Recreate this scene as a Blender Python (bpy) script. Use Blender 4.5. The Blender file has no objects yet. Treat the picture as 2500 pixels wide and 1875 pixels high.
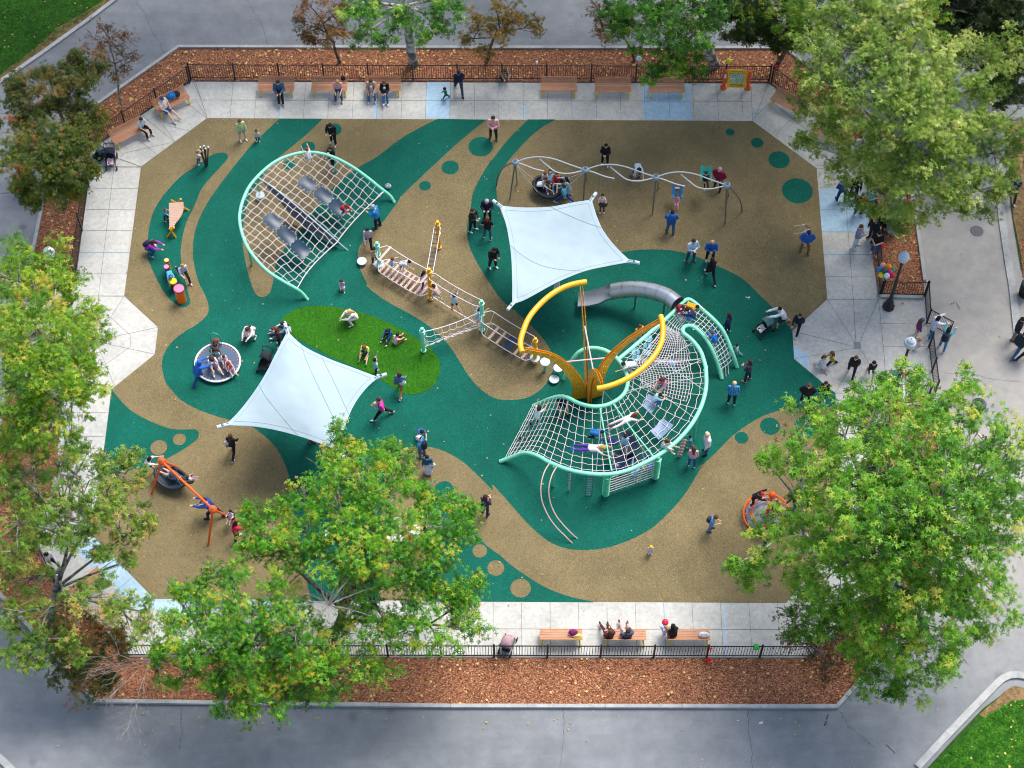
import bpy, bmesh, math, random
import numpy as np
from mathutils import Vector, Matrix
from mathutils.geometry import tessellate_polygon
random.seed(7); rng = np.random.default_rng(7)
SC = bpy.context.scene; COL = SC.collection
rad = math.radians

# ------------------------------------------------------------------ camera
FPX, TILT, HC = 4700.0, rad(30.5), 77.0
CAMP = Vector((0.0, -HC*math.tan(TILT), HC))
cd = bpy.data.cameras.new('camera'); cam = bpy.data.objects.new('camera', cd); COL.objects.link(cam)
cam.location = CAMP; cam.rotation_euler = (TILT, 0, 0)
cd.sensor_fit = 'HORIZONTAL'; cd.angle = 2*math.atan(1250.0/FPX); cd.clip_start = 1; cd.clip_end = 2000
SC.camera = cam

# ------------------------------------------------------------------ world, sun, exposure
SUN_EL, SUN_AZ = rad(60), rad(36)        # azimuth measured clockwise from +Y
w = bpy.data.worlds.new('World'); SC.world = w; w.use_nodes = True
nt = w.node_tree; bg = nt.nodes['Background']
sk = nt.nodes.new('ShaderNodeTexSky'); sk.sky_type = 'NISHITA'; sk.sun_disc = False
sk.sun_elevation = SUN_EL; sk.sun_rotation = SUN_AZ; sk.air_density = 1.0; sk.dust_density = 3.0; sk.ozone_density = 1.0
nt.links.new(sk.outputs[0], bg.inputs[0]); bg.inputs[1].default_value = 0.14
sl = bpy.data.lights.new('sun', 'SUN'); sl.energy = 2.3; sl.angle = rad(30); sl.color = (1.0, 0.965, 0.92)
so = bpy.data.objects.new('sun', sl); COL.objects.link(so)
sd = Vector((math.sin(SUN_AZ)*math.cos(SUN_EL), math.cos(SUN_AZ)*math.cos(SUN_EL), math.sin(SUN_EL)))
so.rotation_euler = (-sd).to_track_quat('-Z', 'Y').to_euler()
so.location = sd*100
SC.view_settings.view_transform = 'Standard'; SC.view_settings.look = 'None'
SC.view_settings.gamma = 1; SC.view_settings.exposure = 0.9
SC.cycles.pixel_filter_type = 'BLACKMAN_HARRIS'; SC.cycles.filter_width = 1.05

# ------------------------------------------------------------------ survey: picture positions -> metres on the site
REG = dict(A=(0,0,.28933), B=(600,0,.28933), C=(1200,0,.28933), D=(1800,0,.31646), E=(0,460,.28933),
  F=(560,340,.25316), G=(860,500,.26523), H=(1180,320,.30741), I=(1200,660,.29837), J=(1180,860,.28928),
  K=(1720,480,.35262), L=(440,740,.30137), M=(0,900,.30132), N=(0,1300,.34653), O=(560,1040,.31351),
  Q=(1100,1400,.39783), S=(1700,860,.36166), T=(1860,1400,.28933), V=(0,0,1.1302), U=(740,1120,.15371),
  W=(1900,340,.15371), X=(1780,1160,.12658), Y=(2000,920,.15371), Z=(2160,640,.26793), P=(0,0,1.0))
_st, _ct = math.sin(TILT), math.cos(TILT)
def px(r, x, y):
    a = REG[r]; return (a[0]+x*a[2], a[1]+y*a[2])
def at(r, x, y, z=0.0):
    u, v = px(r, x, y); dx, dy = (u-1250)/FPX, (937.5-v)/FPX
    d = (dx, _st+dy*_ct, -_ct+dy*_st); t = (z-HC)/d[2]
    return Vector((CAMP.x+d[0]*t, CAMP.y+d[1]*t, z))
def ats(r, pts, z=None):
    return [at(r, p[0], p[1], p[2] if len(p) > 2 else (z or 0.0)) for p in pts]
def proj(p):
    q = Vector(p)-CAMP; dep = q.y*_st - q.z*_ct
    return (1250+FPX*q.x/dep, 937.5-FPX*(q.y*_ct+q.z*_st)/dep)
def hgt(r, fx, fy, ty):            # height of an upright whose foot and top heights in the picture are known
    f = at(r, fx, fy); v = px(r, 0, ty)[1]; lo, hi = 0., 20.
    for _ in range(30):
        m = (lo+hi)/2
        if proj((f.x, f.y, m))[1] > v: lo = m
        else: hi = m
    return lo
def curve(pts, n=6, closed=False):
    P = [Vector(p) for p in pts]; N = len(P); out = []
    for i in range(N if closed else N-1):
        p0 = P[i-1] if (closed or i > 0) else P[0]*2-P[1]
        p1 = P[i]; p2 = P[(i+1) % N]
        p3 = P[(i+2) % N] if (closed or i+2 < N) else P[-1]*2-P[-2]
        for k in range(n):
            t = k/n
            out.append(0.5*((2*p1)+(p2-p0)*t+(2*p0-5*p1+4*p2-p3)*t*t+(3*p1-p0-3*p2+p3)*t**3))
    if not closed: out.append(P[-1].copy())
    return out
def resample(pts, n):
    P = np.array([tuple(p) for p in pts]); d = np.r_[0, np.cumsum(np.linalg.norm(np.diff(P, axis=0), axis=1))]
    s = np.linspace(0, d[-1], n)
    return [Vector([np.interp(t, d, P[:, k]) for k in range(3)]) for t in s]

# ------------------------------------------------------------------ mesh builder
class MB:
    def __init__(s): s.v = []; s.f = []; s.m = []; s.cur = 0
    def add(s, V, F):
        b = len(s.v); s.v += [tuple(p) for p in V]; s.f += [tuple(b+i for i in f) for f in F]; s.m += [s.cur]*len(F); return s
    def tube(s, pts, r, n=6, cap=True, closed=False):
        P = [Vector(p) for p in pts]; N = len(P)
        if N < 2: return s
        R = r if isinstance(r, (list, tuple)) else [r]*N
        V = []; up = None
        for i in range(N):
            a = P[i-1] if (i > 0 or closed) else P[i]; c = P[(i+1) % N] if (i < N-1 or closed) else P[i]
            t = (c-a)
            if t.length < 1e-9: t = Vector((0, 0, 1))
            t.normalize()
            if up is None:
                up = Vector((0, 0, 1)) if abs(t.z) < .9 else Vector((1, 0, 0))
            x = up-t*up.dot(t)
            if x.length < 1e-6: x = t.orthogonal()
            x.normalize(); up = x; y = t.cross(x)
            for k in range(n):
                q = 2*math.pi*k/n; V.append(P[i]+(x*math.cos(q)+y*math.sin(q))*R[i])
        F = []
        for i in range(N if closed else N-1):
            j = (i+1) % N
            for k in range(n):
                l = (k+1) % n; F.append((i*n+k, i*n+l, j*n+l, j*n+k))
        if cap and not closed:
            F.append(tuple(range(n-1, -1, -1))); F.append(tuple((N-1)*n+k for k in range(n)))
        return s.add(V, F)
    def box(s, c, size, M=None, bev=0.0):
        hx, hy, hz = size[0]/2, size[1]/2, size[2]/2; c = Vector(c)
        if bev <= 0:
            V = [Vector((x, y, z)) for z in (-hz, hz) for x, y in ((-hx, -hy), (hx, -hy), (hx, hy), (-hx, hy))]
            F = [(3, 2, 1, 0), (4, 5, 6, 7), (0, 1, 5, 4), (1, 2, 6, 5), (2, 3, 7, 6), (3, 0, 4, 7)]
        else:
            b = min(bev, hx*.9, hy*.9, hz*.9); V = []
            ring = lambda ex, ey: [(-hx+b-ex, -hy-ey+b), (hx-b+ex, -hy-ey+b), (hx+ex-b, -hy+b-ey)]
            def rg(z, o):
                X, Y = hx-b+o, hy-b+o; q = b*.6 if o > 0 else 0
                return [Vector(p+(z,)) for p in ((-X+q, -Y), (X-q, -Y), (X, -Y+q), (X, Y-q), (X-q, Y), (-X+q, Y), (-X, Y-q), (-X, -Y+q))]
            for z, o in ((-hz, .0001), (-hz+b, b), (hz-b, b), (hz, .0001)): V += rg(z, o)
            F = [tuple(range(7, -1, -1)), tuple(range(24, 32))]
            for i in range(3):
                for k in range(8):
                    l = (k+1) % 8; F.append((i*8+k, i*8+l, i*8+8+l, i*8+8+k))
        if M is not None: V = [M @ p for p in V]
        return s.add([c+p for p in V], F)
    def lathe(s, c, prof, n=16, M=None, sx=1, sy=1):
        c = Vector(c); V = []; F = []; K = len(prof)
        for r, z in prof:
            for k in range(n):
                q = 2*math.pi*k/n; p = Vector((r*math.cos(q)*sx, r*math.sin(q)*sy, z))
                V.append(c+(M @ p if M is not None else p))
        for i in range(K-1):
            for k in range(n):
                l = (k+1) % n; F.append((i*n+k, i*n+l, i*n+n+l, i*n+n+k))
        if prof[0][0] > 1e-5: F.append(tuple(range(n-1, -1, -1)))
        if prof[-1][0] > 1e-5: F.append(tuple((K-1)*n+k for k in range(n)))
        return s.add(V, F)
    def ball(s, c, r, n=12, m=8, sc=(1, 1, 1), M=None):
        prof = [(max(r*math.sin(math.pi*i/m), 1e-6), -r*math.cos(math.pi*i/m)*sc[2]) for i in range(m+1)]
        return s.lathe(c, prof, n, M, sc[0], sc[1])
    def grid(s, G, both=False):
        a, b = len(G), len(G[0]); V = [p for row in G for p in row]
        return s.add(V, [(i*b+j, i*b+j+1, (i+1)*b+j+1, (i+1)*b+j) for i in range(a-1) for j in range(b-1)])
    def slab(s, G, th):               # a sheet with real thickness
        a, b = len(G), len(G[0]); V = [Vector(p) for row in G for p in row]; N = a*b
        W = [p-Vector((0, 0, th)) for p in V]
        F = [(i*b+j, (i+1)*b+j, (i+1)*b+j+1, i*b+j+1) for i in range(a-1) for j in range(b-1)]
        F += [tuple(N+q for q in reversed(f)) for f in F]
        rim = [j for j in range(b)]+[i*b+b-1 for i in range(1, a)]+[(a-1)*b+j for j in range(b-2, -1, -1)]+[i*b for i in range(a-2, 0, -1)]
        for i in range(len(rim)):
            p, q = rim[i], rim[(i+1) % len(rim)]; F.append((p, q, N+q, N+p))
        return s.add(V+W, F)
    def poly(s, pts, z=None, th=0.0):   # flat filled outline, optional thickness downwards
        P = [Vector((p[0], p[1], p[2] if z is None else z)) for p in pts]
        A = sum(P[i].x*P[(i+1) % len(P)].y-P[(i+1) % len(P)].x*P[i].y for i in range(len(P)))
        if A < 0: P.reverse()
        T = tessellate_polygon([P]); F = []
        for t in T:
            a, b, c = (P[i] for i in t)
            n = (b-a).cross(c-a).z
            if abs(n) > 1e-10: F.append(tuple(t) if n > 0 else tuple(reversed(t)))
        s.add(P, F)
        if th > 0:
            n = len(P); Q = P+[p-Vector((0, 0, th)) for p in P]
            s.add(Q, [(i, n+i, n+(i+1) % n, (i+1) % n) for i in range(n)])
        return s
    def mesh(s, name):
        me = bpy.data.meshes.new(name); me.from_pydata(s.v, [], s.f); return me
def fin(me, mats=(), idx=None, smooth=True, ang=35):
    for m in mats: me.materials.append(m)
    if idx is not None and len(set(idx)) > 1: me.polygons.foreach_set('material_index', idx)
    if smooth:
        me.polygons.foreach_set('use_smooth', [True]*len(me.polygons))
        if ang is not None:
            try: me.set_sharp_from_angle(angle=rad(ang))
            except Exception: pass
    me.update(); return me
def obj(name, mb, mats, parent=None, smooth=True, ang=35):
    if not isinstance(mats, (list, tuple)): mats = [mats]
    me = fin(mb.mesh(name), mats, mb.m, smooth, ang)
    o = bpy.data.objects.new(name, me); COL.objects.link(o)
    if parent is not None:
        o.parent = parent; o.matrix_parent_inverse = Matrix.Translation(parent.location).inverted() @ Matrix.Identity(4) if False else o.matrix_parent_inverse
    return o
def tag(o, label, cat, group=None, kind=None):
    if label: o['label'] = label
    if cat: o['category'] = cat
    if group: o['group'] = group
    if kind: o['kind'] = kind
    return o
def struct(name, mb, mats, smooth=False):
    o = obj(name, mb, mats, None, smooth); o['kind'] = 'structure'; return o
def thing(name, loc, label, cat, group=None, rz=0.0):
    o = bpy.data.objects.new(name, None); COL.objects.link(o); o.location = loc; o.rotation_euler = (0, 0, rz)
    o.empty_display_size = .2
    return tag(o, label, cat, group)
def part(name, mb, mats, parent, smooth=True, ang=35, world=False):
    # world=True: the part was modelled in site coordinates; shift it to its parent's frame
    if world:
        L = Vector(parent.location); q = parent
        while q.parent is not None: q = q.parent; L = L+Vector(q.location)
        mb.v = [(p[0]-L.x, p[1]-L.y, p[2]-L.z) for p in mb.v]
    return obj(name, mb, mats, parent, smooth, ang)
def dup(root, loc, rz=0.0, label=None, scale=None, group=None):
    def cp(o, par):
        c = o.copy(); COL.objects.link(c); c.parent = par
        for ch in kids.get(o.name, []): cp(ch, c)
        return c
    kids = {}
    for o in COL.objects:
        if o.parent: kids.setdefault(o.parent.name, []).append(o)
    r = cp(root, None); r.location = loc; r.rotation_euler = (0, 0, rz)
    if label: r['label'] = label
    if scale: r.scale = (scale,)*3
    if group: r['group'] = group
    return r

# ------------------------------------------------------------------ materials
def lin(h):
    h = h.lstrip('#'); c = [int(h[i:i+2], 16)/255 for i in (0, 2, 4)]
    return tuple(x/12.92 if x <= .04045 else ((x+.055)/1.055)**2.4 for x in c)
MC = {}
def _new(name):
    m = bpy.data.materials.new(name); m.use_nodes = True; nt = m.node_tree
    return m, nt, nt.nodes['Principled BSDF']
def node(nt, t, **kw):
    n = nt.nodes.new(t)
    for k, v in kw.items(): setattr(n, k, v)
    return n
def ramp(nt, fac, stops):
    r = nt.nodes.new('ShaderNodeValToRGB'); e = r.color_ramp.elements
    while len(e) < len(stops): e.new(.5)
    for i, (p, c) in enumerate(stops):
        e[i].position = p; e[i].color = tuple(c)+(1,)
    nt.links.new(fac, r.inputs[0]); return r
def noise(nt, co, scale, detail=4, rough=.6, vec=None):
    n = nt.nodes.new('ShaderNodeTexNoise'); n.inputs['Scale'].default_value = scale
    n.inputs['Detail'].default_value = detail; n.inputs['Roughness'].default_value = rough
    nt.links.new(co, n.inputs['Vector']); return n
def mix(nt, a, b, fac, mode='MIX'):
    m = nt.nodes.new('ShaderNodeMix'); m.data_type = 'RGBA'; m.blend_type = mode
    for s, v in ((6, a), (7, b)):
        if isinstance(v, (tuple, list)): m.inputs[s].default_value = tuple(v)+(1,)
        else: nt.links.new(v, m.inputs[s])
    if isinstance(fac, (int, float)): m.inputs[0].default_value = fac
    else: nt.links.new(fac, m.inputs[0])
    return m.outputs[2]
def bump(nt, h, dist, bs, strength=1.0):
    b = nt.nodes.new('ShaderNodeBump'); b.inputs['Distance'].default_value = dist; b.inputs['Strength'].default_value = strength
    nt.links.new(h, b.inputs['Height']); nt.links.new(b.outputs[0], bs.inputs['Normal'])
def coords(nt, which='Object'):
    return nt.nodes.new('ShaderNodeTexCoord').outputs[which]
def scalev(c, k): return tuple(min(1, x*k) for x in c)

def paint(hexc, rough=.35, metal=0.0, wear=.06, name='painted_metal'):
    k = ('paint', hexc, rough, metal)
    if k in MC: return MC[k]
    m, nt, bs = _new(name); c = lin(hexc); co = coords(nt)
    n = noise(nt, co, 6, 5)
    r = ramp(nt, n.outputs[0], [(.3, scalev(c, 1-wear*2.5)), (.5, c), (.75, scalev(c, 1+wear))])
    nt.links.new(r.outputs[0], bs.inputs['Base Color'])
    bs.inputs['Roughness'].default_value = rough; bs.inputs['Metallic'].default_value = metal
    MC[k] = m; return m
def cloth(hexc, rough=.9, name='fabric'):
    k = ('cloth', hexc)
    if k in MC: return MC[k]
    m, nt, bs = _new(name); c = lin(hexc); co = coords(nt)
    n = noise(nt, co, 9, 3)
    r = ramp(nt, n.outputs[0], [(.3, scalev(c, .72)), (.7, scalev(c, 1.12))])
    nt.links.new(r.outputs[0], bs.inputs['Base Color']); bs.inputs['Roughness'].default_value = rough
    bump(nt, n.outputs[0], .02, bs, .6)
    MC[k] = m; return m
def plaid(a, b):
    k = ('plaid', a, b)
    if k in MC: return MC[k]
    m, nt, bs = _new('plaid_fabric'); co = coords(nt)
    w1 = node(nt, 'ShaderNodeTexWave', wave_type='BANDS', bands_direction='Z'); w2 = node(nt, 'ShaderNodeTexWave', wave_type='BANDS', bands_direction='Y')
    for q in (w1, w2): q.inputs['Scale'].default_value = 3.2; nt.links.new(co, q.inputs['Vector'])
    x = mix(nt, lin(a), lin(b), w1.outputs['Fac']); y = mix(nt, x, lin(b), w2.outputs['Fac'])
    nt.links.new(y, bs.inputs['Base Color']); bs.inputs['Roughness'].default_value = .9
    MC[k] = m; return m
def skinm(hexc):
    k = ('skin', hexc)
    if k in MC: return MC[k]
    m, nt, bs = _new('skin'); bs.inputs['Base Color'].default_value = lin(hexc)+(1,); bs.inputs['Roughness'].default_value = .55
    n = noise(nt, coords(nt), 14, 3); r = ramp(nt, n.outputs[0], [(.3, scalev(lin(hexc), .85)), (.7, lin(hexc))]); nt.links.new(r.outputs[0], bs.inputs['Base Color'])
    MC[k] = m; return m
def plain(hexc, rough=.6, metal=0.0, name='surface', **kw):
    k = ('plain', hexc, rough, metal, name)
    if k in MC: return MC[k]
    m, nt, bs = _new(name); bs.inputs['Base Color'].default_value = lin(hexc)+(1,)
    bs.inputs['Roughness'].default_value = rough; bs.inputs['Metallic'].default_value = metal
    for a, b in kw.items(): bs.inputs[a.replace('_', ' ')].default_value = b
    MC[k] = m; return m

def m_asphalt():
    m, nt, bs = _new('asphalt'); co = coords(nt)
    big = noise(nt, co, .13, 5, .6); mid = noise(nt, co, 1.1, 6, .7); fine = noise(nt, co, 26, 3, .7)
    sp = nt.nodes.new('ShaderNodeTexVoronoi'); sp.inputs['Scale'].default_value = 18; nt.links.new(co, sp.inputs['Vector'])
    base = ramp(nt, big.outputs[0], [(.34, lin('#6c7174')), (.5, lin('#75797c')), (.68, lin('#808386'))])
    c = mix(nt, base.outputs[0], ramp(nt, mid.outputs[0], [(.3, (.25, .25, .25)), (.7, (.75, .75, .75))]).outputs[0], .35, 'OVERLAY')
    c = mix(nt, c, ramp(nt, fine.outputs[0], [(.3, (.2, .2, .2)), (.7, (.8, .8, .8))]).outputs[0], .45, 'OVERLAY')
    mps = nt.nodes.new('ShaderNodeMapping'); mps.inputs['Scale'].default_value = (.10, .9, 1); nt.links.new(co, mps.inputs[0])
    stk = noise(nt, mps.outputs[0], 1.6, 6, .7); c = mix(nt, c, ramp(nt, stk.outputs[0], [(.3, (.36, .36, .36)), (.7, (.64, .64, .64))]).outputs[0], .32, 'OVERLAY')
    oil = nt.nodes.new('ShaderNodeTexVoronoi'); oil.inputs['Scale'].default_value = .55; nt.links.new(mix(nt, co, mid.outputs['Color'], .25), oil.inputs['Vector'])
    c = mix(nt, c, (.05, .052, .055), mixfac(nt, ramp(nt, oil.outputs['Distance'], [(.03, (1, 1, 1)), (.12, (0, 0, 0))]).outputs[0], .45))
    wh = ramp(nt, sp.outputs['Color'], [(.965, (0, 0, 0)), (.985, (1, 1, 1))])
    c = mix(nt, c, lin('#8c8d8e'), mixfac(nt, wh.outputs[0], .35))
    # the walk at the east side is older and paler
    xyz = nt.nodes.new('ShaderNodeSeparateXYZ'); nt.links.new(co, xyz.inputs[0])
    mr = nt.nodes.new('ShaderNodeMapRange'); mr.inputs[1].default_value = 15.0; mr.inputs[2].default_value = 20.0
    ad = nt.nodes.new('ShaderNodeMath'); ad.operation = 'MULTIPLY_ADD'; ad.inputs[1].default_value = 5; nt.links.new(big.outputs[0], ad.inputs[0]); nt.links.new(xyz.outputs[0], ad.inputs[2])
    nt.links.new(ad.outputs[0], mr.inputs[0])
    mr2 = nt.nodes.new('ShaderNodeMapRange'); mr2.inputs[1].default_value = -15.5; mr2.inputs[2].default_value = -8; nt.links.new(xyz.outputs[1], mr2.inputs[0])
    mr3 = nt.nodes.new('ShaderNodeMapRange'); mr3.inputs[1].default_value = 13; mr3.inputs[2].default_value = 9; nt.links.new(xyz.outputs[1], mr3.inputs[0])
    mu = nt.nodes.new('ShaderNodeMath'); mu.operation = 'MULTIPLY'; nt.links.new(mr.outputs[0], mu.inputs[0]); nt.links.new(mr2.outputs[0], mu.inputs[1])
    mu2 = nt.nodes.new('ShaderNodeMath'); mu2.operation = 'MULTIPLY'; nt.links.new(mu.outputs[0], mu2.inputs[0]); nt.links.new(mr3.outputs[0], mu2.inputs[1])
    pale = ramp(nt, mid.outputs[0], [(.3, lin('#8d8a85')), (.7, lin('#a5a199'))])
    pc = mix(nt, pale.outputs[0], fine.outputs[0], .25, 'OVERLAY')
    c = mix(nt, c, pc, mu2.outputs[0])
    nt.links.new(c, bs.inputs['Base Color']); bs.inputs['Roughness'].default_value = .88
    bump(nt, fine.outputs[0], .012, bs, .7)
    return m
def mixfac(nt, col, k):
    b = nt.nodes.new('ShaderNodeMath'); b.operation = 'MULTIPLY'; b.inputs[1].default_value = k; nt.links.new(col, b.inputs[0]); return b.outputs[0]
def m_concrete(a='#a6a6a0', b='#bebdb5', name='concrete'):
    m, nt, bs = _new(name); co = coords(nt)
    n1 = noise(nt, co, .7, 6, .65); n2 = noise(nt, co, 5, 5, .7); n3 = noise(nt, co, 40, 2, .6)
    c = ramp(nt, n1.outputs[0], [(.32, lin(a)), (.68, lin(b))]).outputs[0]
    c = mix(nt, c, ramp(nt, n2.outputs[0], [(.3, (.32, .32, .32)), (.75, (.66, .66, .66))]).outputs[0], .5, 'OVERLAY')
    c = mix(nt, c, n3.outputs[0], .15, 'OVERLAY')
    nt.links.new(c, bs.inputs['Base Color']); bs.inputs['Roughness'].default_value = .85
    bump(nt, n2.outputs[0], .006, bs, .5); return m
def m_rubber(dark, base, light, name):
    m, nt, bs = _new(name); co = coords(nt)
    v = nt.nodes.new('ShaderNodeTexVoronoi'); v.inputs['Scale'].default_value = 40; nt.links.new(co, v.inputs['Vector'])
    bw = nt.nodes.new('ShaderNodeSeparateColor'); nt.links.new(v.outputs['Color'], bw.inputs[0])
    r = ramp(nt, bw.outputs[0], [(.0, lin(dark)), (.45, lin(base)), (.8, lin(base)), (1., lin(light))])
    n1 = noise(nt, co, .5, 6, .6); n2 = noise(nt, co, 3.5, 4, .7)
    c = mix(nt, r.outputs[0], ramp(nt, n1.outputs[0], [(.3, (.39, .39, .39)), (.7, (.61, .61, .61))]).outputs[0], .7, 'OVERLAY')
    c = mix(nt, c, ramp(nt, n2.outputs[0], [(.25, (.40, .40, .40)), (.75, (.58, .58, .58))]).outputs[0], .4, 'OVERLAY')
    nt.links.new(c, bs.inputs['Base Color']); bs.inputs['Roughness'].default_value = .92
    bs.inputs['Specular IOR Level'].default_value = .2
    bump(nt, v.outputs['Distance'], .012, bs, .6); return m
def m_mulch():
    m, nt, bs = _new('wood_mulch'); co = coords(nt)
    wn = noise(nt, co, 3, 2); mp = nt.nodes.new('ShaderNodeMapping'); mp.inputs['Scale'].default_value = (1, 2.4, 1)
    mp.inputs['Rotation'].default_value = (0, 0, .7)
    wv = mix(nt, co, wn.outputs['Color'], .25); nt.links.new(wv, mp.inputs[0])
    v = nt.nodes.new('ShaderNodeTexVoronoi'); v.inputs['Scale'].default_value = 26; nt.links.new(mp.outputs[0], v.inputs['Vector'])
    s = nt.nodes.new('ShaderNodeSeparateColor'); nt.links.new(v.outputs['Color'], s.inputs[0])
    r = ramp(nt, s.outputs[0], [(0, lin('#442819')), (.3, lin('#70422b')), (.6, lin('#945a3c')), (.85, lin('#b07850')), (1, lin('#cda078'))])
    n = noise(nt, co, .6, 4); c = mix(nt, r.outputs[0], ramp(nt, n.outputs[0], [(.3, (.38, .38, .38)), (.7, (.6, .6, .6))]).outputs[0], .7, 'OVERLAY')
    nt.links.new(c, bs.inputs['Base Color']); bs.inputs['Roughness'].default_value = .95
    bump(nt, s.outputs[1], .03, bs, .8); return m
def m_grass(stops, sc=9, name='grass'):
    m, nt, bs = _new(name); co = coords(nt)
    n1 = noise(nt, co, .5, 4, .6); n2 = noise(nt, co, sc, 5, .8); mp = nt.nodes.new('ShaderNodeMapping'); mp.inputs['Scale'].default_value = (3, 1, 1); nt.links.new(co, mp.inputs[0])
    n3 = noise(nt, mp.outputs[0], 3.0, 3, .7)
    c = ramp(nt, n2.outputs[0], stops).outputs[0]
    c = mix(nt, c, ramp(nt, n1.outputs[0], [(.3, (.35, .35, .35)), (.7, (.62, .62, .62))]).outputs[0], .7, 'OVERLAY')
    c = mix(nt, c, ramp(nt, n3.outputs[0], [(.3, (.35, .35, .35)), (.7, (.62, .62, .62))]).outputs[0], .6, 'OVERLAY')
    nt.links.new(c, bs.inputs['Base Color']); bs.inputs['Roughness'].default_value = .9; bs.inputs['Specular IOR Level'].default_value = .2
    bump(nt, n2.outputs[0], .04, bs, .7); return m
def m_wood(a='#a9714f', b='#c99470', name='slat_wood'):
    k = ('wood', a, b)
    if k in MC: return MC[k]
    m, nt, bs = _new(name); co = coords(nt); mp = nt.nodes.new('ShaderNodeMapping'); mp.inputs['Scale'].default_value = (1, 14, 14); nt.links.new(co, mp.inputs[0])
    n = noise(nt, mp.outputs[0], 2.2, 4, .6); r = ramp(nt, n.outputs[0], [(.3, lin(a)), (.7, lin(b))])
    nt.links.new(r.outputs[0], bs.inputs['Base Color']); bs.inputs['Roughness'].default_value = .6
    MC[k] = m; return m
def m_bark(a, b, c, name='bark', sc=3.5):
    k = ('bark', a, b, c)
    if k in MC: return MC[k]
    m, nt, bs = _new(name); co = coords(nt)
    wn = noise(nt, co, 5, 3); wv = mix(nt, co, wn.outputs['Color'], .12)
    v = nt.nodes.new('ShaderNodeTexVoronoi'); v.inputs['Scale'].default_value = sc; nt.links.new(wv, v.inputs['Vector'])
    s = nt.nodes.new('ShaderNodeSeparateColor'); nt.links.new(v.outputs['Color'], s.inputs[0])
    r = ramp(nt, s.outputs[0], [(0.1, lin(a)), (.45, lin(b)), (.8, lin(c))])
    n = noise(nt, co, 20, 3); cc = mix(nt, r.outputs[0], n.outputs[0], .3, 'OVERLAY')
    nt.links.new(cc, bs.inputs['Base Color']); bs.inputs['Roughness'].default_value = .9
    bump(nt, n.outputs[0], .02, bs, .7); MC[k] = m; return m
def m_leaf(stops, name='leaf', trans=.42):
    m, nt, bs = _new(name)
    a = nt.nodes.new('ShaderNodeAttribute'); a.attribute_name = 'tint'
    r = ramp(nt, a.outputs['Fac'], [(p, lin(c)) for p, c in stops])
    nt.links.new(r.outputs[0], bs.inputs['Base Color']); bs.inputs['Roughness'].default_value = .5
    bs.inputs['Specular IOR Level'].default_value = .35
    tr = nt.nodes.new('ShaderNodeBsdfTranslucent'); nt.links.new(mix(nt, r.outputs[0], lin('#a8c020'), .35), tr.inputs[0])
    ms = nt.nodes.new('ShaderNodeMixShader'); ms.inputs[0].default_value = trans
    nt.links.new(bs.outputs[0], ms.inputs[1]); nt.links.new(tr.outputs[0], ms.inputs[2])
    nt.links.new(ms.outputs[0], nt.nodes['Material Output'].inputs[0]); return m

MINT = paint('#86dfbb', .35); MINTD = paint('#56c898', .35); YEL = paint('#eaa60e', .42); YELL = paint('#e8c400', .4, name='yellow_leg_paint')
ORG = paint('#e8590a', .38); STEEL = plain('#9a9ea2', .28, .9, 'brushed_steel'); GALV = plain('#8b9196', .35, .75, 'galvanised_steel')
CORD = paint('#d9cfd2', .7, wear=.03, name='rope'); CORDW = paint('#c9c9cc', .6, wear=.03, name='pale_cable')
BLACK = plain('#101214', .5, 0, 'black_plastic'); IRON = paint('#14161b', .45, name='black_iron'); DARKRUB = plain('#1c2026', .6, 0, 'dark_rubber')
WHITE = paint('#d9dde0', .5, name='white_plastic')
# ------------------------------------------------------------------ ground
M_CON = m_concrete(); M_CONN = m_concrete('#92b0c2', '#a9c4d4', 'fresh_concrete'); M_CURB = m_concrete('#8f9190', '#b1b1ad', 'curb_concrete')
M_BROWN = m_rubber('#5e543b', '#786b4c', '#908260', 'brown_rubber'); M_GREEN = m_rubber('#084a3e', '#08594a', '#176b5a', 'green_rubber')
M_JOINT = plain('#74766f', .9, name='joint'); M_MULCH = m_mulch()
M_LAWN = m_grass([(.3, lin('#17300c')), (.5, lin('#274d13')), (.66, lin('#3c681d')), (.8, lin('#6c6c30'))])
M_TURF = m_grass([(.28, lin('#164606')), (.5, lin('#265e08')), (.72, lin('#3e8014'))], 16, 'artificial_turf')
M_DIRT = m_grass([(.3, lin('#4c3a25')), (.5, lin('#77603f')), (.7, lin('#94805c'))], 5, 'dirt')

g = MB(); g.add([(-400, -400, 0), (400, -400, 0), (400, 400, 0), (-400, 400, 0)], [(0, 1, 2, 3)])
struct('road', g, m_asphalt())

# planter outline inside its curb (site octagon)
OUT = [('P',435.4,114.3),('P',1176,116),('P',1917,117),('P',2002.5,183.5),('P',2205,338),('P',2242,550),('P',2261,688)]
OUTR = [at(*p) for p in OUT]                       # top run, ends at the east gate
EAST2 = [at(*p) for p in (('P',2280,955),('P',2305,1170),('P',2318,1310),('P',2225,1520),('P',2109,1660),('P',2045,1731),('P',1100,1730),('P',230,1717.5),('P',166,1641),('P',87,1555),('P',10,1470),('P',-60,1392),('P',-28,1180),('P',10,960))]
WEST1 = [at(*p) for p in (('P',62,735),('P',78,613),('P',98,515),('P',116,342),('P',228.6,260),('P',435.4,114.3))]
def offset(poly, d):
    n = len(poly); out = []
    for i in range(n):
        a = poly[max(i-1, 0)]; b = poly[i]; c = poly[min(i+1, n-1)]
        e1 = (b-a).normalized() if i > 0 else (c-b).normalized(); e2 = (c-b).normalized() if i < n-1 else e1
        n1 = Vector((-e1.y, e1.x, 0)); n2 = Vector((-e2.y, e2.x, 0)); m = (n1+n2).normalized(); out.append(b+m*(d/max(.3, m.dot(n1))))
    return out
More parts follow.
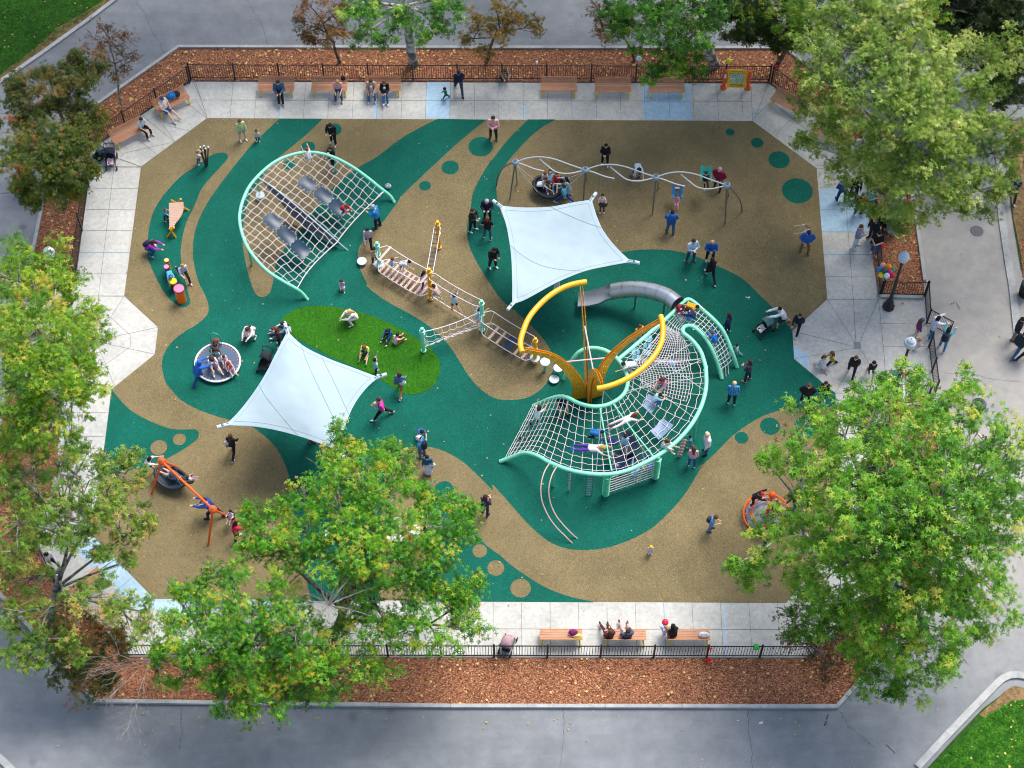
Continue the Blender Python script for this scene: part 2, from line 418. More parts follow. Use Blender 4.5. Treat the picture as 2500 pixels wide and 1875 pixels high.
def curb(name, path, wd=.16, h=.17, side=-1, joints=3.0):
    q = offset(path, wd*side); mb = MB()
    for i in range(len(path)-1):
        a, b, c, d = path[i], path[i+1], q[i+1], q[i]; L = (b-a).length; k = max(1, int(L/joints)); 
        for j in range(k):
            s, t = j/k+.0022/ k, (j+1)/k-.0022/k
            c4 = [a.lerp(b, s), a.lerp(b, t), d.lerp(c, t), d.lerp(c, s)]
            mb.add([(p.x, p.y, -.05) for p in c4]+[(p.x, p.y, h) for p in c4], [(0,1,5,4),(1,2,6,5),(2,3,7,6),(3,0,4,7),(4,5,6,7)])
    bm = bmesh.new(); me = mb.mesh(name); bm.from_mesh(me); bmesh.ops.recalc_face_normals(bm, faces=bm.faces); bm.to_mesh(me); bm.free()
    fin(me, [M_CURB], None, False); o = bpy.data.objects.new(name, me); COL.objects.link(o); o['kind'] = 'structure'; return o
curb('curb', WEST1[:]+OUTR[1:]); 
curb('curb', EAST2)

# pavement sheet: everything inside the curbs, mulch beds on top
pv = MB(); pv.poly([at(*p) for p in (('P',465.8,199.5),('P',1877,204),('P',2119,372),('P',2122,533),('P',2143,727),('P',2254,731),('P',2277,938),('P',2155,945),('P',2160,1250),('P',2135,1440),('P',1985,1605),('P',310,1598),('P',150,1440),('P',95,1330),('P',140,1130),('P',150,960),('P',8,955),('P',60,735),('P',184,702),('P',213,463),('P',224,366))], .008)
struct('pavement', pv, M_CON)
# fresh, bluish panels
fp = MB()
for q in ((('B',1528,690),('B',1725,690),('B',1718,1000),('B',1517,1000)), (('C',1275,698),('C',1675,702),('C',1690,1013),('C',1283,1008)),
          (('W',645,788),('W',1440,800),('W',1440,1470),('W',695,1470)), (('K',612,1030),('K',728,1100),('K',722,1200),('K',620,1122)),
          (('B',1085,845),('B',1112,845),('B',1104,1000),('B',1068,1000)), (('B',288,880),('B',298,880),('B',289,1000),('B',272,1000)),
          (('C',262,820),('C',272,850),('C',290,1003),('C',258,1003)), (('D',112,780),('D',134,925),('D',120,932),('D',110,900)),
          (('W',430,110),('W',320,240),('W',290,222),('W',410,115)), (('K',1175,390),('K',1185,400),('K',830,408),('K',828,396)),
          (('E',690,538),('E',1090,538),('E',1090,545),('E',690,545)), (('Q',1302,182),('Q',1312,182),('Q',1320,320),('Q',1312,320)), (('Q',1678,182),('Q',1686,182),('Q',1692,500),('Q',1682,500)),
          (('N',660,30),('N',1085,462),('N',985,560),('N',500,100)), (('N',1085,470),('N',1900,475),('N',1900,590),('N',1000,560))):
    fp.poly([at(*p) for p in q], .012)
struct('fresh_concrete_panel', fp, M_CONN)
# joints
jt = MB()
def strip(mb, a, b, wd, z):
    a = Vector(a); b = Vector(b); d = (b-a).normalized(); n = Vector((-d.y, d.x, 0))*wd/2
    mb.add([(q.x, q.y, z) for q in (a-n, b-n, b+n, a+n)], [(0, 1, 2, 3)])
yT0, yT1 = at('P',900,289.5).y, at('P',900,201).y; x0 = at('B',1104,1000).x
for k in range(-11, 17):
    x = x0+k*1.235
    if at('P',507,289).x < x < at('P',1838,295).x: strip(jt, (x, yT0, 0), (x, yT1, 0), .018, .016)
strip(jt, at('B',-480,845), at('C',2200,856), .02, .016)
yB0, yB1 = at('P',1200,1471.5).y, at('P',1200,1600).y; x0 = at('Q',262,182).x
for k in range(-14, 12):
    x = x0+k*1.235
    if at('P',376,1465).x < x < at('P',1925,1475).x: strip(jt, (x, yB0, 0), (x, yB1, 0), .018, .016)
strip(jt, at('Q',-1900,335), at('Q',2050,345), .02, .016)
for y in (-180, -2, 178, 355, 540, 720, 908): strip(jt, at('E',(755-(y)*.15), y), at('E',1163-(y)*.127, y+3), .018, .016)
strip(jt, at('E',965,-200), at('E',832,908), .02, .016); strip(jt, at('E',832,908), at('E',815,1280), .02, .016)
for y in (357, 550, 745, 940, 1140): strip(jt, at('M',400, y), at('M',900-(y-168)*.13, y), .018, .016)
strip(jt, at('M',690,170), at('M',600,1140), .02, .016); strip(jt, at('M',560,168), at('M',905,168), .018, .016)
for a, b in (((1048,908),(815,1285)), ((815,1285),(1335,1172)), ((815,1295),(1308,1400)), ((815,1300),(1000,1750)), ((640,908),(1048,908)), ((825,990),(1100,1240)), ((1100,1240),(1100,1340)), ((870,1500),(1095,1340)), ((1335,1172),(1308,1400))):
    strip(jt, at('E',*a), at('E',*b), .018, .016)
for a, b in (((1650,695),(1748,998)), ((1748,998),(1650,840)), ((1640,860),(1210,1030)), ((1630,690),(1700,850)), ((1210,985),(1475,1200)), ((1380,1060),(1480,1203)), ((1000,1340),(1190,1408)), ((1015,1330),(1060,1290)), ((1060,1290),(1470,1200)), ((1190,1408),(780,1260)), ((1748,998),(1540,850)), ((780,1408),(1190,1408)), ((1155,1170),(1330,1310)), ((1410,1060),(1610,1110))):
    strip(jt, at('A',*a), at('A',*b), .02, .016)
for a, b in (((240,645),(130,930)), ((130,905),(270,780)), ((270,790),(640,1090)), ((410,925),(290,1050)), ((600,800),(560,880)), ((612,1300),(760,1310)), ((118,935),(105,640)), ((500,1000),(460,1190))):
    strip(jt, at('D',*a), at('D',*b), .02, .016)
for y, xa, xb in ((92,800,1140), (245,812,1150), (400,828,1175), (555,838,1190), (712,850,1205), (-60,780,1130), (-215,765,1120), (880,1205,1530), (1038,1230,1560), (1205,1250,1575)):
    strip(jt, at('K',xa,y), at('K',xb,y+2), .018, .016)
for a, b in (((975,0),(1030,712)), ((1030,712),(1048,1010)), ((850,712),(1040,1010)), ((1205,712),(1075,1005)), ((608,932),(1035,1040)), ((620,1125),(1035,1050)), ((1085,1060),(1150,1180)), ((1080,1060),(905,1362)), ((1205,712),(1245,1120)), ((905,1362),(1400,1362)), ((1010,1160),(1130,1300)), ((1245,1120),(1260,1362))):
    strip(jt, at('K',*a), at('K',*b), .018, .016)
for a, b in (((785,175),(590,290)), ((935,320),(800,420)), ((640,60),(500,150)), ((1085,468),(1060,760))): strip(jt, at('N',*a), at('N',*b), .018, .016)
struct('pavement_joint', jt, M_JOINT)
# iron cover in the gate plaza and two round covers on the walk
cv = MB(); p = at('K',1058,1032); cv.box((p.x, p.y, .012), (.32, .38, .012)); tag(obj('drain_cover', cv, plain('#7c8088', .6, .3, 'iron_cover'), None, False), 'small square grey drain cover where the joints of the east plaza meet', 'drain cover')
for (x, y, r_) , lb in (((1885,238,.33),'dark stained round cover on the pale walk near the top right'), ((1987,1510,.62),'large round manhole cover on the pale walk beside the big right tree')):
    p = at('K',x,y); mb = MB(); mb.lathe((p.x, p.y, .002), [(0.001,.008),(r_*.45,.008),(r_*.5,.004),(r_*.55,.01),(r_*.9,.01),(r_,0)], 28)
    tag(obj('manhole_cover', mb, plain('#5f6061' if r_<.5 else '#8e8d8c', .8, 0, 'iron_cover')), lb, 'manhole cover', None)

# mulch beds
ml = MB()
def bed(pts): ml.poly([at(*p) for p in pts], .05)
bed((('P',435,116),('P',1917,119),('P',2002,186),('P',2200,340),('P',2238,550),('P',2256,686),('P',2255,722),('K',1210,688),('P',2132,640),('P',2121,533),('P',2112,374),('P',1877,202.5),('P',466,198.5),('P',222,364),('P',211,462),('P',183,700),('P',66,733),('P',80,613),('P',100,515),('P',118,343),('P',229,262)))
bed((('P',2150,965),('P',2278,962),('P',2302,1170),('P',2314,1310),('P',2222,1518),('P',2106,1656),('P',2043,1728),('P',1100,1727),('P',232,1714.5),('P',169,1641),('P',90,1555),('P',13,1470),('P',-55,1390),('P',-24,1180),('P',10,966),('P',150,966),('P',140,1130),('P',92,1332),('P',148,1442),('P',308,1604),('P',1986,1608),('P',2139,1442),('P',2164,1250)))
struct('mulch_bed', ml, M_MULCH)
# inner kerbs of the planter beside the east gate
kb = MB()
def kerbline(mb, a, b, wd=.18, h=.16):
    a = Vector(a); b = Vector(b); d = b-a; ang = math.atan2(d.y, d.x); c = (a+b)/2
    mb.box((c.x, c.y, h/2), (d.length, wd, h), Matrix.Rotation(ang, 3, 'Z'), .01)
kerbline(kb, at('K',1210,697), at('K',1515,704)); kerbline(kb, at('S',1255,300), at('S',1560,310))
struct('planter_kerb', kb, M_CURB)

# rubber play surface: brown sheet, green shapes 4 mm above, brown and green islands 4 mm above those
br = MB(); br.poly([at(*p) for p in (('A',1748,998),('D',118,935),('D',612,1300),('K',850,712),('K',608,932),('K',620,1125),('K',905,1362),('P',2065,1290),('P',1919.5,1472.4),('N',1085,468),('P',226,1306.8),('M',815,870),('M',905,168),('E',1308,1400),('E',1335,1172),('E',1048,908),('A',1190,1408))], .020)
struct('brown_rubber_surface', br, M_BROWN)
gr = MB()
def smooth_poly(mb, segs, z, closed=True, n=5):
    # segs: list of point lists; each list is one smooth run, corners between lists stay sharp
    pts = []
    for s in segs:
        P = [at(*p) for p in s]
        c = curve(P, n) if len(P) > 2 else P
        pts += c if not pts or (pts[-1]-c[0]).length > .02 else c[1:]
    if (pts[0]-pts[-1]).length < .02: pts.pop()
    mb.poly(pts, z)
# leaf at the left with the musical instruments
mb = gr; mb.poly(curve([at(*p) for p in (('A',1890,1290),('A',1925,1330),('A',1870,1400),('A',1770,1510),('A',1700,1600),('E',1640,150),('E',1570,300),('E',1538,430),('E',1525,560),('E',1545,700),('E',1580,850),('E',1605,950),('E',1590,990),('E',1540,1005),('E',1480,975),('E',1400,900),('E',1330,780),('E',1270,650),('E',1245,560),('E',1250,400),('E',1270,280),('E',1320,150),('E',1430,0),('A',1540,1480),('A',1680,1390),('A',1790,1310))], 4, True), .024)
# main green field
smooth_poly(gr, [
 [('B',650,1005),('B',520,1130),('B',400,1230),('F',430,220),('F',300,390),('F',190,580),('F',140,800),('F',128,1000),('F',170,1250),('F',220,1420),('F',262,1500),('F',320,1524),('F',385,1490),('F',418,1390),('F',455,1190),('F',560,1020),('F',700,860),('F',850,640),('F',1010,460),('F',1244,275),('F',1415,177),('B',1300,1180),('B',1450,1090),('B',1620,1005)],
 [('B',2030,1012),('B',1800,1200),('B',1550,1430),('B',1310,1659),('F',1640,580),('F',1480,800),('F',1290,990),('F',1240,1100),('F',1260,1250),('F',1330,1400),('G',120,735),('G',200,810),('G',350,910),('G',520,1000),('G',680,1100),('G',800,1200),('G',900,1310),('G',980,1430),('G',1060,1560),('G',1160,1680),('I',20,1045),('I',150,1062),('I',300,1040),('I',420,960),('I',490,850),('I',512,750),('I',480,650),('I',420,560),('I',320,450),('I',200,340),('I',80,240),('G',1250,700),('G',1130,500),('G',1070,350),('G',1057,200),('B',1900,1740),('B',1915,1640),('B',1980,1500),('B',2080,1340),('C',0,1360),('C',130,1190),('C',310,1010)],
 [('C',540,1010),('C',380,1110),('C',200,1290),('C',90,1440),('C',40,1580),('H',105,480),('H',120,580),('H',200,740),('H',500,890),('H',850,975),('H',1100,962),('H',1240,945),('H',1450,945),('H',1650,985),('H',1850,1070),('H',2050,1170),('K',400,700),('K',500,800),('K',560,870),('K',608,930)],
 [('K',620,1125),('K',905,1362)],
 [('P',2042,985),('S',850,385),('S',700,375),('S',600,385),('S',480,420),('S',380,470),('S',250,560),('S',130,680),('S',0,800),('J',1850,950),('J',1700,1200),('J',1550,1370),('J',1400,1500),('J',1200,1600),('J',1000,1659),('J',800,1670),('J',640,1640),('J',500,1560),('J',350,1420),('J',200,1250),('J',80,1120),('O',2050,500),('O',1950,400),('O',1830,290),('O',1700,210),('O',1560,165),('O',1400,168),('O',1290,215),('O',1215,350),('O',1190,600),('O',1170,900),('O',1160,1366)],
 [('O',640,1366),('O',600,1200),('O',560,1000),('O',520,800),('O',495,620),('O',470,420),('O',420,270),('O',330,130),('O',170,0),('L',540,990),('M',1960,460),('M',1835,410),('M',1750,385),('M',1600,330),('M',1460,250),('M',1380,160),('E',1400,1640),('E',1368,1520),('E',1375,1430),('E',1410,1350),('E',1470,1280),('E',1560,1210),('E',1660,1150),('E',1740,1080),('E',1762,1010),('E',1740,920),('E',1680,800),('E',1640,650),('E',1628,520),('E',1650,350),('E',1720,180),('E',1835,0),('B',0,1285),('B',150,1130),('B',285,1005)]], .0241)
# lower left and lower middle green shapes
smooth_poly(gr, [[('M',905,168),('M',960,240),('M',1060,340),('M',1200,420),('M',1350,480),('M',1450,495),('M',1580,495),('M',1612,530),('M',1590,580),('M',1480,660),('M',1350,730),('M',1200,790),('M',1050,830),('M',880,860),('M',815,870)], [('M',815,870),('M',905,168)]], .0242)
smooth_poly(gr, [[('O',1540,1366),('O',1530,1100),('O',1540,850),('O',1550,700),('O',1570,570),('O',1600,470),('O',1680,430),('O',1740,470),('O',1775,560),('O',1830,680),('O',1900,800),('O',2000,930),('O',2100,1002),('Q',350,-68),('Q',442,0),('Q',570,80),('Q',720,140),('Q',885,177)]], .0243)
def dot(mb, r, x, y, rx, z):
    c = at(r, x, y); R = abs(at(r, x+rx, y).x-c.x); mb.poly([(c.x+R*math.cos(2*math.pi*k/40), c.y+R*math.sin(2*math.pi*k/40), z) for k in range(40)], z)
for a in (('B',745,1095,64),('B',525,1245,62),('F',580,250,58),('B',1982,1240,103),('B',1725,1415,73),('B',1512,1570,50),('D',153,1103,48),('D',322,1235,82),('D',463,1474,119),('C',2013,1117,37),('S',497,500,67),('S',305,578,46),('S',745,505,85)): dot(gr, *a, .0244)
struct('green_rubber_surface', gr, M_GREEN)
bd = MB()
for a in (('M',1050,725,80),('M',1287,642,68),('M',1455,575,53),('O',1950,975,57),('O',2075,1108,66),('Q',430,92,63)): dot(bd, *a, .029)
struct('brown_rubber_dot', bd, M_BROWN)
tf = MB(); TURF = curve([at('L',x,y) for x, y in ((805,190),(830,130),(900,70),(1000,35),(1150,25),(1350,50),(1550,105),(1750,190),(1950,310),(2080,430),(2105,530),(2075,640),(2000,710),(1900,742),(1800,728),(1650,640),(1450,535),(1250,450),(1050,345),(920,275),(840,235))], 5, True)
tf.poly(TURF, .034, .012); struct('artificial_turf', tf, M_TURF)

# lawns and their kerbs
def lawn(pts, z=.06):
    mb = MB(); mb.poly([at(*p) for p in pts], z); struct('lawn', mb, M_LAWN)
lawn((('P',281,-2),('P',215,45),('P',100,128),('P',-10,204),('P',-300,420),('P',-300,-300),('P',400,-300),('P',400,-80)))
lawn((('P',2256,1885),('P',2322,1812),('P',2400,1730),('P',2449,1694),('P',2472,1680),('P',2520,1690),('P',2700,1760),('P',2700,2100),('P',2050,2100)))
lawn((('P',-20,1862),('P',0,1880),('P',40,1930),('P',-200,1960)))
lawn((('P',2462,455),('P',2472,535),('P',2493,660),('P',2700,660),('P',2700,455)), .05)
dm = MB()
dm.poly([at(*p) for p in (('P',2462,300),('P',2466,455),('P',2474,535),('P',2495,640),('P',2540,640),('P',2520,300))], .056)
dm.poly([at(*p) for p in (('P',292,-6),('P',218,47),('P',103,131),('P',-8,206),('P',-8,190),('P',92,116),('P',140,70),('P',205,33),('P',270,-8))], .066)
dm.poly([at(*p) for p in (('P',2442,1702),('P',2450,1690),('P',2474,1676),('P',2520,1684),('P',2520,1710),('P',2470,1712),('P',2405,1755),('P',2390,1745))], .066)
struct('dirt', dm, M_DIRT)
me_ = MB(); me_.poly([at(*p) for p in (('K',2180,310),('K',2280,310),('K',2280,560),('K',2205,560))], .062); struct('mulch_patch', me_, M_MULCH)
curb('curb', [at(*p) for p in (('P',292,-12),('P',218,44),('P',103,127),('P',-8,203),('P',-200,345))], .2, .12, 1)
curb('curb', [at(*p) for p in (('P',2246,1880),('P',2320,1800),('P',2400,1717),('P',2436,1680),('P',2452,1665),('P',2468,1658),('P',2485,1657),('P',2520,1663))], .3, .12, 1)
curb('curb', [at(*p) for p in (('P',-60,1810),('P',-14,1852),('P',8,1872),('P',36,1900))], .3, .12, 1)
curb('curb', [at(*p) for p in (('P',2447,400),('P',2450,480),('P',2455,540),('P',2470,640),('P',2480,700),('P',2495,840))], .35, .08, -1)

# cracks in the asphalt
ck = MB()
def crack(pts, wd=.02, seed=0, z=.003):
    r0 = random.Random(seed); P = resample([at(*p) for p in pts], 40)
    P = [p+Vector((r0.uniform(-.05, .05), r0.uniform(-.05, .05), 0)) for p in P]
    for i in range(len(P)-1): strip(ck, P[i], P[i+1], wd*r0.uniform(.5, 1.3), z)
for i, c in enumerate(((('A',1150,20),('A',1230,130),('A',1280,260),('A',1350,370),('A',1390,460)), (('N',1275,1240),('N',1280,1400),('N',1262,1530)),
    (('Q',690,835),('Q',698,930),('Q',690,1050),('Q',668,1194)), (('Q',1828,840),('Q',1826,960),('Q',1845,1080),('Q',1850,1194)),
    (('T',655,1150),('T',720,1280),('T',860,1390),('T',960,1480)), (('T',560,1190),('T',530,1290)), (('T',1640,640),('T',1740,770)), (('T',1050,1440),('T',1120,1520)),
    (('A',0,1120),('A',110,1125)), (('K',1660,1222),('K',1850,1225),('K',2000,1265),('K',2212,1285)), (('E',0,45),('E',140,30)), (('K',1700,750),('K',1735,730),('K',1775,785)),
    (('B',820,330),('B',822,395)), (('K',1760,110),('K',2070,110)), (('P',600,-5),('P',640,60),('P',655,114)))):
    crack(c, .017, i)
struct('road_crack', ck, plain('#46494c', .95, name='crack'))
# ------------------------------------------------------------------ people
def sdf_mesh(prims, vox, k=.03):
    A = np.array([p[0] for p in prims], float); B = np.array([p[1] for p in prims], float)
    R = np.array([(p[2], p[3]) for p in prims], float)
    lo = np.minimum(A, B).min(0)-R.max()-2*vox; hi = np.maximum(A, B).max(0)+R.max()+2*vox
    n = np.ceil((hi-lo)/vox).astype(int)+1
    X = [lo[i]+np.arange(n[i])*vox for i in range(3)]
    P = np.stack(np.meshgrid(*X, indexing='ij'), -1); f = None
    for a, b, (ra, rb) in zip(A, B, R):
        ba = b-a; q = P-a; L = ba@ba
        t = np.clip((q@ba)/L, 0, 1) if L > 1e-9 else np.zeros(q.shape[:3])
        d = np.linalg.norm(q-t[..., None]*ba, axis=-1)-(ra+(rb-ra)*t)
        if f is None: f = d
        else:
            h = np.maximum(k-np.abs(f-d), 0)/k; f = np.minimum(f, d)-h*h*k*.25
    C = [(i, j, l) for i in (0, 1) for j in (0, 1) for l in (0, 1)]
    cf = np.stack([f[i:n[0]-1+i, j:n[1]-1+j, l:n[2]-1+l] for i, j, l in C], -1)
    s = cf < 0; mask = s.any(-1) & ~s.all(-1); idx = -np.ones(mask.shape, int); idx[mask] = np.arange(mask.sum())
    v = cf[mask]; cnt = np.zeros(len(v)); acc = np.zeros((len(v), 3)); CA = np.array(C, float)
    for a in range(8):
        for b in range(a+1, 8):
            if abs(CA[a]-CA[b]).sum() != 1: continue
            cr = (v[:, a] < 0) != (v[:, b] < 0)
            t = np.where(cr, v[:, a]/np.where(cr, v[:, a]-v[:, b], 1), 0)
            acc[cr] += (CA[a]+(CA[b]-CA[a])*t[:, None])[cr]; cnt[cr] += 1
    V = (np.argwhere(mask)+acc/cnt[:, None])*vox+lo; F = []; sg = f < 0
    for ax in range(3):
        o = [1, 1, 1]; o[ax] = 0; u, w_ = [i for i in range(3) if i != ax]
        sl0 = [slice(1, n[i]-1) for i in range(3)]; sl0[ax] = slice(0, n[ax]-1)
        sl1 = list(sl0); sl1[ax] = slice(1, n[ax])
        a0 = sg[tuple(sl0)]; a1 = sg[tuple(sl1)]; E = np.argwhere(a0 != a1)
        if not len(E): continue
        ins = a0[tuple(E.T)]
        base = E.copy(); base[:, u] += 1; base[:, w_] += 1
        def cell(du, dw):
            q = base.copy(); q[:, u] -= du; q[:, w_] -= dw; return idx[tuple(q.T)]
        Q = np.stack([cell(1, 1), cell(0, 1), cell(0, 0), cell(1, 0)], -1)
        flip = ins if ax != 1 else ~ins
        Q[~flip] = Q[~flip][:, ::-1]
        F.append(Q)
    return V, np.concatenate(F)
def np_mesh(name, V, F):
    me = bpy.data.meshes.new(name); me.from_pydata(V.tolist(), [], F.tolist()); return me

# angles: degrees in the walking plane from straight down, forwards positive; (angle, spread)
POSE = dict(
 stand=dict(lean=2, head=14, legs=((3,4,4),(-3,5,2)), arms=((6,9,18,3),(2,9,12,3))),
 walk=dict(lean=6, head=10, legs=((30,3,6),(-20,3,28)), arms=((-22,7,-6,0),(26,7,48,-5))),
 crossed=dict(lean=0, head=18, legs=((4,6,4),(-4,6,3)), arms=((22,14,82,-62),(24,14,88,-58))),
 phone=dict(lean=4, head=34, legs=((6,4,8),(-5,5,3)), arms=((18,10,104,-28),(20,10,106,-26))),
 hips=dict(lean=3, head=10, legs=((5,8,4),(-4,8,3)), arms=((-10,26,24,-30),(-6,24,28,-34))),
 hold=dict(lean=-2, head=22, legs=((5,5,5),(-4,5,3)), arms=((28,10,98,-45),(12,14,92,-35))),
 push=dict(lean=24, head=-5, legs=((32,4,25),(-24,4,12)), arms=((78,6,86,-4),(72,6,82,-4))),
 bend=dict(lean=62, head=-15, legs=((18,8,26),(-2,8,12)), arms=((62,8,60,0),(52,8,56,0))),
 sit=dict(lean=6, head=22, legs=((84,8,84),(80,7,76)), arms=((28,9,66,-16),(24,9,62,-16)), seat=1),
 sitout=dict(lean=-10, head=20, legs=((82,6,34),(80,7,44)), arms=((22,10,58,-20),(30,10,70,-20)), seat=1),
 sitcross=dict(lean=4, head=25, legs=((86,6,70),(98,-6,58)), arms=((34,9,88,-30),(30,9,76,-30)), seat=1),
 ground=dict(lean=16, head=24, legs=((88,14,20),(104,12,62)), arms=((40,9,62,-14),(46,9,70,-10))),
 groundx=dict(lean=26, head=24, legs=((112,16,128),(104,14,118)), arms=((58,12,70,-30),(54,12,66,-30))),
 lounge=dict(lean=-34, head=22, legs=((88,9,26),(84,9,16)), arms=((-20,26,-10,6),(30,14,62,-20))),
 reach=dict(lean=8, head=0, legs=((84,20,30),(90,14,60)), arms=((150,26,166,18),(98,34,108,20))),
 crouch=dict(lean=34, head=14, legs=((112,16,136),(96,18,128)), arms=((66,9,84,-18),(58,9,78,-16))),
 climb=dict(lean=28, head=2, legs=((72,14,84),(8,10,22)), arms=((128,18,140,4),(98,16,116,4))),
 hang=dict(lean=2, head=-4, legs=((10,6,18),(-6,6,24)), arms=((160,14,170,0),(156,16,168,0))),
 swing=dict(lean=-12, head=14, legs=((86,5,30),(84,5,24)), arms=((40,22,128,-4),(40,22,128,-4)), seat=1),
 armout=dict(lean=10, head=8, legs=((10,6,8),(-8,6,4)), arms=((70,12,86,6),(64,12,78,0))),
 wave=dict(lean=2, head=-6, legs=((6,5,4),(-5,5,3)), arms=((142,20,164,6),(6,9,14,3))),
 crawl=dict(lean=82, head=-46, legs=((58,10,92),(24,10,98)), arms=((70,9,74,0),(28,9,24,0))),
 prone=dict(lean=4, head=-30, legs=((6,9,4),(-4,9,8)), arms=((140,22,150,6),(150,20,158,4)), roll=84),
 lie=dict(lean=0, head=8, legs=((8,7,6),(2,7,4)), arms=((10,22,24,-10),(16,24,40,-20)), roll=-80),
 run=dict(lean=16, head=4, legs=((52,4,46),(-28,4,60)), arms=((-40,10,30,0),(46,10,110,-10))),
)
BUILD = dict(m=(1.0, 1.0, 1.0), f=(.9, .96, 1.0), c=(.95, 1.22, .93), t=(1.1, 1.55, .78))   # girth, head, leg
def skeleton(pose, build):
    p = POSE[pose]; gi, hs, lg = BUILD[build]; ln = rad(p['lean'])
    D = lambda a, b, s: np.array([math.sin(a)*math.cos(b), s*math.sin(b), -math.cos(a)*math.cos(b)])
    J = {}; t = np.array([math.sin(ln), 0, math.cos(ln)]); fw = np.array([math.cos(ln), 0, -math.sin(ln)])
    Lt = .50 if build in 'mf' else .47; Y = np.array([0, 1., 0]); sw = .185 if build == 'm' else .165
    J['P'] = np.zeros(3); J['N'] = t*Lt; J['t'] = t; J['fw'] = fw
    hp = ln+rad(p['head'])*.9; hd = np.array([math.sin(hp), 0, math.cos(hp)]); hf = np.array([math.cos(hp), 0, -math.sin(hp)])
    J['hd'], J['hf'] = hd, hf; J['H'] = J['N']+hd*(.14*(.5+.5*hs))+hf*.015; J['hs'] = hs
    for i, s in enumerate((1, -1)):
        a, b, k = (rad(q) for q in p['legs'][i]); h = Y*s*.085
        kn = h+D(a, b, s)*.42*lg; an = kn+D(a-k, b*.4, s)*.41*lg
        fa = a-k; base = np.array([math.cos(max(min(fa, .9), -.9)*.6), s*.12, math.sin(max(min(fa, .9), -.9)*.6)*.8]); base /= np.linalg.norm(base)
        if 'roll' in p: base = np.array([.55, 0, -.8])
        J['h%d'%i], J['k%d'%i], J['a%d'%i], J['f%d'%i] = h, kn, an, an+base*.15+np.array([0, 0, -.045])
        J['e%d'%i] = an-base*.04+np.array([0, 0, -.045])
        ua, ub, fa, fb = (rad(q) for q in p['arms'][i]); sh = J['N']-t*.05+Y*s*sw
        el = sh+D(ua, ub, s)*.285; wr = el+D(fa, fb, s)*.25; hn = wr+D(fa, fb*.6, s)*.075
        J['s%d'%i], J['l%d'%i], J['w%d'%i], J['n%d'%i] = sh, el, wr, hn; J['d%d'%i] = D(fa, fb*.6, s)
    if 'roll' in p:
        a = rad(p['roll']); Mx = np.array([[math.cos(a), 0, math.sin(a)], [0, 1, 0], [-math.sin(a), 0, math.cos(a)]])
        for q in list(J):
            if isinstance(J[q], np.ndarray): J[q] = Mx@J[q]
    return J, gi
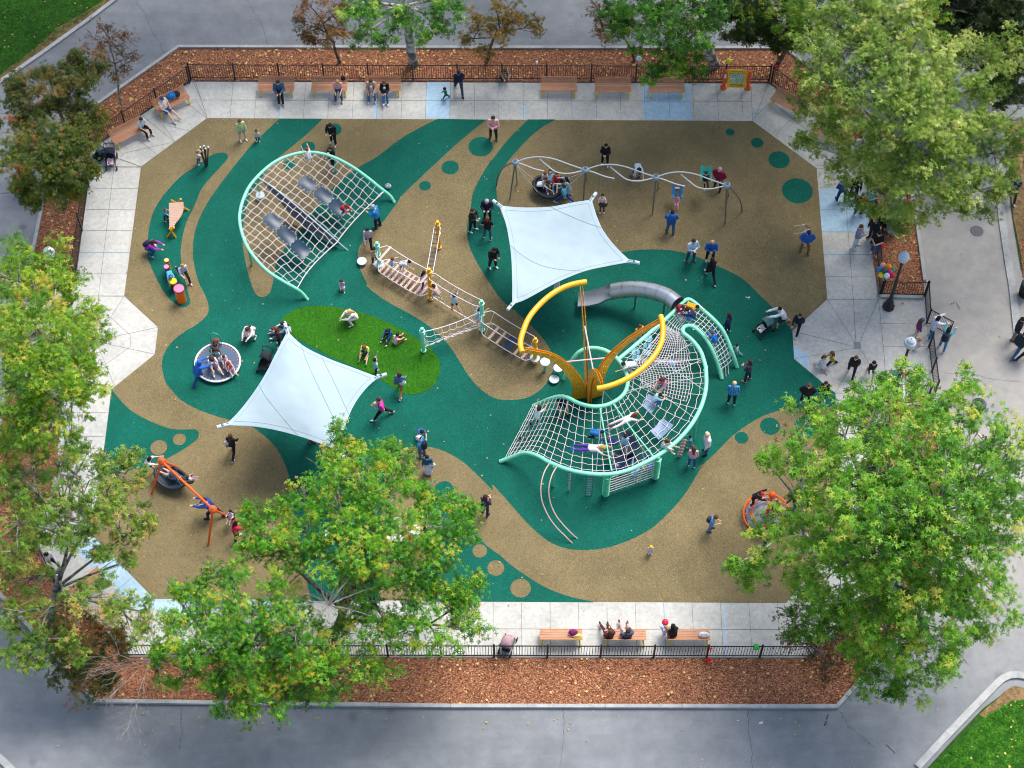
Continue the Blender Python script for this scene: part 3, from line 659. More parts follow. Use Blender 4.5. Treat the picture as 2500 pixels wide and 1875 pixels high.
def prims(J, gi, what, opt=None):
    g = 1.0*gi; Y = np.array([0, 1., 0]); t, hd, hf, hs = J['t'], J['hd'], J['hf'], J['hs']; N, P = J['N'], J['P']; out = []
    def torso(e, low=0.0):
        for s in (1, -1):
            out.append((P+Y*s*.075*g+t*low, N-t*.16+Y*s*.085*g, .105*g+e, .098*g+e))
            out.append((N-t*.065, N-t*.06+Y*s*.14*g, .07+e, .052+e))
        out.append((P+t*.1+J['fw']*.02*g, N-t*.2+J['fw']*.02, .11*g+e, .10*g+e))
    if what == 'body':
        torso(0); out.append((N-t*.02, N+hd*.08, .056, .05))
        c = J['H']; out.append((c+hd*.045*hs-hf*.012, c+hd*.04*hs-hf*.02, .094*hs, .094*hs)); out.append((c+hf*.02*hs, c-hd*.055*hs+hf*.045*hs, .078*hs, .05*hs))
        out.append((c+hf*.098*hs+hd*.01*hs, c+hf*.108*hs-hd*.018*hs, .012, .016*hs))
        for s in (1, -1): out.append((c+Y*s*.092*hs+hd*.015, c+Y*s*.092*hs-hd*.02, .018, .014))
        for i in (0, 1):
            out += [(J['h%d'%i], J['k%d'%i], .088*g, .056*g), (J['k%d'%i], J['k%d'%i]*.6+J['a%d'%i]*.4, .056*g, .056*g), (J['k%d'%i]*.6+J['a%d'%i]*.4, J['a%d'%i], .056*g, .036),
                    (J['e%d'%i], J['f%d'%i], .034, .026), (J['s%d'%i], J['l%d'%i], .05*g, .038*g), (J['l%d'%i], J['w%d'%i], .039*g, .026), (J['w%d'%i], J['n%d'%i], .026, .03)]
    elif what in ('shirt', 'jacket', 'tank'):
        e = .016 if what == 'shirt' else .034 if what == 'jacket' else .014; torso(e, -.02 if what != 'jacket' else -.07)
        for i in (0, 1):
            if what == 'tank': continue
            if opt == 'short': out.append((J['s%d'%i], J['s%d'%i]*.35+J['l%d'%i]*.65, .056*g+e*.6, .054*g+e))
            else: out += [(J['s%d'%i], J['l%d'%i], .054*g+e*.7, .044*g+e*.7), (J['l%d'%i], J['w%d'%i], .044*g+e*.7, .034+e*.6)]
    elif what == 'pants':
        for i in (0, 1):
            h, k, a = J['h%d'%i], J['k%d'%i], J['a%d'%i]; out.append((P+Y*(1-2*i)*.06*g+t*.06, h, .108*g, .106*g))
            if opt == 'short': out.append((h, h*.3+k*.7, .104*g, .082*g))
            else: out += [(h, k, .102*g, .070*g), (k, a*.93+k*.07, .070*g, .056)]
    elif what == 'skirt':
        m = (J['k0']+J['k1'])/2; q = {'short': .75, 'long': 1.0, 'maxi': 1.0}[opt or 'long']; e = P*(1-q)+m*q
        out.append((P+t*.08, e, .12*g, .20*g))
        for i in (0, 1): out.append((P, J['h%d'%i]*(1-q)+J['k%d'%i]*q, .11*g, .13*g))
        if opt == 'maxi': out.append((m, (J['a0']+J['a1'])/2+np.array([0, 0, .08]), .19, .20))
    elif what in ('shoe0', 'shoe1'):
        for i in (int(what[-1]),): out.append((J['e%d'%i]+np.array([0, 0, -.004]), J['f%d'%i]+np.array([0, 0, -.004]), .044, .040))
    elif what == 'hair':
        c = J['H']; out.append((c+hd*.062*hs-hf*.026*hs, c+hd*.05*hs-hf*.035*hs, .098*hs, .10*hs))
        if opt in ('long', 'bob', 'pony'):
            bk = c-hf*.075*hs
            if opt != 'pony': 
                for s in (1, -1): out.append((c+Y*s*.06*hs-hf*.03*hs+hd*.02, c+Y*s*.075*hs-hd*(.10 if opt == 'bob' else .2)-hf*.03*hs, .05*hs, .035*hs))
            out.append((bk, bk-hd*(.12 if opt == 'bob' else .30 if opt == 'long' else .26)-hf*(.06 if opt == 'pony' else .015), .07*hs, .035 if opt == 'pony' else .055*hs))
        if opt == 'bun': out.append((c+hd*.155*hs-hf*.03*hs, c+hd*.15*hs-hf*.05*hs, .045*hs, .045*hs))
        if opt == 'hood':
            out.append((c-hf*.02, c-hd*.06*hs-hf*.01, .11*hs, .11*hs))
    elif what == 'cap':
        c = J['H']; out.append((c+hd*.075*hs-hf*.005, c+hd*.07*hs-hf*.015, .099*hs, .10*hs))
        for s in (-1, 0, 1): out.append((c+hd*.075*hs+hf*.08*hs+Y*s*.035*hs, c+hd*.062*hs+hf*(.165-.02*abs(s))*hs+Y*s*.03*hs, .016, .01))
        if opt == 'sun':
            for k in range(10): q = 2*math.pi*k/10; out.append((c+hd*.06*hs, c+hd*.055*hs+(hf*math.cos(q)+Y*math.sin(q))*.16*hs, .03, .012))
    elif what == 'pack':
        b = -J['fw']; out.append((N-t*.1+b*.17, P+t*.12+b*.18, .10, .12)); 
        for s in (1, -1): out.append((N-t*.1+b*.17+Y*s*.06, P+t*.14+b*.17+Y*s*.07, .08, .09))
    elif what == 'baby':
        b = J['fw']; q = N-t*.16+b*.24; out.append((q+t*.10-b*.02, q+t*.10-b*.02, .075, .075))
    elif what == 'babybody':
        b = J['fw']; q = N-t*.16+b*.24; out.append((q, q-t*.16+b*.02, .075, .085))
        for s in (1, -1): out.append((q-t*.16+Y*s*.05, q-t*.26+Y*s*.09+b*.02, .04, .028))
    return out
HC_ = {}
def hand_face(J, gi):
    mb = MB(); Y = np.array([0, 1., 0])
    for i, s in enumerate((1, -1)):
        d = J['d%d'%i]; n = np.cross(d, Y); n = n/(np.linalg.norm(n)+1e-6); sd_ = np.cross(n, d); e = J['n%d'%i]+d*.018
        for q, L in ((-.026, .058), (-.009, .07), (.009, .066), (.025, .052)):
            a = e+sd_*q; mb.tube([a, a+d*L*.55+n*.006*s, a+d*L*.8+n*.022*s], [.0095, .0085, .006], 5)
        a = J['w%d'%i]+d*.03-sd_*.024*s; mb.tube([a, a+d*.03-sd_*.026*s, a+d*.06-sd_*.03*s], [.011, .010, .007], 5)
    nh = len(mb.f); mb.cur = 1; hs = J['hs']; c = J['H']
    for s in (1, -1):
        mb.ball(c+J['hf']*.090*hs+Y*s*.034*hs+J['hd']*.022*hs, .012*hs, 6, 4)
    mb.cur = 0; mb.tube([c+J['hf']*.095*hs-J['hd']*.045*hs-Y*.022, c+J['hf']*.102*hs-J['hd']*.046*hs, c+J['hf']*.095*hs-J['hd']*.045*hs+Y*.022], [.004, .008, .004], 5)
    return mb
EYE = plain('#1a120e', .4, 0, 'eye_dark')
def pmesh(pose, build, what, opt=None):
    key = (pose, build, what, opt)
    if key in HC_: return HC_[key]
    J, gi = skeleton(pose, build); body = ('B', pose, build)
    if body not in HC_:
        V, F = sdf_mesh(prims(J, gi, 'body'), .024); HC_[body] = (V, F, V[:, 2].min())
    zmin = HC_[body][2]
    if what == 'body':
        V, F, _ = HC_[body]; mb = hand_face(J, gi); nb = len(V)
        me = bpy.data.meshes.new('person')
        me.from_pydata(V.tolist()+[tuple(float(q) for q in p) for p in mb.v], [], F.tolist()+[tuple(nb+i for i in f) for f in mb.f])
        idx = [0]*len(F)+mb.m; mats = [skinm('#d9a585'), EYE]
    else:
        V, F = sdf_mesh(prims(J, gi, what, opt), .022 if not what.startswith('shoe') else .016, .02)
        me = np_mesh(what, V, F); idx = None; mats = [cloth('#888888')]
    me.transform(Matrix.Translation((0, 0, -zmin))); fin(me, mats, idx, True, None)
    HC_[key] = me; return me
SKIN = dict(l='#e3b596', m='#c8916c', d='#8a5a3c', p='#eec4ab')
HAIRC = dict(k='#15110f', b='#3a2416', n='#5b3a22', y='#b98f4e', g='#a8a49e', r='#7c3f1e', w='#cfc8bd')
def person(r, x, y, label, pose='stand', face=-90, h=1.7, b='m', top='#222222', sl='long', kind='shirt', bot='#1c2230', leg='long', shoe='#c9c9c9',
           hair='short', hc='b', skin='l', cap=None, az=0.0, z=0.0, pack=None, baby=None, cat='person', group=None, topmat=None, tilt=0.0):
    g = at(r, x, y, az); me = pmesh(pose, b, 'body')
    o = bpy.data.objects.new('person', me); COL.objects.link(o)
    o.location = (g.x, g.y, z+.026); o.rotation_euler = (0, rad(tilt), rad(face)); sc = h/1.64; o.scale = (sc,)*3
    o.material_slots[0].link = 'OBJECT'; o.material_slots[0].material = skinm(SKIN[skin])
    tag(o, label, cat, group)
    def wear(nm, what, opt, mat):
        c = bpy.data.objects.new(nm, pmesh(pose, b, what, opt)); COL.objects.link(c); c.parent = o
        c.material_slots[0].link = 'OBJECT'; c.material_slots[0].material = mat
        return c
    if top: wear({'shirt': 'shirt', 'jacket': 'jacket', 'tank': 'tank_top'}[kind], kind, sl if kind != 'tank' else None, topmat or cloth(top))
    if bot:
        if leg in ('long', 'short'): wear('trousers' if leg == 'long' else 'shorts', 'pants', leg, cloth(bot))
        else: wear('skirt', 'skirt', {'skirt': 'long', 'mini': 'short', 'maxi': 'maxi'}[leg], cloth(bot))
    if shoe: wear('shoe', 'shoe0', None, cloth(shoe)); wear('shoe', 'shoe1', None, cloth(shoe))
    if hair: wear('hair', 'hair', hair, cloth(HAIRC.get(hc, hc)))
    if cap: wear('cap' if not cap.startswith('~') else 'sun_hat', 'cap', 'sun' if cap.startswith('~') else None, cloth(cap.lstrip('~')))
    def loose(nm, what, mat, lb, ct):
        c = bpy.data.objects.new(nm, pmesh(pose, b, what, None)); COL.objects.link(c)
        c.location = o.location; c.rotation_euler = o.rotation_euler; c.scale = o.scale
        c.material_slots[0].link = 'OBJECT'; c.material_slots[0].material = mat; tag(c, lb, ct); return c
    if pack: loose('backpack', 'pack', cloth(pack[0]), pack[1], 'backpack')
    if baby:
        c = loose('person', 'baby', skinm(SKIN['p']), baby[1], 'baby')
        d = bpy.data.objects.new('baby_suit', pmesh(pose, b, 'babybody', None)); COL.objects.link(d); d.parent = c
        d.material_slots[0].link = 'OBJECT'; d.material_slots[0].material = cloth(baby[0])
    return o
# ------------------------------------------------------------------ benches
WOOD = m_wood()
def make_bench():
    t = thing('park_bench', (0, 0, 0), 'x', 'bench')
    # local frame: x along the bench, -y is the front
    prof = [(-.33, .40), (-.31, .435), (-.20, .445), (-.08, .435), (.04, .425), (.12, .445), (.19, .52), (.235, .60), (.275, .68), (.31, .76), (.33, .82)]
    P = resample([(0, a, b) for a, b in prof], 13); 
    sb, bb = MB(), MB()
    for i in range(len(P)-1):
        a, b = P[i], P[i+1]; d = (b-a); L = d.length; c = (a+b)/2; M = Matrix.Rotation(math.atan2(d.z, d.y), 3, 'X')
        (sb if i < 6 else bb).box(c, (1.83, L-.016, .03), M, .006)
    part('seat', sb, WOOD, t, False); part('backrest', bb, WOOD, t, False)
    for s in (-1, 1):
        m = MB(); m.tube([(s*.80, -.37, 0), (s*.76, -.27, .40)], .040, 10); part('leg', m, YELL, t)
        m = MB(); m.tube([(s*.84, .34, 0), (s*.78, .16, .41)], .036, 10); part('leg', m, YELL, t)
        m = MB(); m.tube([(s*.76, -.27, .405), (s*.76, .11, .405), (s*.76, .215, .52), (s*.76, .315, .78)], .018, 8); part('bracket', m, YELL, t)
    return t
bench0 = make_bench(); BEN = []
def bench(r, x, y, yaw, label, grp):
    # x, y: picture position of the middle of the front edge of the seat (0.42 m up)
    p = at(r, x, y, .42); a = rad(yaw); q = p+Vector((-math.sin(a), math.cos(a), 0))*.33
    loc = (q.x, q.y, .016)
    if not BEN: bench0.location = loc; bench0.rotation_euler = (0, 0, a); bench0['label'] = label; bench0['group'] = grp; o = bench0
    else: o = dup(bench0, loc, a, label, group=grp)
    BEN.append(o); return o
GB = 'slatted wooden benches with yellow legs round the playground'
bench('B',254,770,0,'slatted bench with yellow legs holding the man in the denim jacket',GB)
bench('B',704,770,0,'slatted bench with yellow legs holding the woman in the pink shirt',GB)
bench('B',1156,770,0,'slatted bench holding two women with babies on their laps',GB)
bench('C',570,774,0,'empty slatted bench nearest the person crouching behind the top fence',GB)
bench('C',1027,778,0,'empty slatted bench between another empty bench and the overhanging green tree',GB)
bench('C',1480,781,0,'empty slatted bench on pale fresh concrete, partly covered by green leaves',GB)
bench('A',1475,895,34,'angled bench with a man in blue shorts and a blue backpack on it',GB)
bench('A',1110,1155,34,'angled bench with a woman in black leggings on its end',GB)
bench('D',372,830,-34,'angled empty bench near the pink balloon at the top right corner',GB)
bench('D',690,1080,-34,'angled bench mostly hidden under the pale green sycamore',GB)
bench('Q',677,340,180,'bench by the bottom fence with only a purple and yellow bag on it',GB)
bench('Q',1067,342,180,'bench by the bottom fence holding the woman in maroon',GB)
bench('Q',1457,342,180,'bench by the bottom fence holding the woman in black with a child',GB)
bench('N',565,330,222,'bench at the lower left corner seen through thin sycamore leaves',GB)

# ------------------------------------------------------------------ fences
def fence(pts, label, h=1.2, post=2.32, grp='black iron fences round the playground', zb=.05, first=True, last=True):
    P = [Vector((p.x, p.y, zb)) for p in pts]; t = thing('iron_fence', P[0], label, 'fence', grp)
    for i in range(len(P)-1):
        a, b = P[i], P[i+1]; L = (b-a).length; n = max(1, round(L/post)); d = (b-a)/L
        for j in range(n):
            p, q = a+d*(L*j/n), a+d*(L*(j+1)/n); mb = MB()
            for z in (.12, h-.06): mb.tube([p+Vector((0, 0, z)), q+Vector((0, 0, z))], .028, 4)
            m = max(2, int((q-p).length/.115))
            for k in range(1, m): c = p.lerp(q, k/m); mb.tube([c+Vector((0, 0, .1)), c+Vector((0, 0, h-.05))], .0125, 4, False)
            part('fence_panel', mb, IRON, t, False, world=True)
            mb = MB(); mb.box(p+Vector((0, 0, (h+.06)/2)), (.08, .08, h+.06)); mb.ball(p+Vector((0, 0, h+.08)), .035, 8, 5); part('post', mb, IRON, t, False, world=True)
    mb = MB(); p = P[-1]; mb.box(p+Vector((0, 0, (h+.06)/2)), (.08, .08, h+.06)); mb.ball(p+Vector((0, 0, h+.08)), .035, 8, 5); part('post', mb, IRON, t, False, world=True)
    return t
fence([at('P',466.4,195), at('P',1877,199)], 'long straight black fence behind the top row of benches')
fence([at('A',1600,705), at('A',785,1262)], 'slanting black fence behind the two benches at the top left corner')
fence([at('E',748,-20), at('E',640,750)], 'black fence along the left pavement between mulch strip and pale slabs')
fence([at('P',1883,202), at('P',2117,372)], 'slanting black fence at the top right corner behind the angled bench')
fence([at('P',2117,378), at('K',1192,400), at('K',1213,676)], 'black fence running down the right pavement past the men in black')
fence([at('K',1222,684), at('K',1520,692)], 'short black fence in front of the mulch planter behind the right street lamp')
fence([at('K',1524,694), at('K',1535,880)], 'black fence stub beside the open gate nearest the right street lamp', post=3)
fence([at('K',1552,1045), at('K',1572,1215), at('K',1590,1370)], 'black fence running down from the open gate into the big right tree')
fence([at('S',1255,305), at('S',1560,312)], 'short black fence of the planter showing through the big right tree')
fence([at('P',1984,1605), at('P',300,1602)], 'long straight black fence between the bottom benches and the wide mulch bed')
fence([at('P',300,1600), at('P',146,1444), at('P',92,1335)], 'black fence at the lower left corner under the sycamore')
fence([at('P',1986,1600), at('P',2138,1440), at('P',2162,1250), at('P',2160,985)], 'black fence at the lower right corner under the big tree')
# open gate leaf
ga, gb = at('K',1540,880), at('K',1690,962); gt = thing('gate', (ga.x, ga.y, .03), 'black iron gate leaf standing open towards the pale walk, held by a woman in white', 'gate')
mb = MB(); d = gb-ga; H = 1.2
for z in (.1, H): mb.tube([ga+Vector((0, 0, z)), gb+Vector((0, 0, z))], .026, 6)
for s in (0, 1): mb.tube([ga.lerp(gb, s)+Vector((0, 0, .08)), ga.lerp(gb, s)+Vector((0, 0, H))], .028, 6)
part('gate_frame', mb, IRON, gt, world=True); mb = MB()
for k in range(1, 15): mb.tube([ga.lerp(gb, k/15)+Vector((0, 0, .1)), ga.lerp(gb, k/15)+Vector((0, 0, H))], .011, 4)
part('gate_bars', mb, IRON, gt, world=True)
mb = MB(); mb.box(gb+Vector((-.05, .02, .8)), (.1, .06, .14), None, .01); part('latch', mb, IRON, gt, world=True)

# ------------------------------------------------------------------ lamps, bins
LG = plain('#b9c3cc', .12, 0, 'lamp_glass', Alpha=1.0); CASTI = paint('#15181d', .4, name='cast_iron')
def lamp(p, label, H=4.2):
    t = thing('street_lamp', p, label, 'street lamp', 'globe street lamps')
    m = MB(); m.lathe((0, 0, 0), [(.30, 0), (.30, .12), (.24, .18), (.20, .42), (.13, .62), (.115, .7)], 8); part('base', m, CASTI, t, True, 20)
    m = MB(); m.lathe((0, 0, 0), [(.115, .7), (.085, 1.1), (.075, 2.4), (.06, H-.55), (.10, H-.5), (.10, H-.46), (.06, H-.42), (.12, H-.36), (.13, H-.3)], 14); part('pole', m, CASTI, t)
    m = MB(); m.lathe((0, 0, 0), [(.13, H-.30), (.24, H-.18), (.27, H-.02), (.25, H+.10), (.20, H+.15), (.205, H+.17), (.17, H+.24), (.172, H+.26), (.12, H+.33), (.04, H+.38), (.02, H+.44), (.001, H+.46)], 20); part('globe', m, LG, t, True, 25)
    return t
p = at('K',1272,765); lamp((p.x, p.y, .02), 'black street lamp with ribbed glass globe next to the colourful balloon bunch')
q = at('K',1425,1015, 4.2); lamp((q.x, q.y, .02), 'black street lamp whose globe shows just above the big right tree')
q = at('E',417,548, 4.2); lamp((q.x, q.y, .05), 'street lamp with clear globe in the mulch strip at the left, above the leaves')
def bin_(p, label):
    t = thing('trash_can', p, label, 'trash can', 'black slatted litter bins'); m = MB()
    for k in range(22):
        q = 2*math.pi*k/22; c = Vector((math.cos(q), math.sin(q), 0)); m.tube([c*.25+Vector((0, 0, .06)), c*.30+Vector((0, 0, .5)), c*.31+Vector((0, 0, .92))], .019, 4)
    part('slats', m, IRON, t); m = MB(); m.lathe((0, 0, 0), [(.24, .05), (.27, .5), (.27, .9)], 20); part('liner', m, DARKRUB, t)
    m = MB(); m.lathe((0, 0, 0), [(.33, .92), (.34, .95), (.30, 1.02), (.16, 1.06), (.15, 1.0), (.001, .98)], 24); part('lid', m, paint('#23303c', .4), t)
bin_(at('Z',1268,300), 'black slatted bin at the right edge of the picture on pale paving'); bin_(at('S',1880,420), 'black bin by the big right tree next to the manhole cover')

# ------------------------------------------------------------------ left climbing net
DOME = [('F',1592,608,.0),('F',1545,540,.35),('F',1450,465,.75),('F',1330,368,1.05),('F',1200,275,1.3),('F',1050,192,1.5),('F',900,140,1.62),('F',750,125,1.7),('F',600,150,1.78),('F',450,212,1.85),('F',320,312,1.9),('F',200,445,1.95),('F',130,590,1.95),('F',98,740,1.95),('F',115,880,1.9),('F',170,1030,1.85),('F',260,1160,1.7),('F',380,1280,1.45),('F',520,1370,1.1),('F',640,1438,.75),('F',700,1482,.4),('F',757,1548,.0)]
def atz(l): return [at(a, b, c, d) for a, b, c, d in l]
dome = thing('climbing_net', at('F',600,800), 'mint arch climbing net with six dark blue rubber mats at the upper left', 'climbing net')
TB = curve(atz(DOME), 6); m = MB(); m.tube(TB, .078, 12); part('arch_tube', m, MINT, dome, world=True)
for fx, fy, tx, ty in ((300,545,268,372),(1026,322,1008,195),(217,1212,180,1040)):
    f = at('F',fx,fy); tp = min(TB, key=lambda q: (Vector(proj(q))-Vector(px('F',tx,ty))).length); m = MB(); m.tube([f, tp], .06, 10); part('post', m, MINTD, dome, world=True)
BM = curve(atz([('F',265,360,1.92),('F',420,462,1.85),('F',600,605,1.65),('F',760,740,1.35),('F',900,860,1.0),('F',1030,975,.55),('F',1142,1072,.0)]), 6)
m = MB(); m.tube(BM, .034, 8); part('ridge_pole', m, paint('#aebcc6', .4), dome, world=True)
m = MB(); B2 = resample(BM, 30)[2:-3]; n = len(B2)
rows = [[p+Vector((0, 0, -.04)) for p in B2], [p+Vector((0, 0, -.04-min(p.z-.12, 1.35*math.sin(math.pi*(i+.4)/(n+.2))**.8))) for i, p in enumerate(B2)]]
m.slab([rows[0], rows[1]], .012); part('hanging_belt', m, plain('#66747f', .6, 0, 'rubber_belt'), dome, world=True)
FE = atz([('F',1490,505,.62),('F',1330,655,.6),('F',1190,800,.6),('F',1070,945,.55),('F',1030,1000,.5),('F',930,1090,.55),('F',820,1200,.6),('F',730,1310,.62),('F',650,1445,.68)])
FEc = curve(FE, 5); m = MB(); m.tube(FEc, .024, 6); part('edge_rope', m, CORD, dome, world=True)
i0 = min(range(len(TB)), key=lambda i: (TB[i]-FE[0]).length); i1 = min(range(len(TB)), key=lambda i: (TB[i]-FE[-1]).length)
BP = TB[i0:i1+1]+FEc[::-1]
BA = np.array([tuple(p) for p in BP+[q for q in BM if q.z > .4]])
def zf(x, y):
    d2 = (BA[:, 0]-x)**2+(BA[:, 1]-y)**2+.004; w_ = 1/d2**1.6; return float((w_*BA[:, 2]).sum()/w_.sum())
def inside(x, y, poly):
    c = False; n = len(poly); j = n-1
    for i in range(n):
        a, b = poly[i], poly[j]
        if (a.y > y) != (b.y > y) and x < (b.x-a.x)*(y-a.y)/(b.y-a.y)+a.x: c = not c
        j = i
    return c
u = (BM[-1]-BM[0]); u = Vector((u.x, u.y, 0)).normalized(); v = Vector((-u.y, u.x, 0)); O = Vector((BM[0].x, BM[0].y, 0))
MATS = [(750,430),(905,545),(1045,665),(415,790),(550,925),(685,1060)]; mats = []
for i, (a, b) in enumerate(MATS):
    c = at('F',a,b,1.2 if i in (0,3) else .95); 
    for _ in range(4): c = at('F',a,b,zf(c.x,c.y))
    mats.append(c)
def inmat(p):
    for c in mats:
        d = Vector((p.x-c.x, p.y-c.y, 0))
        if abs(d.dot(u)) < .44 and abs(d.dot(v)) < .37: return True
    return False
rg = random.Random(3)
def netlines(A, B, sp, nm):
    m = MB(); knots = MB()
    for k in range(-60, 60):
        run = []; off = rg.uniform(-.012, .012)
        for j in range(-110, 160):
            s = j*.085; wob = .022*math.sin(j*.7+k*2.1)+off
            p = O+B*(k*sp+wob)+A*s; ok = inside(p.x, p.y, BP)
            if ok and not inmat(p):
                z = zf(p.x, p.y); run.append(Vector((p.x, p.y, z-.02+.012*math.sin(j*1.3+k))))
            else:
                if len(run) > 2:
                    run = [run[0]-(run[1]-run[0])*.8]+run+[run[-1]+(run[-1]-run[-2])*.8]; m.tube(run, .0135, 5)
                run = []
        if len(run) > 2: m.tube(run, .0135, 5)
    part(nm, m, CORD, dome, world=True)
netlines(u, v, .35, 'rope_rows'); netlines(v, u, .35, 'rope_rows')
MATM = plain('#0f3048', .4, 0, 'blue_rubber')
for c in mats:
    m = MB(); G = []
    for i in range(9):
        row = []
        for j in range(7):
            a, b = (i/8-.5)*.84, (j/6-.5)*.74; cut = 1-.08*(abs(a)/.45*abs(b)/.37)
            x, y = c.x+u.x*a*cut+v.x*b*cut, c.y+u.y*a*cut+v.y*b*cut
            row.append(Vector((x, y, zf(x, y)+.01-.07*(1-(a/.45)**2)*(1-(b/.37)**2))))
        G.append(row)
    m.slab(G, .015); o = part('rubber_mat', m, MATM, dome, world=True)
    m = MB()
    for row, rr in ((G[0], 2), (G[-1], 2), ([g[0] for g in G], 2), ([g[-1] for g in G], 2)):
        for p in row[1:-1:2]: m.ball(p+Vector((0, 0, .01)), .024, 6, 4)
    part('rope_clamps', m, WHITE, o, world=True)

# ------------------------------------------------------------------ stepping pods
PODM = paint('#b9c9d2', .45, name='pod_plastic')
def pod(r, x, y, h, label, R=.235):
    p = at(r, x, y, h); t = thing('stepping_pod', (p.x, p.y, .022), label, 'stepping pod', 'round stepping pods')
    m = MB(); m.lathe((0, 0, 0), [(R-.02, h-.06), (R, h-.04), (R, h-.012), (R-.015, h), (.001, h+.002)], 26); part('disc', m, PODM, t)
    if h > .1: m = MB(); m.tube([(0, 0, 0), (0, 0, h-.05)], .075, 12); part('stem', m, MINTD, t)
pod('G',88,518,.22,'low round pod left of the mint post where the plank bridge starts'); pod('G',1775,1445,.85,'tallest pod on a mint stem below the yellow post')
pod('G',1897,1500,.55,'middle pod on a mint stem tucked behind the yellow arm'); pod('G',1858,1605,.18,'lowest pod nearest the sitting man in the cap'); pod('F',297,538,.3,'pod standing under the left edge of the arch net',.22)

# ------------------------------------------------------------------ rope course (planks, ladders, posts)
rc = thing('rope_course', at('G',960,900), 'rope bridge course with mint and yellow posts crossing the middle of the playground', 'rope bridge')
PO = {}
for nm, fx, fy, tx, ty, mt in (('a',252,590,231,345,MINT),('b',725,872,705,588,YEL),('c',1197,1160,1187,882,MINT),('d',1681,1455,1684,1228,YEL),('e',658,1350,643,1135,MINT),('f',798,398,773,152,YEL)):
    f = at('G',fx,fy); h = hgt('G',fx,fy,ty); PO[nm] = (f, h); m = MB()
    m.lathe((f.x, f.y, 0), [(.095,.02),(.095,h-.22),(.082,h-.2),(.082,h-.02),(.06,h),(.001,h+.005)], 16)
    for z in (.10, h*.55 if nm != 'e' else h-.45, h-.25): m.lathe((f.x, f.y, 0), [(.10,z-.03),(.135,z-.02),(.135,z+.03),(.10,z+.04)], 16)
    part('post', m, mt, rc, world=True)
for nm in ('a', 'd'):
    f = PO[nm][0]; m = MB(); m.lathe((f.x, f.y, 0), [(.10,.42),(.235,.43),(.235,.47),(.10,.48)], 24); part('standing_disc', m, PODM, rc, world=True)
def sag(a, b, s, n=14): return [a.lerp(b, i/n)-Vector((0, 0, 4*s*(i/n)*(1-i/n))) for i in range(n+1)]
def V3(k, z): f = PO[k][0]; return Vector((f.x, f.y, z))
PLK = paint('#c7a59b', .6, name='plank_plastic')
def bridge(k0, k1, zdeck, zhand, wid, planks, strings, sg=.18, pl=True, half=None):
    a, b = V3(k0, 0), V3(k1, 0); d = (b-a).normalized(); s = Vector((-d.y, d.x, 0))
    rp = MB(); rails = {}
    for sd_ in (-1, 1):
        for z, key, sgg, R in ((zdeck, 'd', sg, .022), (zhand, 'h', sg*.9, .022)):
            if z is None: continue
            p0, p1 = a+Vector((0, 0, z)), b+Vector((0, 0, z)); n = 24
            L = [p0.lerp(p1, i/n)+s*sd_*wid/2*min(1, min(i, n-i)/2.2)-Vector((0, 0, 4*sgg*(i/n)*(1-i/n))) for i in range(n+1)]
            rails[(sd_, key)] = L; rp.tube(L, R, 6)
    def on(L, t): q = t*(len(L)-1); i = min(int(q), len(L)-2); return L[i].lerp(L[i+1], q-i)
    part('side_ropes', rp, CORD, rc, world=True); st = MB()
    for i in range(strings):
        t = (i+1)/(strings+1)
        for sd_ in (-1, 1):
            if (sd_, 'd') in rails and (sd_, 'h') in rails: st.tube([on(rails[(sd_, 'd')], t), on(rails[(sd_, 'h')], t)], .009, 4)
    if strings: part('hanger_ropes', st, CORD, rc, world=True)
    for t in planks:
        A_, B_ = on(rails[(-1, 'd')], t), on(rails[(1, 'd')], t); e = B_-A_; m = MB()
        m.box((A_+B_)/2+Vector((0, 0, .02)), (e.length+.06, .13, .035), Matrix.Rotation(math.atan2(e.y, e.x), 3, 'Z'), .01); part('plank', m, PLK, rc, False, world=True)
    return rails, on
R1, on = bridge('a','b',.62,1.75,.86,[.11,.19,.27,.35,.43,.52,.60,.70,.80,.89],11)
for k, z in (('a',1.8),('b',2.1)): pass
for t in (.14, .92):
    A_, B_ = on(R1[(-1,'h')], t), on(R1[(1,'h')], t); e = B_-A_; m = MB(); m.box((A_+B_)/2, (e.length+.1, .12, .03), Matrix.Rotation(math.atan2(e.y, e.x), 3, 'Z'), .01); part('plank', m, PLK, rc, False, world=True)
# overhead ladder and balance rope between second and third post
def ladder(P0, P1, wid, rungs, sg, mat1, mat2, nm='ladder_rope'):
    d = (P1-P0); h = Vector((d.x, d.y, 0)).normalized(); s = Vector((-h.y, h.x, 0))*wid/2; m = MB(); r2 = MB(); n = 18
    C = [P0.lerp(P1, i/n)-Vector((0, 0, 4*sg*(i/n)*(1-i/n))) for i in range(n+1)]
    for q in (-1, 1): m.tube([c+s*q*min(1, (min(i, n-i)+.5)/1.5) for i, c in enumerate(C)], .02, 6)
    for k in range(rungs):
        c = P0.lerp(P1, (k+1)/(rungs+1)); t = (k+1)/(rungs+1); c = c-Vector((0, 0, 4*sg*t*(1-t))); r2.tube([c-s, c+s], .022, 6)
    part(nm, m, mat1, rc, world=True); part('rungs', r2, mat2, rc, world=True)
ladder(V3('b', 2.15), V3('c', 2.3), .42, 6, .16, CORD, plain('#5a6068', .5, .3, 'grey_metal'))
ladder(V3('f', 1.95), V3('b', 2.2), .30, 10, .10, CORD, plain('#4a4f66', .5, .3, 'grey_metal'))
m = MB(); lo = sag(V3('b', .35), V3('c', .35), .05); m.tube(lo, .024, 6); hi = sag(V3('b', 2.1), V3('c', 2.25), .16)
for a, b in ((2, 4), (6, 4), (6, 9), (11, 9), (11, 13)): m.tube([hi[a], lo[b]], .011, 4)
part('balance_rope', m, CORD, rc, world=True)
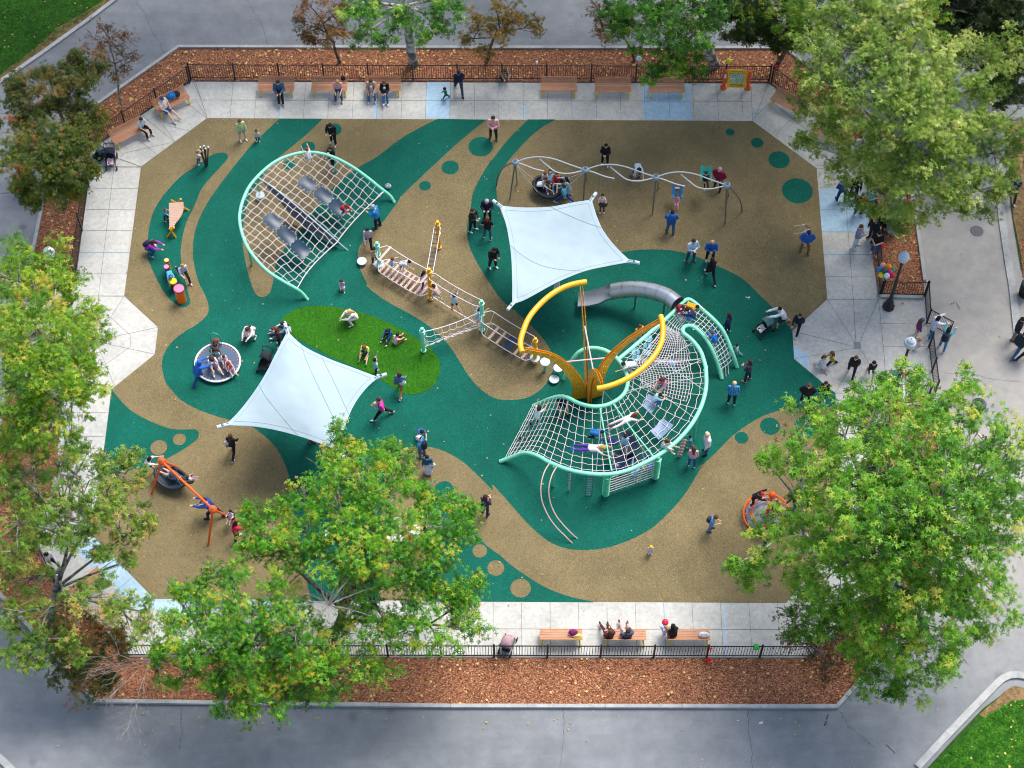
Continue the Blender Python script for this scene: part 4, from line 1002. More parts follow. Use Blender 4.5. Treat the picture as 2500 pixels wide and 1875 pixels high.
R3, on = bridge('c','d',.50,1.55,.80,[.22,.36,.70,.84],0,.12)
m = MB(); A_, B_, C_, D_ = on(R3[(-1,'d')],.46), on(R3[(1,'d')],.46), on(R3[(1,'d')],.60), on(R3[(-1,'d')],.60)
m.slab([[A_.lerp(B_, j/5).lerp(D_.lerp(C_, j/5), i/5)-Vector((0,0,.05*math.sin(math.pi*i/5)*math.sin(math.pi*j/5))) for j in range(6)] for i in range(6)], .02); part('rubber_mat', m, MATM, rc, world=True)
for t in (.14, .9):
    m = MB()
    for s_ in (-1, 1): m.tube([on(R3[(s_,'h')],t), on(R3[(-s_,'d')],t)], .012, 4)
    part('cross_ropes', m, CORD, rc, world=True)
# web net between the fifth and third posts
m = MB(); e0, e1, c0, c1 = V3('e', .35), V3('e', 1.72), V3('c', .45), V3('c', 1.75)
T_, Bt = sag(e1, c1, .22, 16), sag(e0, c0, -.12, 16); m.tube(T_, .022, 6); m.tube(Bt, .022, 6); G = []
side = (c0-e0).cross(Vector((0,0,1))).normalized()
for i in range(1, 16):
    row = [Bt[i].lerp(T_[i], j/5)+(side*(.30*math.sin(math.pi*j/5)))+Vector((rg.uniform(-.05,.05), 0, 0)) for j in range(6)]; G.append(row); 
    if i % 2: m.tube(row, .013, 5)
for j in range(1, 5): m.tube([e0.lerp(e1, .2+.15*j)]+[G[i][j]+Vector((0,0,.05*(-1)**i)) for i in range(len(G))]+[c0.lerp(c1, .2+.15*j)], .013, 5)
part('web_net', m, CORD, rc, world=True)

# ------------------------------------------------------------------ big net tower
tw = thing('net_tower', at('J',1000,700), 'large curved mint net structure wrapped round the yellow sculpture at centre right', 'climbing structure')
OUTT = [('J',142,922,.05),('J',240,885,.45),('J',330,852,.9),('J',400,856,1.3),('J',470,880,1.6),('J',560,930,1.85),('J',700,985,2.05),('J',860,1020,2.1),('J',1040,1030,2.1),('J',1200,1003,2.1),('J',1350,938,2.1),('J',1500,855,2.1),('J',1650,735,2.1),('J',1770,590,2.15),('J',1845,440,2.15),('J',1880,290,2.15),('J',1878,130,2.15),('I',1752,790,2.15),('I',1712,665,2.15),('I',1640,570,2.15),('I',1570,510,2.15),('I',1572,470,2.15),('I',1612,452,2.1),('I',1665,470,2.0),('I',1730,530,1.85),('I',1790,620,1.5),('I',1830,710,1.05),('I',1862,800,.5),('I',1884,885,.05)]
INNT = [('I',590,890,.05),('I',622,810,.7),('I',660,735,1.3),('I',715,670,1.75),('I',780,640,1.95),('I',850,636,2.05),('I',930,655,2.1),('I',1010,705,2.1),('I',1075,780,2.1),('I',1108,860,2.1),('I',1112,940,2.1),('I',1080,1015,2.1),('I',1005,1075,2.1),('I',910,1110,2.1),('I',810,1112,2.1),('I',710,1085,2.0),('I',630,1045,1.85),('I',560,1032,1.6),('I',480,1050,1.1),('I',410,1080,.5),('I',342,1108,.05)]
SEC = [('I',1045,722,2.1),('I',1180,610,2.1),('I',1310,498,2.1),('I',1430,395,2.1),('I',1520,310,2.1),('I',1565,262,2.1),('I',1605,238,2.05),('I',1650,255,2.0),('I',1730,325,1.95),('I',1810,395,1.9),('I',1885,480,1.7),('I',1935,580,1.3),('I',1965,660,.95),('I',1990,730,.5),('I',2008,792,.05)]
TO, TI, TS = curve(atz(OUTT), 6), curve(atz(INNT), 6), curve(atz(SEC), 6)
for T in (TO, TI, TS): m = MB(); m.tube(T, .095, 12); part('main_tube', m, MINT, tw, world=True)
for r, fx, fy, rr in (('J',592,1130,.07),('J',1775,730,.07),('J',1836,350,.07),('I',1458,558,.06),('I',1625,665,.06),('I',1770,555,.06),('I',1008,900,.065),('J',975,660,.06)):
    f = at(r, fx, fy); best = None
    for T in (TO, TI, TS):
        for q in T:
            d = (Vector((q.x, q.y))-Vector((f.x, f.y))).length
            if best is None or d < best[0]: best = (d, q)
    m = MB(); m.tube([f, Vector((f.x, f.y, best[1].z))], rr, 10); part('post', m, MINTD, tw, world=True)
for fx, fy in ((1030,1215),(1450,1068)):
    f = at('J',fx,fy); m = MB(); m.tube([f, f+Vector((0,0,2.1))], .085, 12)
    for k in range(8): m.lathe((f.x, f.y, .25+k*.235), [(.08,-.03),(.17,-.02),(.17,.02),(.08,.03)], 16)
    part('disc_post', m, MINTD, tw, world=True)
for a, b in ((('J',985,470,2.1),('J',1083,1000,2.1)), (('J',1097,437,2.1),('J',1436,880,2.1))):
    A_, B_ = at(*a), at(*b); m = MB(); m.tube([A_, A_.lerp(B_, .5)-Vector((0,0,.1)), B_], .034, 8); part('cross_tube', m, MINT, tw, world=True)
def near(T, r, x, y):
    q = Vector(px(r, x, y)); return min(range(len(T)), key=lambda i: (Vector(proj(T[i]))-q).length)
# stations: (inner picture point, outer picture point)
def station(a, b): 
    return at(*a), at(*b)
ST = [(('J',420,445,.35),('J',185,890,.35)), (('J',470,425,.75),('J',240,868,.7)), (('J',560,388,1.35),('J',330,850,1.05)), (('J',640,375,1.6),('J',420,860,1.4)), (('J',720,385,1.85),('J',560,930,1.85)), (('J',800,425,2.0),('J',700,985,2.05)),
      (('J',880,450,2.1),('J',860,1020,2.1)), (('J',985,462,2.1),('J',1020,1030,2.1)), (('J',1060,445,2.1),('J',1200,1003,2.1)), (('J',1120,415,2.1),('J',1350,938,2.1)), (('J',1165,370,2.1),('J',1500,855,2.1)),
      (('J',1200,315,2.1),('J',1650,735,2.1)), (('J',1218,250,2.1),('J',1790,560,2.15)), (('J',1215,190,2.1),('J',1865,360,2.15)), (('J',1195,130,2.1),('J',1885,200,2.15)), (('J',1150,60,2.1),('J',1860,60,2.15)),
      (('I',1100,670,2.1),('I',1735,720,2.15)), (('I',1210,585,2.1),('I',1690,625,2.15)), (('I',1330,480,2.1),('I',1630,562,2.15)), (('I',1430,395,2.1),('I',1572,500,2.15)), (('I',1515,312,2.1),('I',1600,455,2.1))]
IN_ = curve([at(*s[0]) for s in ST], 5); OU_ = curve([at(*s[1]) for s in ST], 5); NS = len(IN_)
def surf(i, t, sg=.38):
    a, b = IN_[i], OU_[i]; k = min(1, (a-b).length/3.0)*min(1, i/8)
    p = a.lerp(b, t); p.z -= 4*sg*k*t*(1-t)*(.96+.04*math.sin(i*.25)); return p
def fine(i, t): return 63 <= i <= 93 and .20 < t < .80
m = MB(); rl = random.Random(9); i = 0
while i < NS:
    for ta, tb in (((0, .2), (.8, 1)) if 63 <= i <= 93 else ((0, 1),)): m.tube([surf(i, ta+(tb-ta)*k/14)+Vector((rl.uniform(-.008,.008), rl.uniform(-.008,.008), 0)) for k in range(15)], .0125, 5)
    i += 2 if i < 20 else 3
part('radial_ropes', m, CORD, tw, world=True); m = MB()
for t in (.08, .18, .29, .40, .51, .62, .73, .83, .93):
    for ia, ib in (((0, 64), (92, NS)) if .2 < t < .8 else ((0, NS),)): m.tube([surf(i, t+.008*math.sin(i*1.9+t*30))+Vector((rl.uniform(-.01,.01), rl.uniform(-.01,.01), 0)) for i in range(ia, ib)], .0120, 5)
part('ring_ropes', m, CORD, tw, world=True); m = MB()
for k in range(0, 31):
    i = 63+k; m.tube([surf(i, .2+.6*q/12)+Vector((0,0,.015)) for q in range(13)], .0115, 4)
for q in range(17): m.tube([surf(i, .2+.6*q/16)+Vector((0,0,.018)) for i in range(63, 94)], .0115, 4)
part('fine_mesh_net', m, CORD, tw, world=True); m = MB()
c0 = surf(96, .05)
for a, b in ((54, 70), (70, 60), (84, 66), (60, 88), (50, 78)): m.tube([surf(a, .0), surf(b, 1.0)], .012, 5)
part('stay_cables', m, CORDW, tw, world=True)
GRM = plain('#6d86a0', .5, 0, 'grey_blue_rubber')
def patch(i0, i1, t0, t1, mat, dz=.02, nm='rubber_mat', dip=.08):
    m = MB(); n = 8; G = []
    for a in range(n+1):
        q = i0+(i1-i0)*a/n; k = int(q); f_ = q-k; row = []
        for b in range(n+1):
            t = t0+(t1-t0)*b/n; p = surf(k, t).lerp(surf(min(k+1, NS-1), t), f_); p.z += dz-dip*math.sin(math.pi*a/n)*math.sin(math.pi*b/n); row.append(p)
        G.append(row)
    m.slab(G, .02); return part(nm, m, mat, tw, world=True)
patch(56, 61, .30, .46, GRM); patch(52, 57, .62, .80, GRM)
# mats under the net
NVM = plain('#14283f', .3, 0, 'navy_rubber')
for pts, z in (([(1130,700),(1230,660),(1330,820),(1210,870)],1.0), ([(1060,850),(1200,820),(1340,880),(1200,960)],.8), ([(1080,900),(1190,880),(1200,990),(1090,1000)],1.2), ([(1440,620),(1530,570),(1600,610),(1520,650)],.9)):
    m = MB(); q = [at('J',a,b,z) for a, b in pts]; G = [[q[0].lerp(q[1], j/6).lerp(q[3].lerp(q[2], j/6), i/6)-Vector((0,0,.15*math.sin(math.pi*i/6)*math.sin(math.pi*j/6))) for j in range(7)] for i in range(7)]
    m.slab(G, .02); part('platform_mat', m, NVM, tw, world=True)
    m = MB()
    for k in range(4): m.tube([q[k], q[k]+Vector((0,0,2.05-z))], .012, 4)
    part('hanger_ropes', m, CORD, tw, world=True)
# hanging ladder net between the two disc posts
a, b = at('J',1030,1215), at('J',1450,1068); m = MB()
for k in range(1, 9): m.tube([a.lerp(b, (k-.5)/8)+Vector((0,0,.12)), a.lerp(b, (k-.5)/8)+Vector((0,0,2.05))], .014, 5)
for k in range(8): m.tube(sag(a+Vector((0,0,.3+k*.23)), b+Vector((0,0,.3+k*.23)), .02, 8), .016, 5)
part('hanging_net', m, CORD, tw, world=True)
# ladder, ring rope, curved pole slide rails
a, b = at('J',862,1212), at('J',914,1212); m = MB()
for p in (a, b): m.tube([p, p+Vector((0,0,2.05))], .018, 6)
for k in range(9): m.tube([a+Vector((0,0,.12+k*.22)), b+Vector((0,0,.12+k*.22))], .018, 5)
part('rope_ladder', m, plain('#5b7480', .5, .3, 'grey_metal'), tw, world=True)
p = at('J',722,1175); m = MB(); m.tube([p, p+Vector((0,0,2.05))], .012, 5)
for k in range(8): m.lathe((p.x, p.y, .2+k*.24), [(.001,-.03),(.05,-.02),(.05,.02),(.001,.03)], 10)
part('knotted_rope', m, plain('#56666f', .6, 0, 'rope_grey'), tw, world=True)
for pts in ([(556,940,2.0),(515,1010,2.15),(488,1110,2.0),(487,1210,1.7),(510,1300,1.35),(560,1400,1.0),(620,1480,.65),(690,1550,.35),(750,1612,.02)], [(617,968,2.0),(580,1035,2.15),(556,1120,2.0),(553,1200,1.75),(572,1290,1.35),(615,1380,1.0),(670,1450,.65),(735,1520,.35),(793,1572,.02)]):
    m = MB(); m.tube(curve([at('J',*q) for q in pts], 5), .028, 8); part('slide_rail', m, paint('#c9a9a0', .35), tw, world=True)
# side ladder net on the right ramp
LA = [at(*q) for q in (('I',1550,270,2.1),('I',1605,245,2.05),('I',1680,290,2.0),('I',1760,350,1.93),('I',1835,420,1.85),('I',1895,500,1.62),('I',1935,580,1.3),('I',1965,660,.95),('I',1985,715,.6))]
LB = [at(*q) for q in (('I',1520,310,2.1),('I',1560,440,2.1),('I',1612,452,2.1),('I',1668,472,2.0),('I',1735,538,1.83),('I',1790,620,1.5),('I',1825,700,1.1),('I',1850,770,.7),('I',1868,815,.45))]
LA, LB = resample(LA, 19), resample(LB, 19); m = MB()
for k in range(19): m.tube([LA[k], LA[k].lerp(LB[k], .5)-Vector((0,0,.1)), LB[k]], .0165, 5)
for t in (.22, .42, .6, .8): m.tube([LA[k].lerp(LB[k], t)-Vector((0,0,.36*t*(1-t))) for k in range(19)]+([LA[18].lerp(LB[18], t)+Vector((.05,-.35,-.45))] if .3 < t < .9 else []), .0165, 5)
part('ramp_net', m, CORD, tw, world=True); m = MB()
q = [at('I',*c) for c in ((1500,335,2.02),(1570,300,2.02),(1625,380,2.0),(1550,420,2.02))]
for k in range(12): m.tube([q[0].lerp(q[3], k/11), q[1].lerp(q[2], k/11)], .012, 4); m.tube([q[0].lerp(q[1], k/11), q[3].lerp(q[2], k/11)], .012, 4)
part('entrance_net', m, CORD, tw, world=True)
# teal climbing discs strung under the upper net, twist climber at the right
m = MB()
for x, y in ((1282,560),(1275,625),(1272,668),(1182,718),(1180,670)): p = at('I',x,y,1.2); m.lathe(p, [(.001,-.03),(.2,-.03),(.21,0),(.2,.03),(.001,.03)], 20); m.tube([p, p+Vector((0,0,.85))], .012, 4)
part('climbing_discs', m, paint('#1597a8', .4), tw, world=True)
m = MB(); p0, p1 = at('J',1650,880,.05), at('J',1700,735,2.0); m.tube([p0, p1], .012, 5)
for k in range(6): c = p0.lerp(p1, (k+.5)/6); m.ball(c, .15, 10, 6, (1, .25, .8))
part('twist_climber', m, paint('#c09a92', .5), tw, world=True)
for x, y in ((400,605),(455,580),(310,730),(365,715)):
    m = MB(); p = at('J',x,y,.55 if x < 380 else .7); m.box(p, (.22, .16, .05), None, .01); m.box(p, (.10, .26, .05), None, .01); part('foot_grip', m, plain('#0c3b33', .5, 0, 'dark_green_plastic'), tw, world=True)

# ------------------------------------------------------------------ tube slide
sl_ = thing('tube_slide', at('I',1200,160), 'stainless steel tube slide with open chute beside the yellow arch', 'slide')
C = curve([at('I',*q) for q in ((1518,276,2.25),(1440,215,2.15),(1340,178,1.95),(1225,157,1.7),(1110,156,1.45),(998,172,1.15))], 6)
m = MB(); N = len(C)
def ringtube(mb, C, R, n, th):
    mb.tube(C, R, n, False)
m.tube(C, .385, 28, False); m.tube([c for c in C][::-1], .365, 28, False)
STM = plain('#b6babf', .30, .7, 'stainless_steel')
tb_ = part('tube', m, STM, sl_, True, 60, world=True)
for k in (0, 5, 10, 15, 20, 25, N-1):
    m = MB(); k = min(k, N-1); a = C[max(k-1, 0)]; b = C[min(k+1, N-1)]; d = (b-a).normalized()*.025; m.tube([C[k]-d, C[k]+d], .402, 28, False); m.tube([C[k]-d, C[k]+d], .40, 28, False); part('seam_ring', m, plain('#c4c7ca', .3, .9, 'bright_steel'), sl_, True, 60, world=True)
m = MB(); L = [(at('I',998,172,1.15),.37,1),(at('I',930,190,.98),.38,.7),(at('I',870,215,.82),.40,.42),(at('I',800,228,.68),.42,.25),(at('I',735,233,.58),.43,.18),(at('I',708,234,.55),.43,.15)]
G = []
for i, (c, R, dp) in enumerate(L):
    d = (L[min(i+1, 5)][0]-L[max(i-1, 0)][0]); d = Vector((d.x, d.y, 0)).normalized(); s = Vector((-d.y, d.x, 0)); row = []
    for k in range(13):
        q = math.pi*k/12; row.append(c+s*(R*math.cos(q))+Vector((0, 0, -.36*math.sin(q)**(.5 if i > 1 else 1)*(.5+.5*dp)+ (.1 if k in (0, 12) else 0)*dp)))
    G.append(row)
m.slab(G, .015); part('chute', m, STM, sl_, True, 60, world=True)
for k, (r, x, y) in enumerate((('I',800,290),('I',1180,300),('I',1400,400))):
    f = at(r, x, y); q = min(C+[l[0] for l in L], key=lambda c: (Vector((c.x, c.y))-Vector((f.x, f.y))).length); m = MB(); m.tube([Vector((q.x, q.y, 0)), q-Vector((0,0,.34))], .05, 8); part('post', m, GALV, sl_, world=True)

# ------------------------------------------------------------------ yellow flower sculpture
fl = thing('yellow_sculpture', at('I',795,1030), 'tall yellow flower shaped frame of four perforated arms and two curved tubes', 'sculpture')
ZT = 5.0
def arm(pts, w0, w1, th=.10):
    # base, mid, tip: points; the arm is a pair of curved plates standing upright
    c = curve(pts, 5); base, tip = pts[0], pts[-1]
    h = Vector((tip.x-base.x, tip.y-base.y, 0)).normalized(); s = Vector((-h.y, h.x, 0)); n = len(c)
    for sg in (-1, 1):
        m = MB(); V = []; 
        for i, p in enumerate(c):
            a = c[max(i-1, 0)]; b = c[min(i+1, n-1)]; d = (b-a).normalized(); nn = s.cross(d).normalized(); wv = w0+(w1-w0)*i/(n-1)
            for e in (-1, 1):
                for o_ in (0, 1): V.append(p+nn*e*wv/2+s*(sg*th/2+sg*.012*o_))
        F = []
        for i in range(n-1):
            a = i*4; b = a+4; F += [(a, b, b+1, a+1), (a+2, a+3, b+3, b+2), (a, a+2, b+2, b), (a+1, b+1, b+3, a+3)]
        F += [(0, 1, 3, 2), ((n-1)*4, (n-1)*4+2, (n-1)*4+3, (n-1)*4+1)]
        m.add(V, F); bm = bmesh.new(); me = m.mesh('t'); bm.from_mesh(me); bmesh.ops.recalc_face_normals(bm, faces=bm.faces); bmesh.ops.translate(bm, verts=bm.verts, vec=-Vector(fl.location)); bm.to_mesh(me); bm.free()
        fin(me, [YEL], None, True, 30); me.name = 'arm_plate'; o = bpy.data.objects.new('arm_plate', me); COL.objects.link(o); o.parent = fl
    m = MB(); rb = random.Random(int(abs(tip.x)*100))
    for i in range(2, n-1, 2):
        a = c[i-1]; b = c[i+1]; nn = s.cross((b-a).normalized()).normalized()
        for e in (-.3, .05, .32): m.ball(c[i]+nn*e*(w0+(w1-w0)*i/n)*.8+s*(th/2+.02), .022, 6, 4); m.ball(c[i]+nn*e*(w0+(w1-w0)*i/n)*.8-s*(th/2+.02), .022, 6, 4)
    part('arm_bolts', m, plain('#e8dcc0', .4, .3, 'bolt_metal'), fl, world=True); return c
tips = dict(l=at('I',262,648,ZT-.05), b=at('I',733,118,ZT-.05), r=at('I',1378,412,ZT-.05), f=at('I',905,938,ZT-.05))
arms = {}
for k, ps in (('l',((712,1042,0),(714,955,1.4),(675,870,2.5),(590,772,3.6),(470,695,4.3),(262,648,4.95))), ('b',((775,990,0),(774,850,1.7),(768,600,3.3),(752,330,4.3),(733,118,4.95))), ('r',((862,1028,0),(868,935,1.5),(900,830,2.6),(985,695,3.4),(1150,550,4.2),(1378,412,4.95))), ('f',((798,1090,0),(803,970,1.7),(826,850,3.3),(868,858,4.35),(905,938,4.95)))):
    arms[k] = arm([at('I',*q) for q in ps], .66, .24)
for pts in ([(252,672),(235,600),(258,500),(305,390),(385,290),(480,205),(580,145),(680,110),(778,93)], [(862,968),(950,950),(1060,910),(1170,850),(1270,770),(1345,680),(1390,590),(1402,500),(1398,430),(1384,370)]):
    m = MB(); m.tube(curve([at('I',a,b,ZT+.08) for a, b in pts], 5), .125, 16); part('curved_tube', m, paint('#f0ac10', .32), fl, world=True)
m = MB(); k = len(arms['l'])
m.tube([at('I',592,750,3.7), at('I',925,718,3.7)], .035, 8); m.tube([at('I',762,455,4.0), at('I',832,820,3.6)], .035, 8); part('tie_rod', m, paint('#d6b4ae', .4), fl, world=True)
m = MB(); m.tube([at('J',1014,322,ZT), at('J',952,1012,2.1)], .014, 5); m.tube([at('J',1014,322,ZT), at('J',1150,480,2.0)], .010, 5); part('stay_cable', m, CORDW, fl, world=True)

# ------------------------------------------------------------------ shade sails
def m_sail():
    m, nt, bs = _new('sail_fabric'); co = coords(nt); n = noise(nt, co, .6, 4); bump(nt, noise(nt, co, .5, 2).outputs[0], .25, bs, .6); r = ramp(nt, n.outputs[0], [(.3, lin('#93a6ae')), (.7, lin('#9eb0b7'))]); nt.links.new(r.outputs[0], bs.inputs['Base Color'])
    bs.inputs['Roughness'].default_value = .75; bs.inputs['Sheen Weight'].default_value = .1; return m
SAILM = m_sail(); PALE = paint('#b7cdd6', .4)
def sail(edges, z0, zc, label, seams, rid):
    t = thing('shade_sail', Vector(edges[0][0]), label, 'shade sail', 'pale blue shade sails')
    E = [resample(curve(e, 5), 25) for e in edges]; T, R, B, L = E[0], E[1], E[2][::-1], E[3][::-1]     # T: corner0->1, R: 1->2, B: 3->2, L: 0->3
    G = []; n = 24
    for i in range(n+1):
        v = i/n; row = []
        for j in range(n+1):
            u_ = j/n; p = L[i]*(1-u_)+R[i]*u_+T[j]*(1-v)+B[j]*v-(T[0]*(1-u_)*(1-v)+T[n]*u_*(1-v)+B[0]*(1-u_)*v+B[n]*u_*v)
            p.z += rid*(math.sin(math.pi*u_)*math.sin(math.pi*v)); row.append(p)
        G.append(row)
    m = MB(); m.slab(G, .012); part('canopy', m, SAILM, t, True, 60, world=True)
    for a, b, c, d in seams:
        m = MB(); P = []
        for k in range(25):
            f = k/24; u_, v = a+(c-a)*f, b+(d-b)*f; i, j = v*n, u_*n; i0, j0 = min(int(i), n-1), min(int(j), n-1); fi, fj = i-i0, j-j0
            P.append(G[i0][j0]*(1-fi)*(1-fj)+G[i0+1][j0]*fi*(1-fj)+G[i0][j0+1]*(1-fi)*fj+G[i0+1][j0+1]*fi*fj+Vector((0,0,.006)))
        m.tube(P, .010, 4); part('seam', m, plain('#7f989f', .8, 0, 'seam_thread'), t, world=True)
    m = MB()
    for k in (1,): 
        for row in (G[k], G[n-k], [g[k] for g in G], [g[n-k] for g in G]): m.tube([q+Vector((0,0,.004)) for q in row[1:-1]], .007, 4)
    part('hem', m, plain('#7f989f', .8, 0, 'seam_thread'), t, world=True); m = MB()
    for e in E: m.tube([p-Vector((0,0,.02)) for p in e], .018, 5)
    part('edge_cable', m, PALE, t, world=True)
    c = sum((Vector(e[0]) for e in edges), Vector())/4; m = MB(); m.lathe((c.x, c.y, 0), [(.18,.02),(.14,.1),(.12,zc-.6),(.12,zc-.25)], 16); part('mast', m, PALE, t, world=True)
    for e in edges:
        p = Vector(e[0]); d = (p-Vector((c.x, c.y, p.z))).normalized(); m = MB(); m.tube([Vector((c.x, c.y, zc-.55)), p.lerp(c, .25)*1.0+Vector((0,0,-.25)), p+d*.12+Vector((0,0,.02)), p+d*.42+Vector((0,0,.06))], [.1,.09,.085,.085], 14); part('arm', m, PALE, t, world=True)
        m = MB(); m.ball(p+d*.16+Vector((0,0,.10)), .06, 8, 6); m.tube([p-d*.15+Vector((0,0,.03)), p+d*.16+Vector((0,0,.1))], .02, 6); part('shackle', m, GALV, t, world=True)
H4 = 4.0
def hp(l, z=H4): return [at('H',a,b,z) for a, b in l]
sail([hp([(132,592),(260,605),(400,608),(550,600),(700,570),(858,545)]), hp([(858,545),(880,620),(900,680),(950,790),(1050,920),(1170,1035)]), hp([(1170,1035),(1000,1065),(800,1110),(600,1190),(450,1270),(330,1335),(232,1372)]), hp([(232,1372),(232,1200),(225,1000),(205,850),(180,730),(132,592)])],
     H4, 3.9, 'large pale blue shade sail just below the long swing frame', [(.55,.0,1.,.42), (0,.42,.62,1.)], -.25)
def lp(l, z=H4): return [at('L',a,b,z) for a, b in l]
sail([lp([(868,232),(1000,350),(1200,450),(1400,525),(1600,600)]), lp([(1600,600),(1500,690),(1400,830),(1330,1000),(1300,1100),(1288,1195)]), lp([(1288,1195),(1180,1150),(1000,1085),(800,1030),(600,995),(372,985)]), lp([(372,985),(480,875),(600,720),(700,560),(780,400),(868,232)])],
     H4, 3.9, 'large pale blue shade sail between the turf oval and the center tree', [(.0,.55,.62,1.), (.42,0.,1.,.55), (.2,.0,1.,.8)], .45)
# ------------------------------------------------------------------ long swing frame
ZN = 2.95; ND = [at('H',253,247,ZN), at('H',810,308,ZN), at('H',1372,366,ZN), at('H',1935,430,ZN)]
sf = thing('swing_set', at('H',1000,500), 'long galvanised swing frame with four ball joints and crossing arched beams', 'swing set')
BEAMM = plain('#c3c2c4', .3, .4, 'pale_galvanised_tube')
for i, nd in enumerate(ND):
    m = MB(); m.ball(nd, .175, 20, 12); b_ = part('ball_joint', m, paint('#8fa3b3', .35), sf, world=True)
    m = MB(); m.lathe(nd+Vector((0,0,.12)), [(.001,.06),(.07,.058),(.09,.04)][::-1], 14); part('cap', m, plain('#3c444c', .5, 0, 'dark_cap'), b_, world=True)
for i, (x, y) in enumerate(((210,545),(795,550),(1342,665),(1920,735))):
    f = at('H',x,y); m = MB(); m.tube([f, ND[i]], .038, 8); part('leg', m, GALV, sf, world=True)
for i, pts in ((0, [(105,430,.0),(118,350,.9),(160,290,1.9),(215,258,2.7)]), (3, [(2055,640,.0),(2045,570,.9),(2005,500,1.9),(1955,445,2.7)]), (0, [(268,420,0),(262,340,1.5)]), (1, [(820,385,0),(815,345,1.6)]), (2, [(1392,452,0),(1382,405,1.6)]), (3, [(1948,510,0),(1942,470,1.6)])):
    m = MB(); m.tube(curve([at('H',*q) for q in pts]+[ND[i]], 5), .035, 8); part('leg', m, GALV, sf, world=True)
for i in range(3):
    a, b = ND[i], ND[i+1]; d = b-a; n = Vector((-d.y, d.x, 0)).normalized()
    def P_(t, s, z): return a+d*t+n*s+Vector((0, 0, z))
    for pts in ([(.0,0,.0),(.18,.20,.18),(.36,.26,.28),(.55,.22,.28),(.78,.08,.16),(1.,0,0)], [(.34,.26,.10),(.46,.02,-.02),(.6,-.26,-.08),(.78,-.26,-.08),(1.,0,-.02)], [(.0,0,-.02),(.12,-.02,-.10),(.28,-.18,-.12),(.42,-.25,-.12)]):
        m = MB(); m.tube(curve([P_(*q) for q in pts], 6), .036, 8); part('beam', m, BEAMM, sf, world=True)
def beam_at(i, t, s=-.2): a, b = ND[i], ND[i+1]; d = b-a; n = Vector((-d.y, d.x, 0)).normalized(); return a+d*t+n*s+Vector((0,0,-.1))
# basket swing
bs_ = thing('basket_swing', at('H',525,440,.5), 'big dark round basket swing carrying four children', 'swing'); c = at('H',522,430,.55); m = MB()
ring = [c+Vector((.76*math.cos(q), .66*math.sin(q), .10*math.cos(q*2))) for q in [2*math.pi*k/32 for k in range(32)]]
m.tube(ring, .085, 10, closed=True); part('rim', m, BLACK, bs_, world=True)
m = MB(); m.slab([[c+Vector((.74*r_*math.cos(q), .64*r_*math.sin(q), -.16*(1-r_*r_))) for q in [2*math.pi*k/28 for k in range(29)]] for r_ in (1,.8,.6,.4,.2,.02)], .01); part('basket_net', m, plain('#1d2127', .8, 0, 'dark_net'), bs_, world=True)
m = MB()
for nd, ks in ((ND[0], (14, 20)), (ND[1], (2, 28))):
    for k in ks: m.tube([nd+Vector((0,0,-.15)), ring[k]], .016, 5)
part('hanger_ropes', m, CORDW, bs_, world=True)
# belt swings and adaptive seats
def chains(m, tops, ends, R=.011):
    for a, b in zip(tops, ends): m.tube([a, b], R, 4)
def belt(label, tops, ends):
    c = (ends[0]+ends[1])/2; t = thing('swing', c, label, 'swing', 'swings on the long frame'); m = MB(); chains(m, tops, ends); part('chains', m, plain('#b4b4b8', .4, .6, 'chain'), t, world=True)
    m = MB(); d = ends[1]-ends[0]; n = Vector((-d.y, d.x, 0)).normalized()*.08; G = [[ends[0].lerp(ends[1], k/8)+n*s-Vector((0,0,.18*math.sin(math.pi*k/8)**.6)) for k in range(9)] for s in (-1, 1)]
    m.slab(G, .02); part('seat', m, BLACK, t, world=True); return t
belt('belt swing with the small girl in white and black', [at('H',938,328,2.8), at('H',1038,334,2.8)], [at('H',917,575,.62), at('H',986,578,.62)])
belt('belt swing hidden by the beam, pushed high by the boy in the white shirt', [at('H',1165,312,2.8), at('H',1252,322,2.8)], [at('H',1162,352,1.5), at('H',1250,360,1.5)])
def adaptive(label, c, back, cl, tops, yaw, tilt):
    t = thing('adaptive_swing_seat', c, label, 'swing', 'bucket chair swings'); R = Matrix.Rotation(yaw, 3, 'Z') @ Matrix.Rotation(tilt, 3, 'X'); m = MB()
    w_, L = .26, .62; V = lambda x, y, z: c+R @ Vector((x, y, z))
    G = [[V(w_*sx*(1.0 if abs(sx) < .9 else 1), -L*.5+L*(i/7), .0 if abs(sx) < .7 else .12) for sx in (-1,-.72,-.3,.3,.72,1)] for i in range(8)]
    G = [[p+ (R @ Vector((0,0,.42*max(0,(i-3)/4)**1.2))) for p in row] for i, row in enumerate(G)]
    m.slab(G, .04); part('seat_shell', m, back, t, world=True)
    m = MB(); m.box(V(0, L*.36, .30), (.24, .16, .06), R, .02); part('headrest', m, cl, t, world=True)
    m = MB(); chains(m, tops, [V(-w_, .1, .2), V(w_, .1, .2)]); part('chains', m, plain('#b4b4b8', .4, .6, 'chain'), t, world=True)
    return t
adaptive('blue bucket chair swing with orange headrest holding a small child in pink', at('H',1538,510,.75), paint('#2b6c94', .45), paint('#f08a10', .5), [at('H',1500,385,2.8), at('H',1597,395,2.8)], 0, rad(-6))
adaptive('teal bucket chair swing held by the grey-haired person in magenta', at('H',1767,372,1.5), paint('#0f8f80', .45), paint('#0b6f64', .5), [at('H',1722,392,2.8), at('H',1812,404,2.8)], 0, rad(-16))

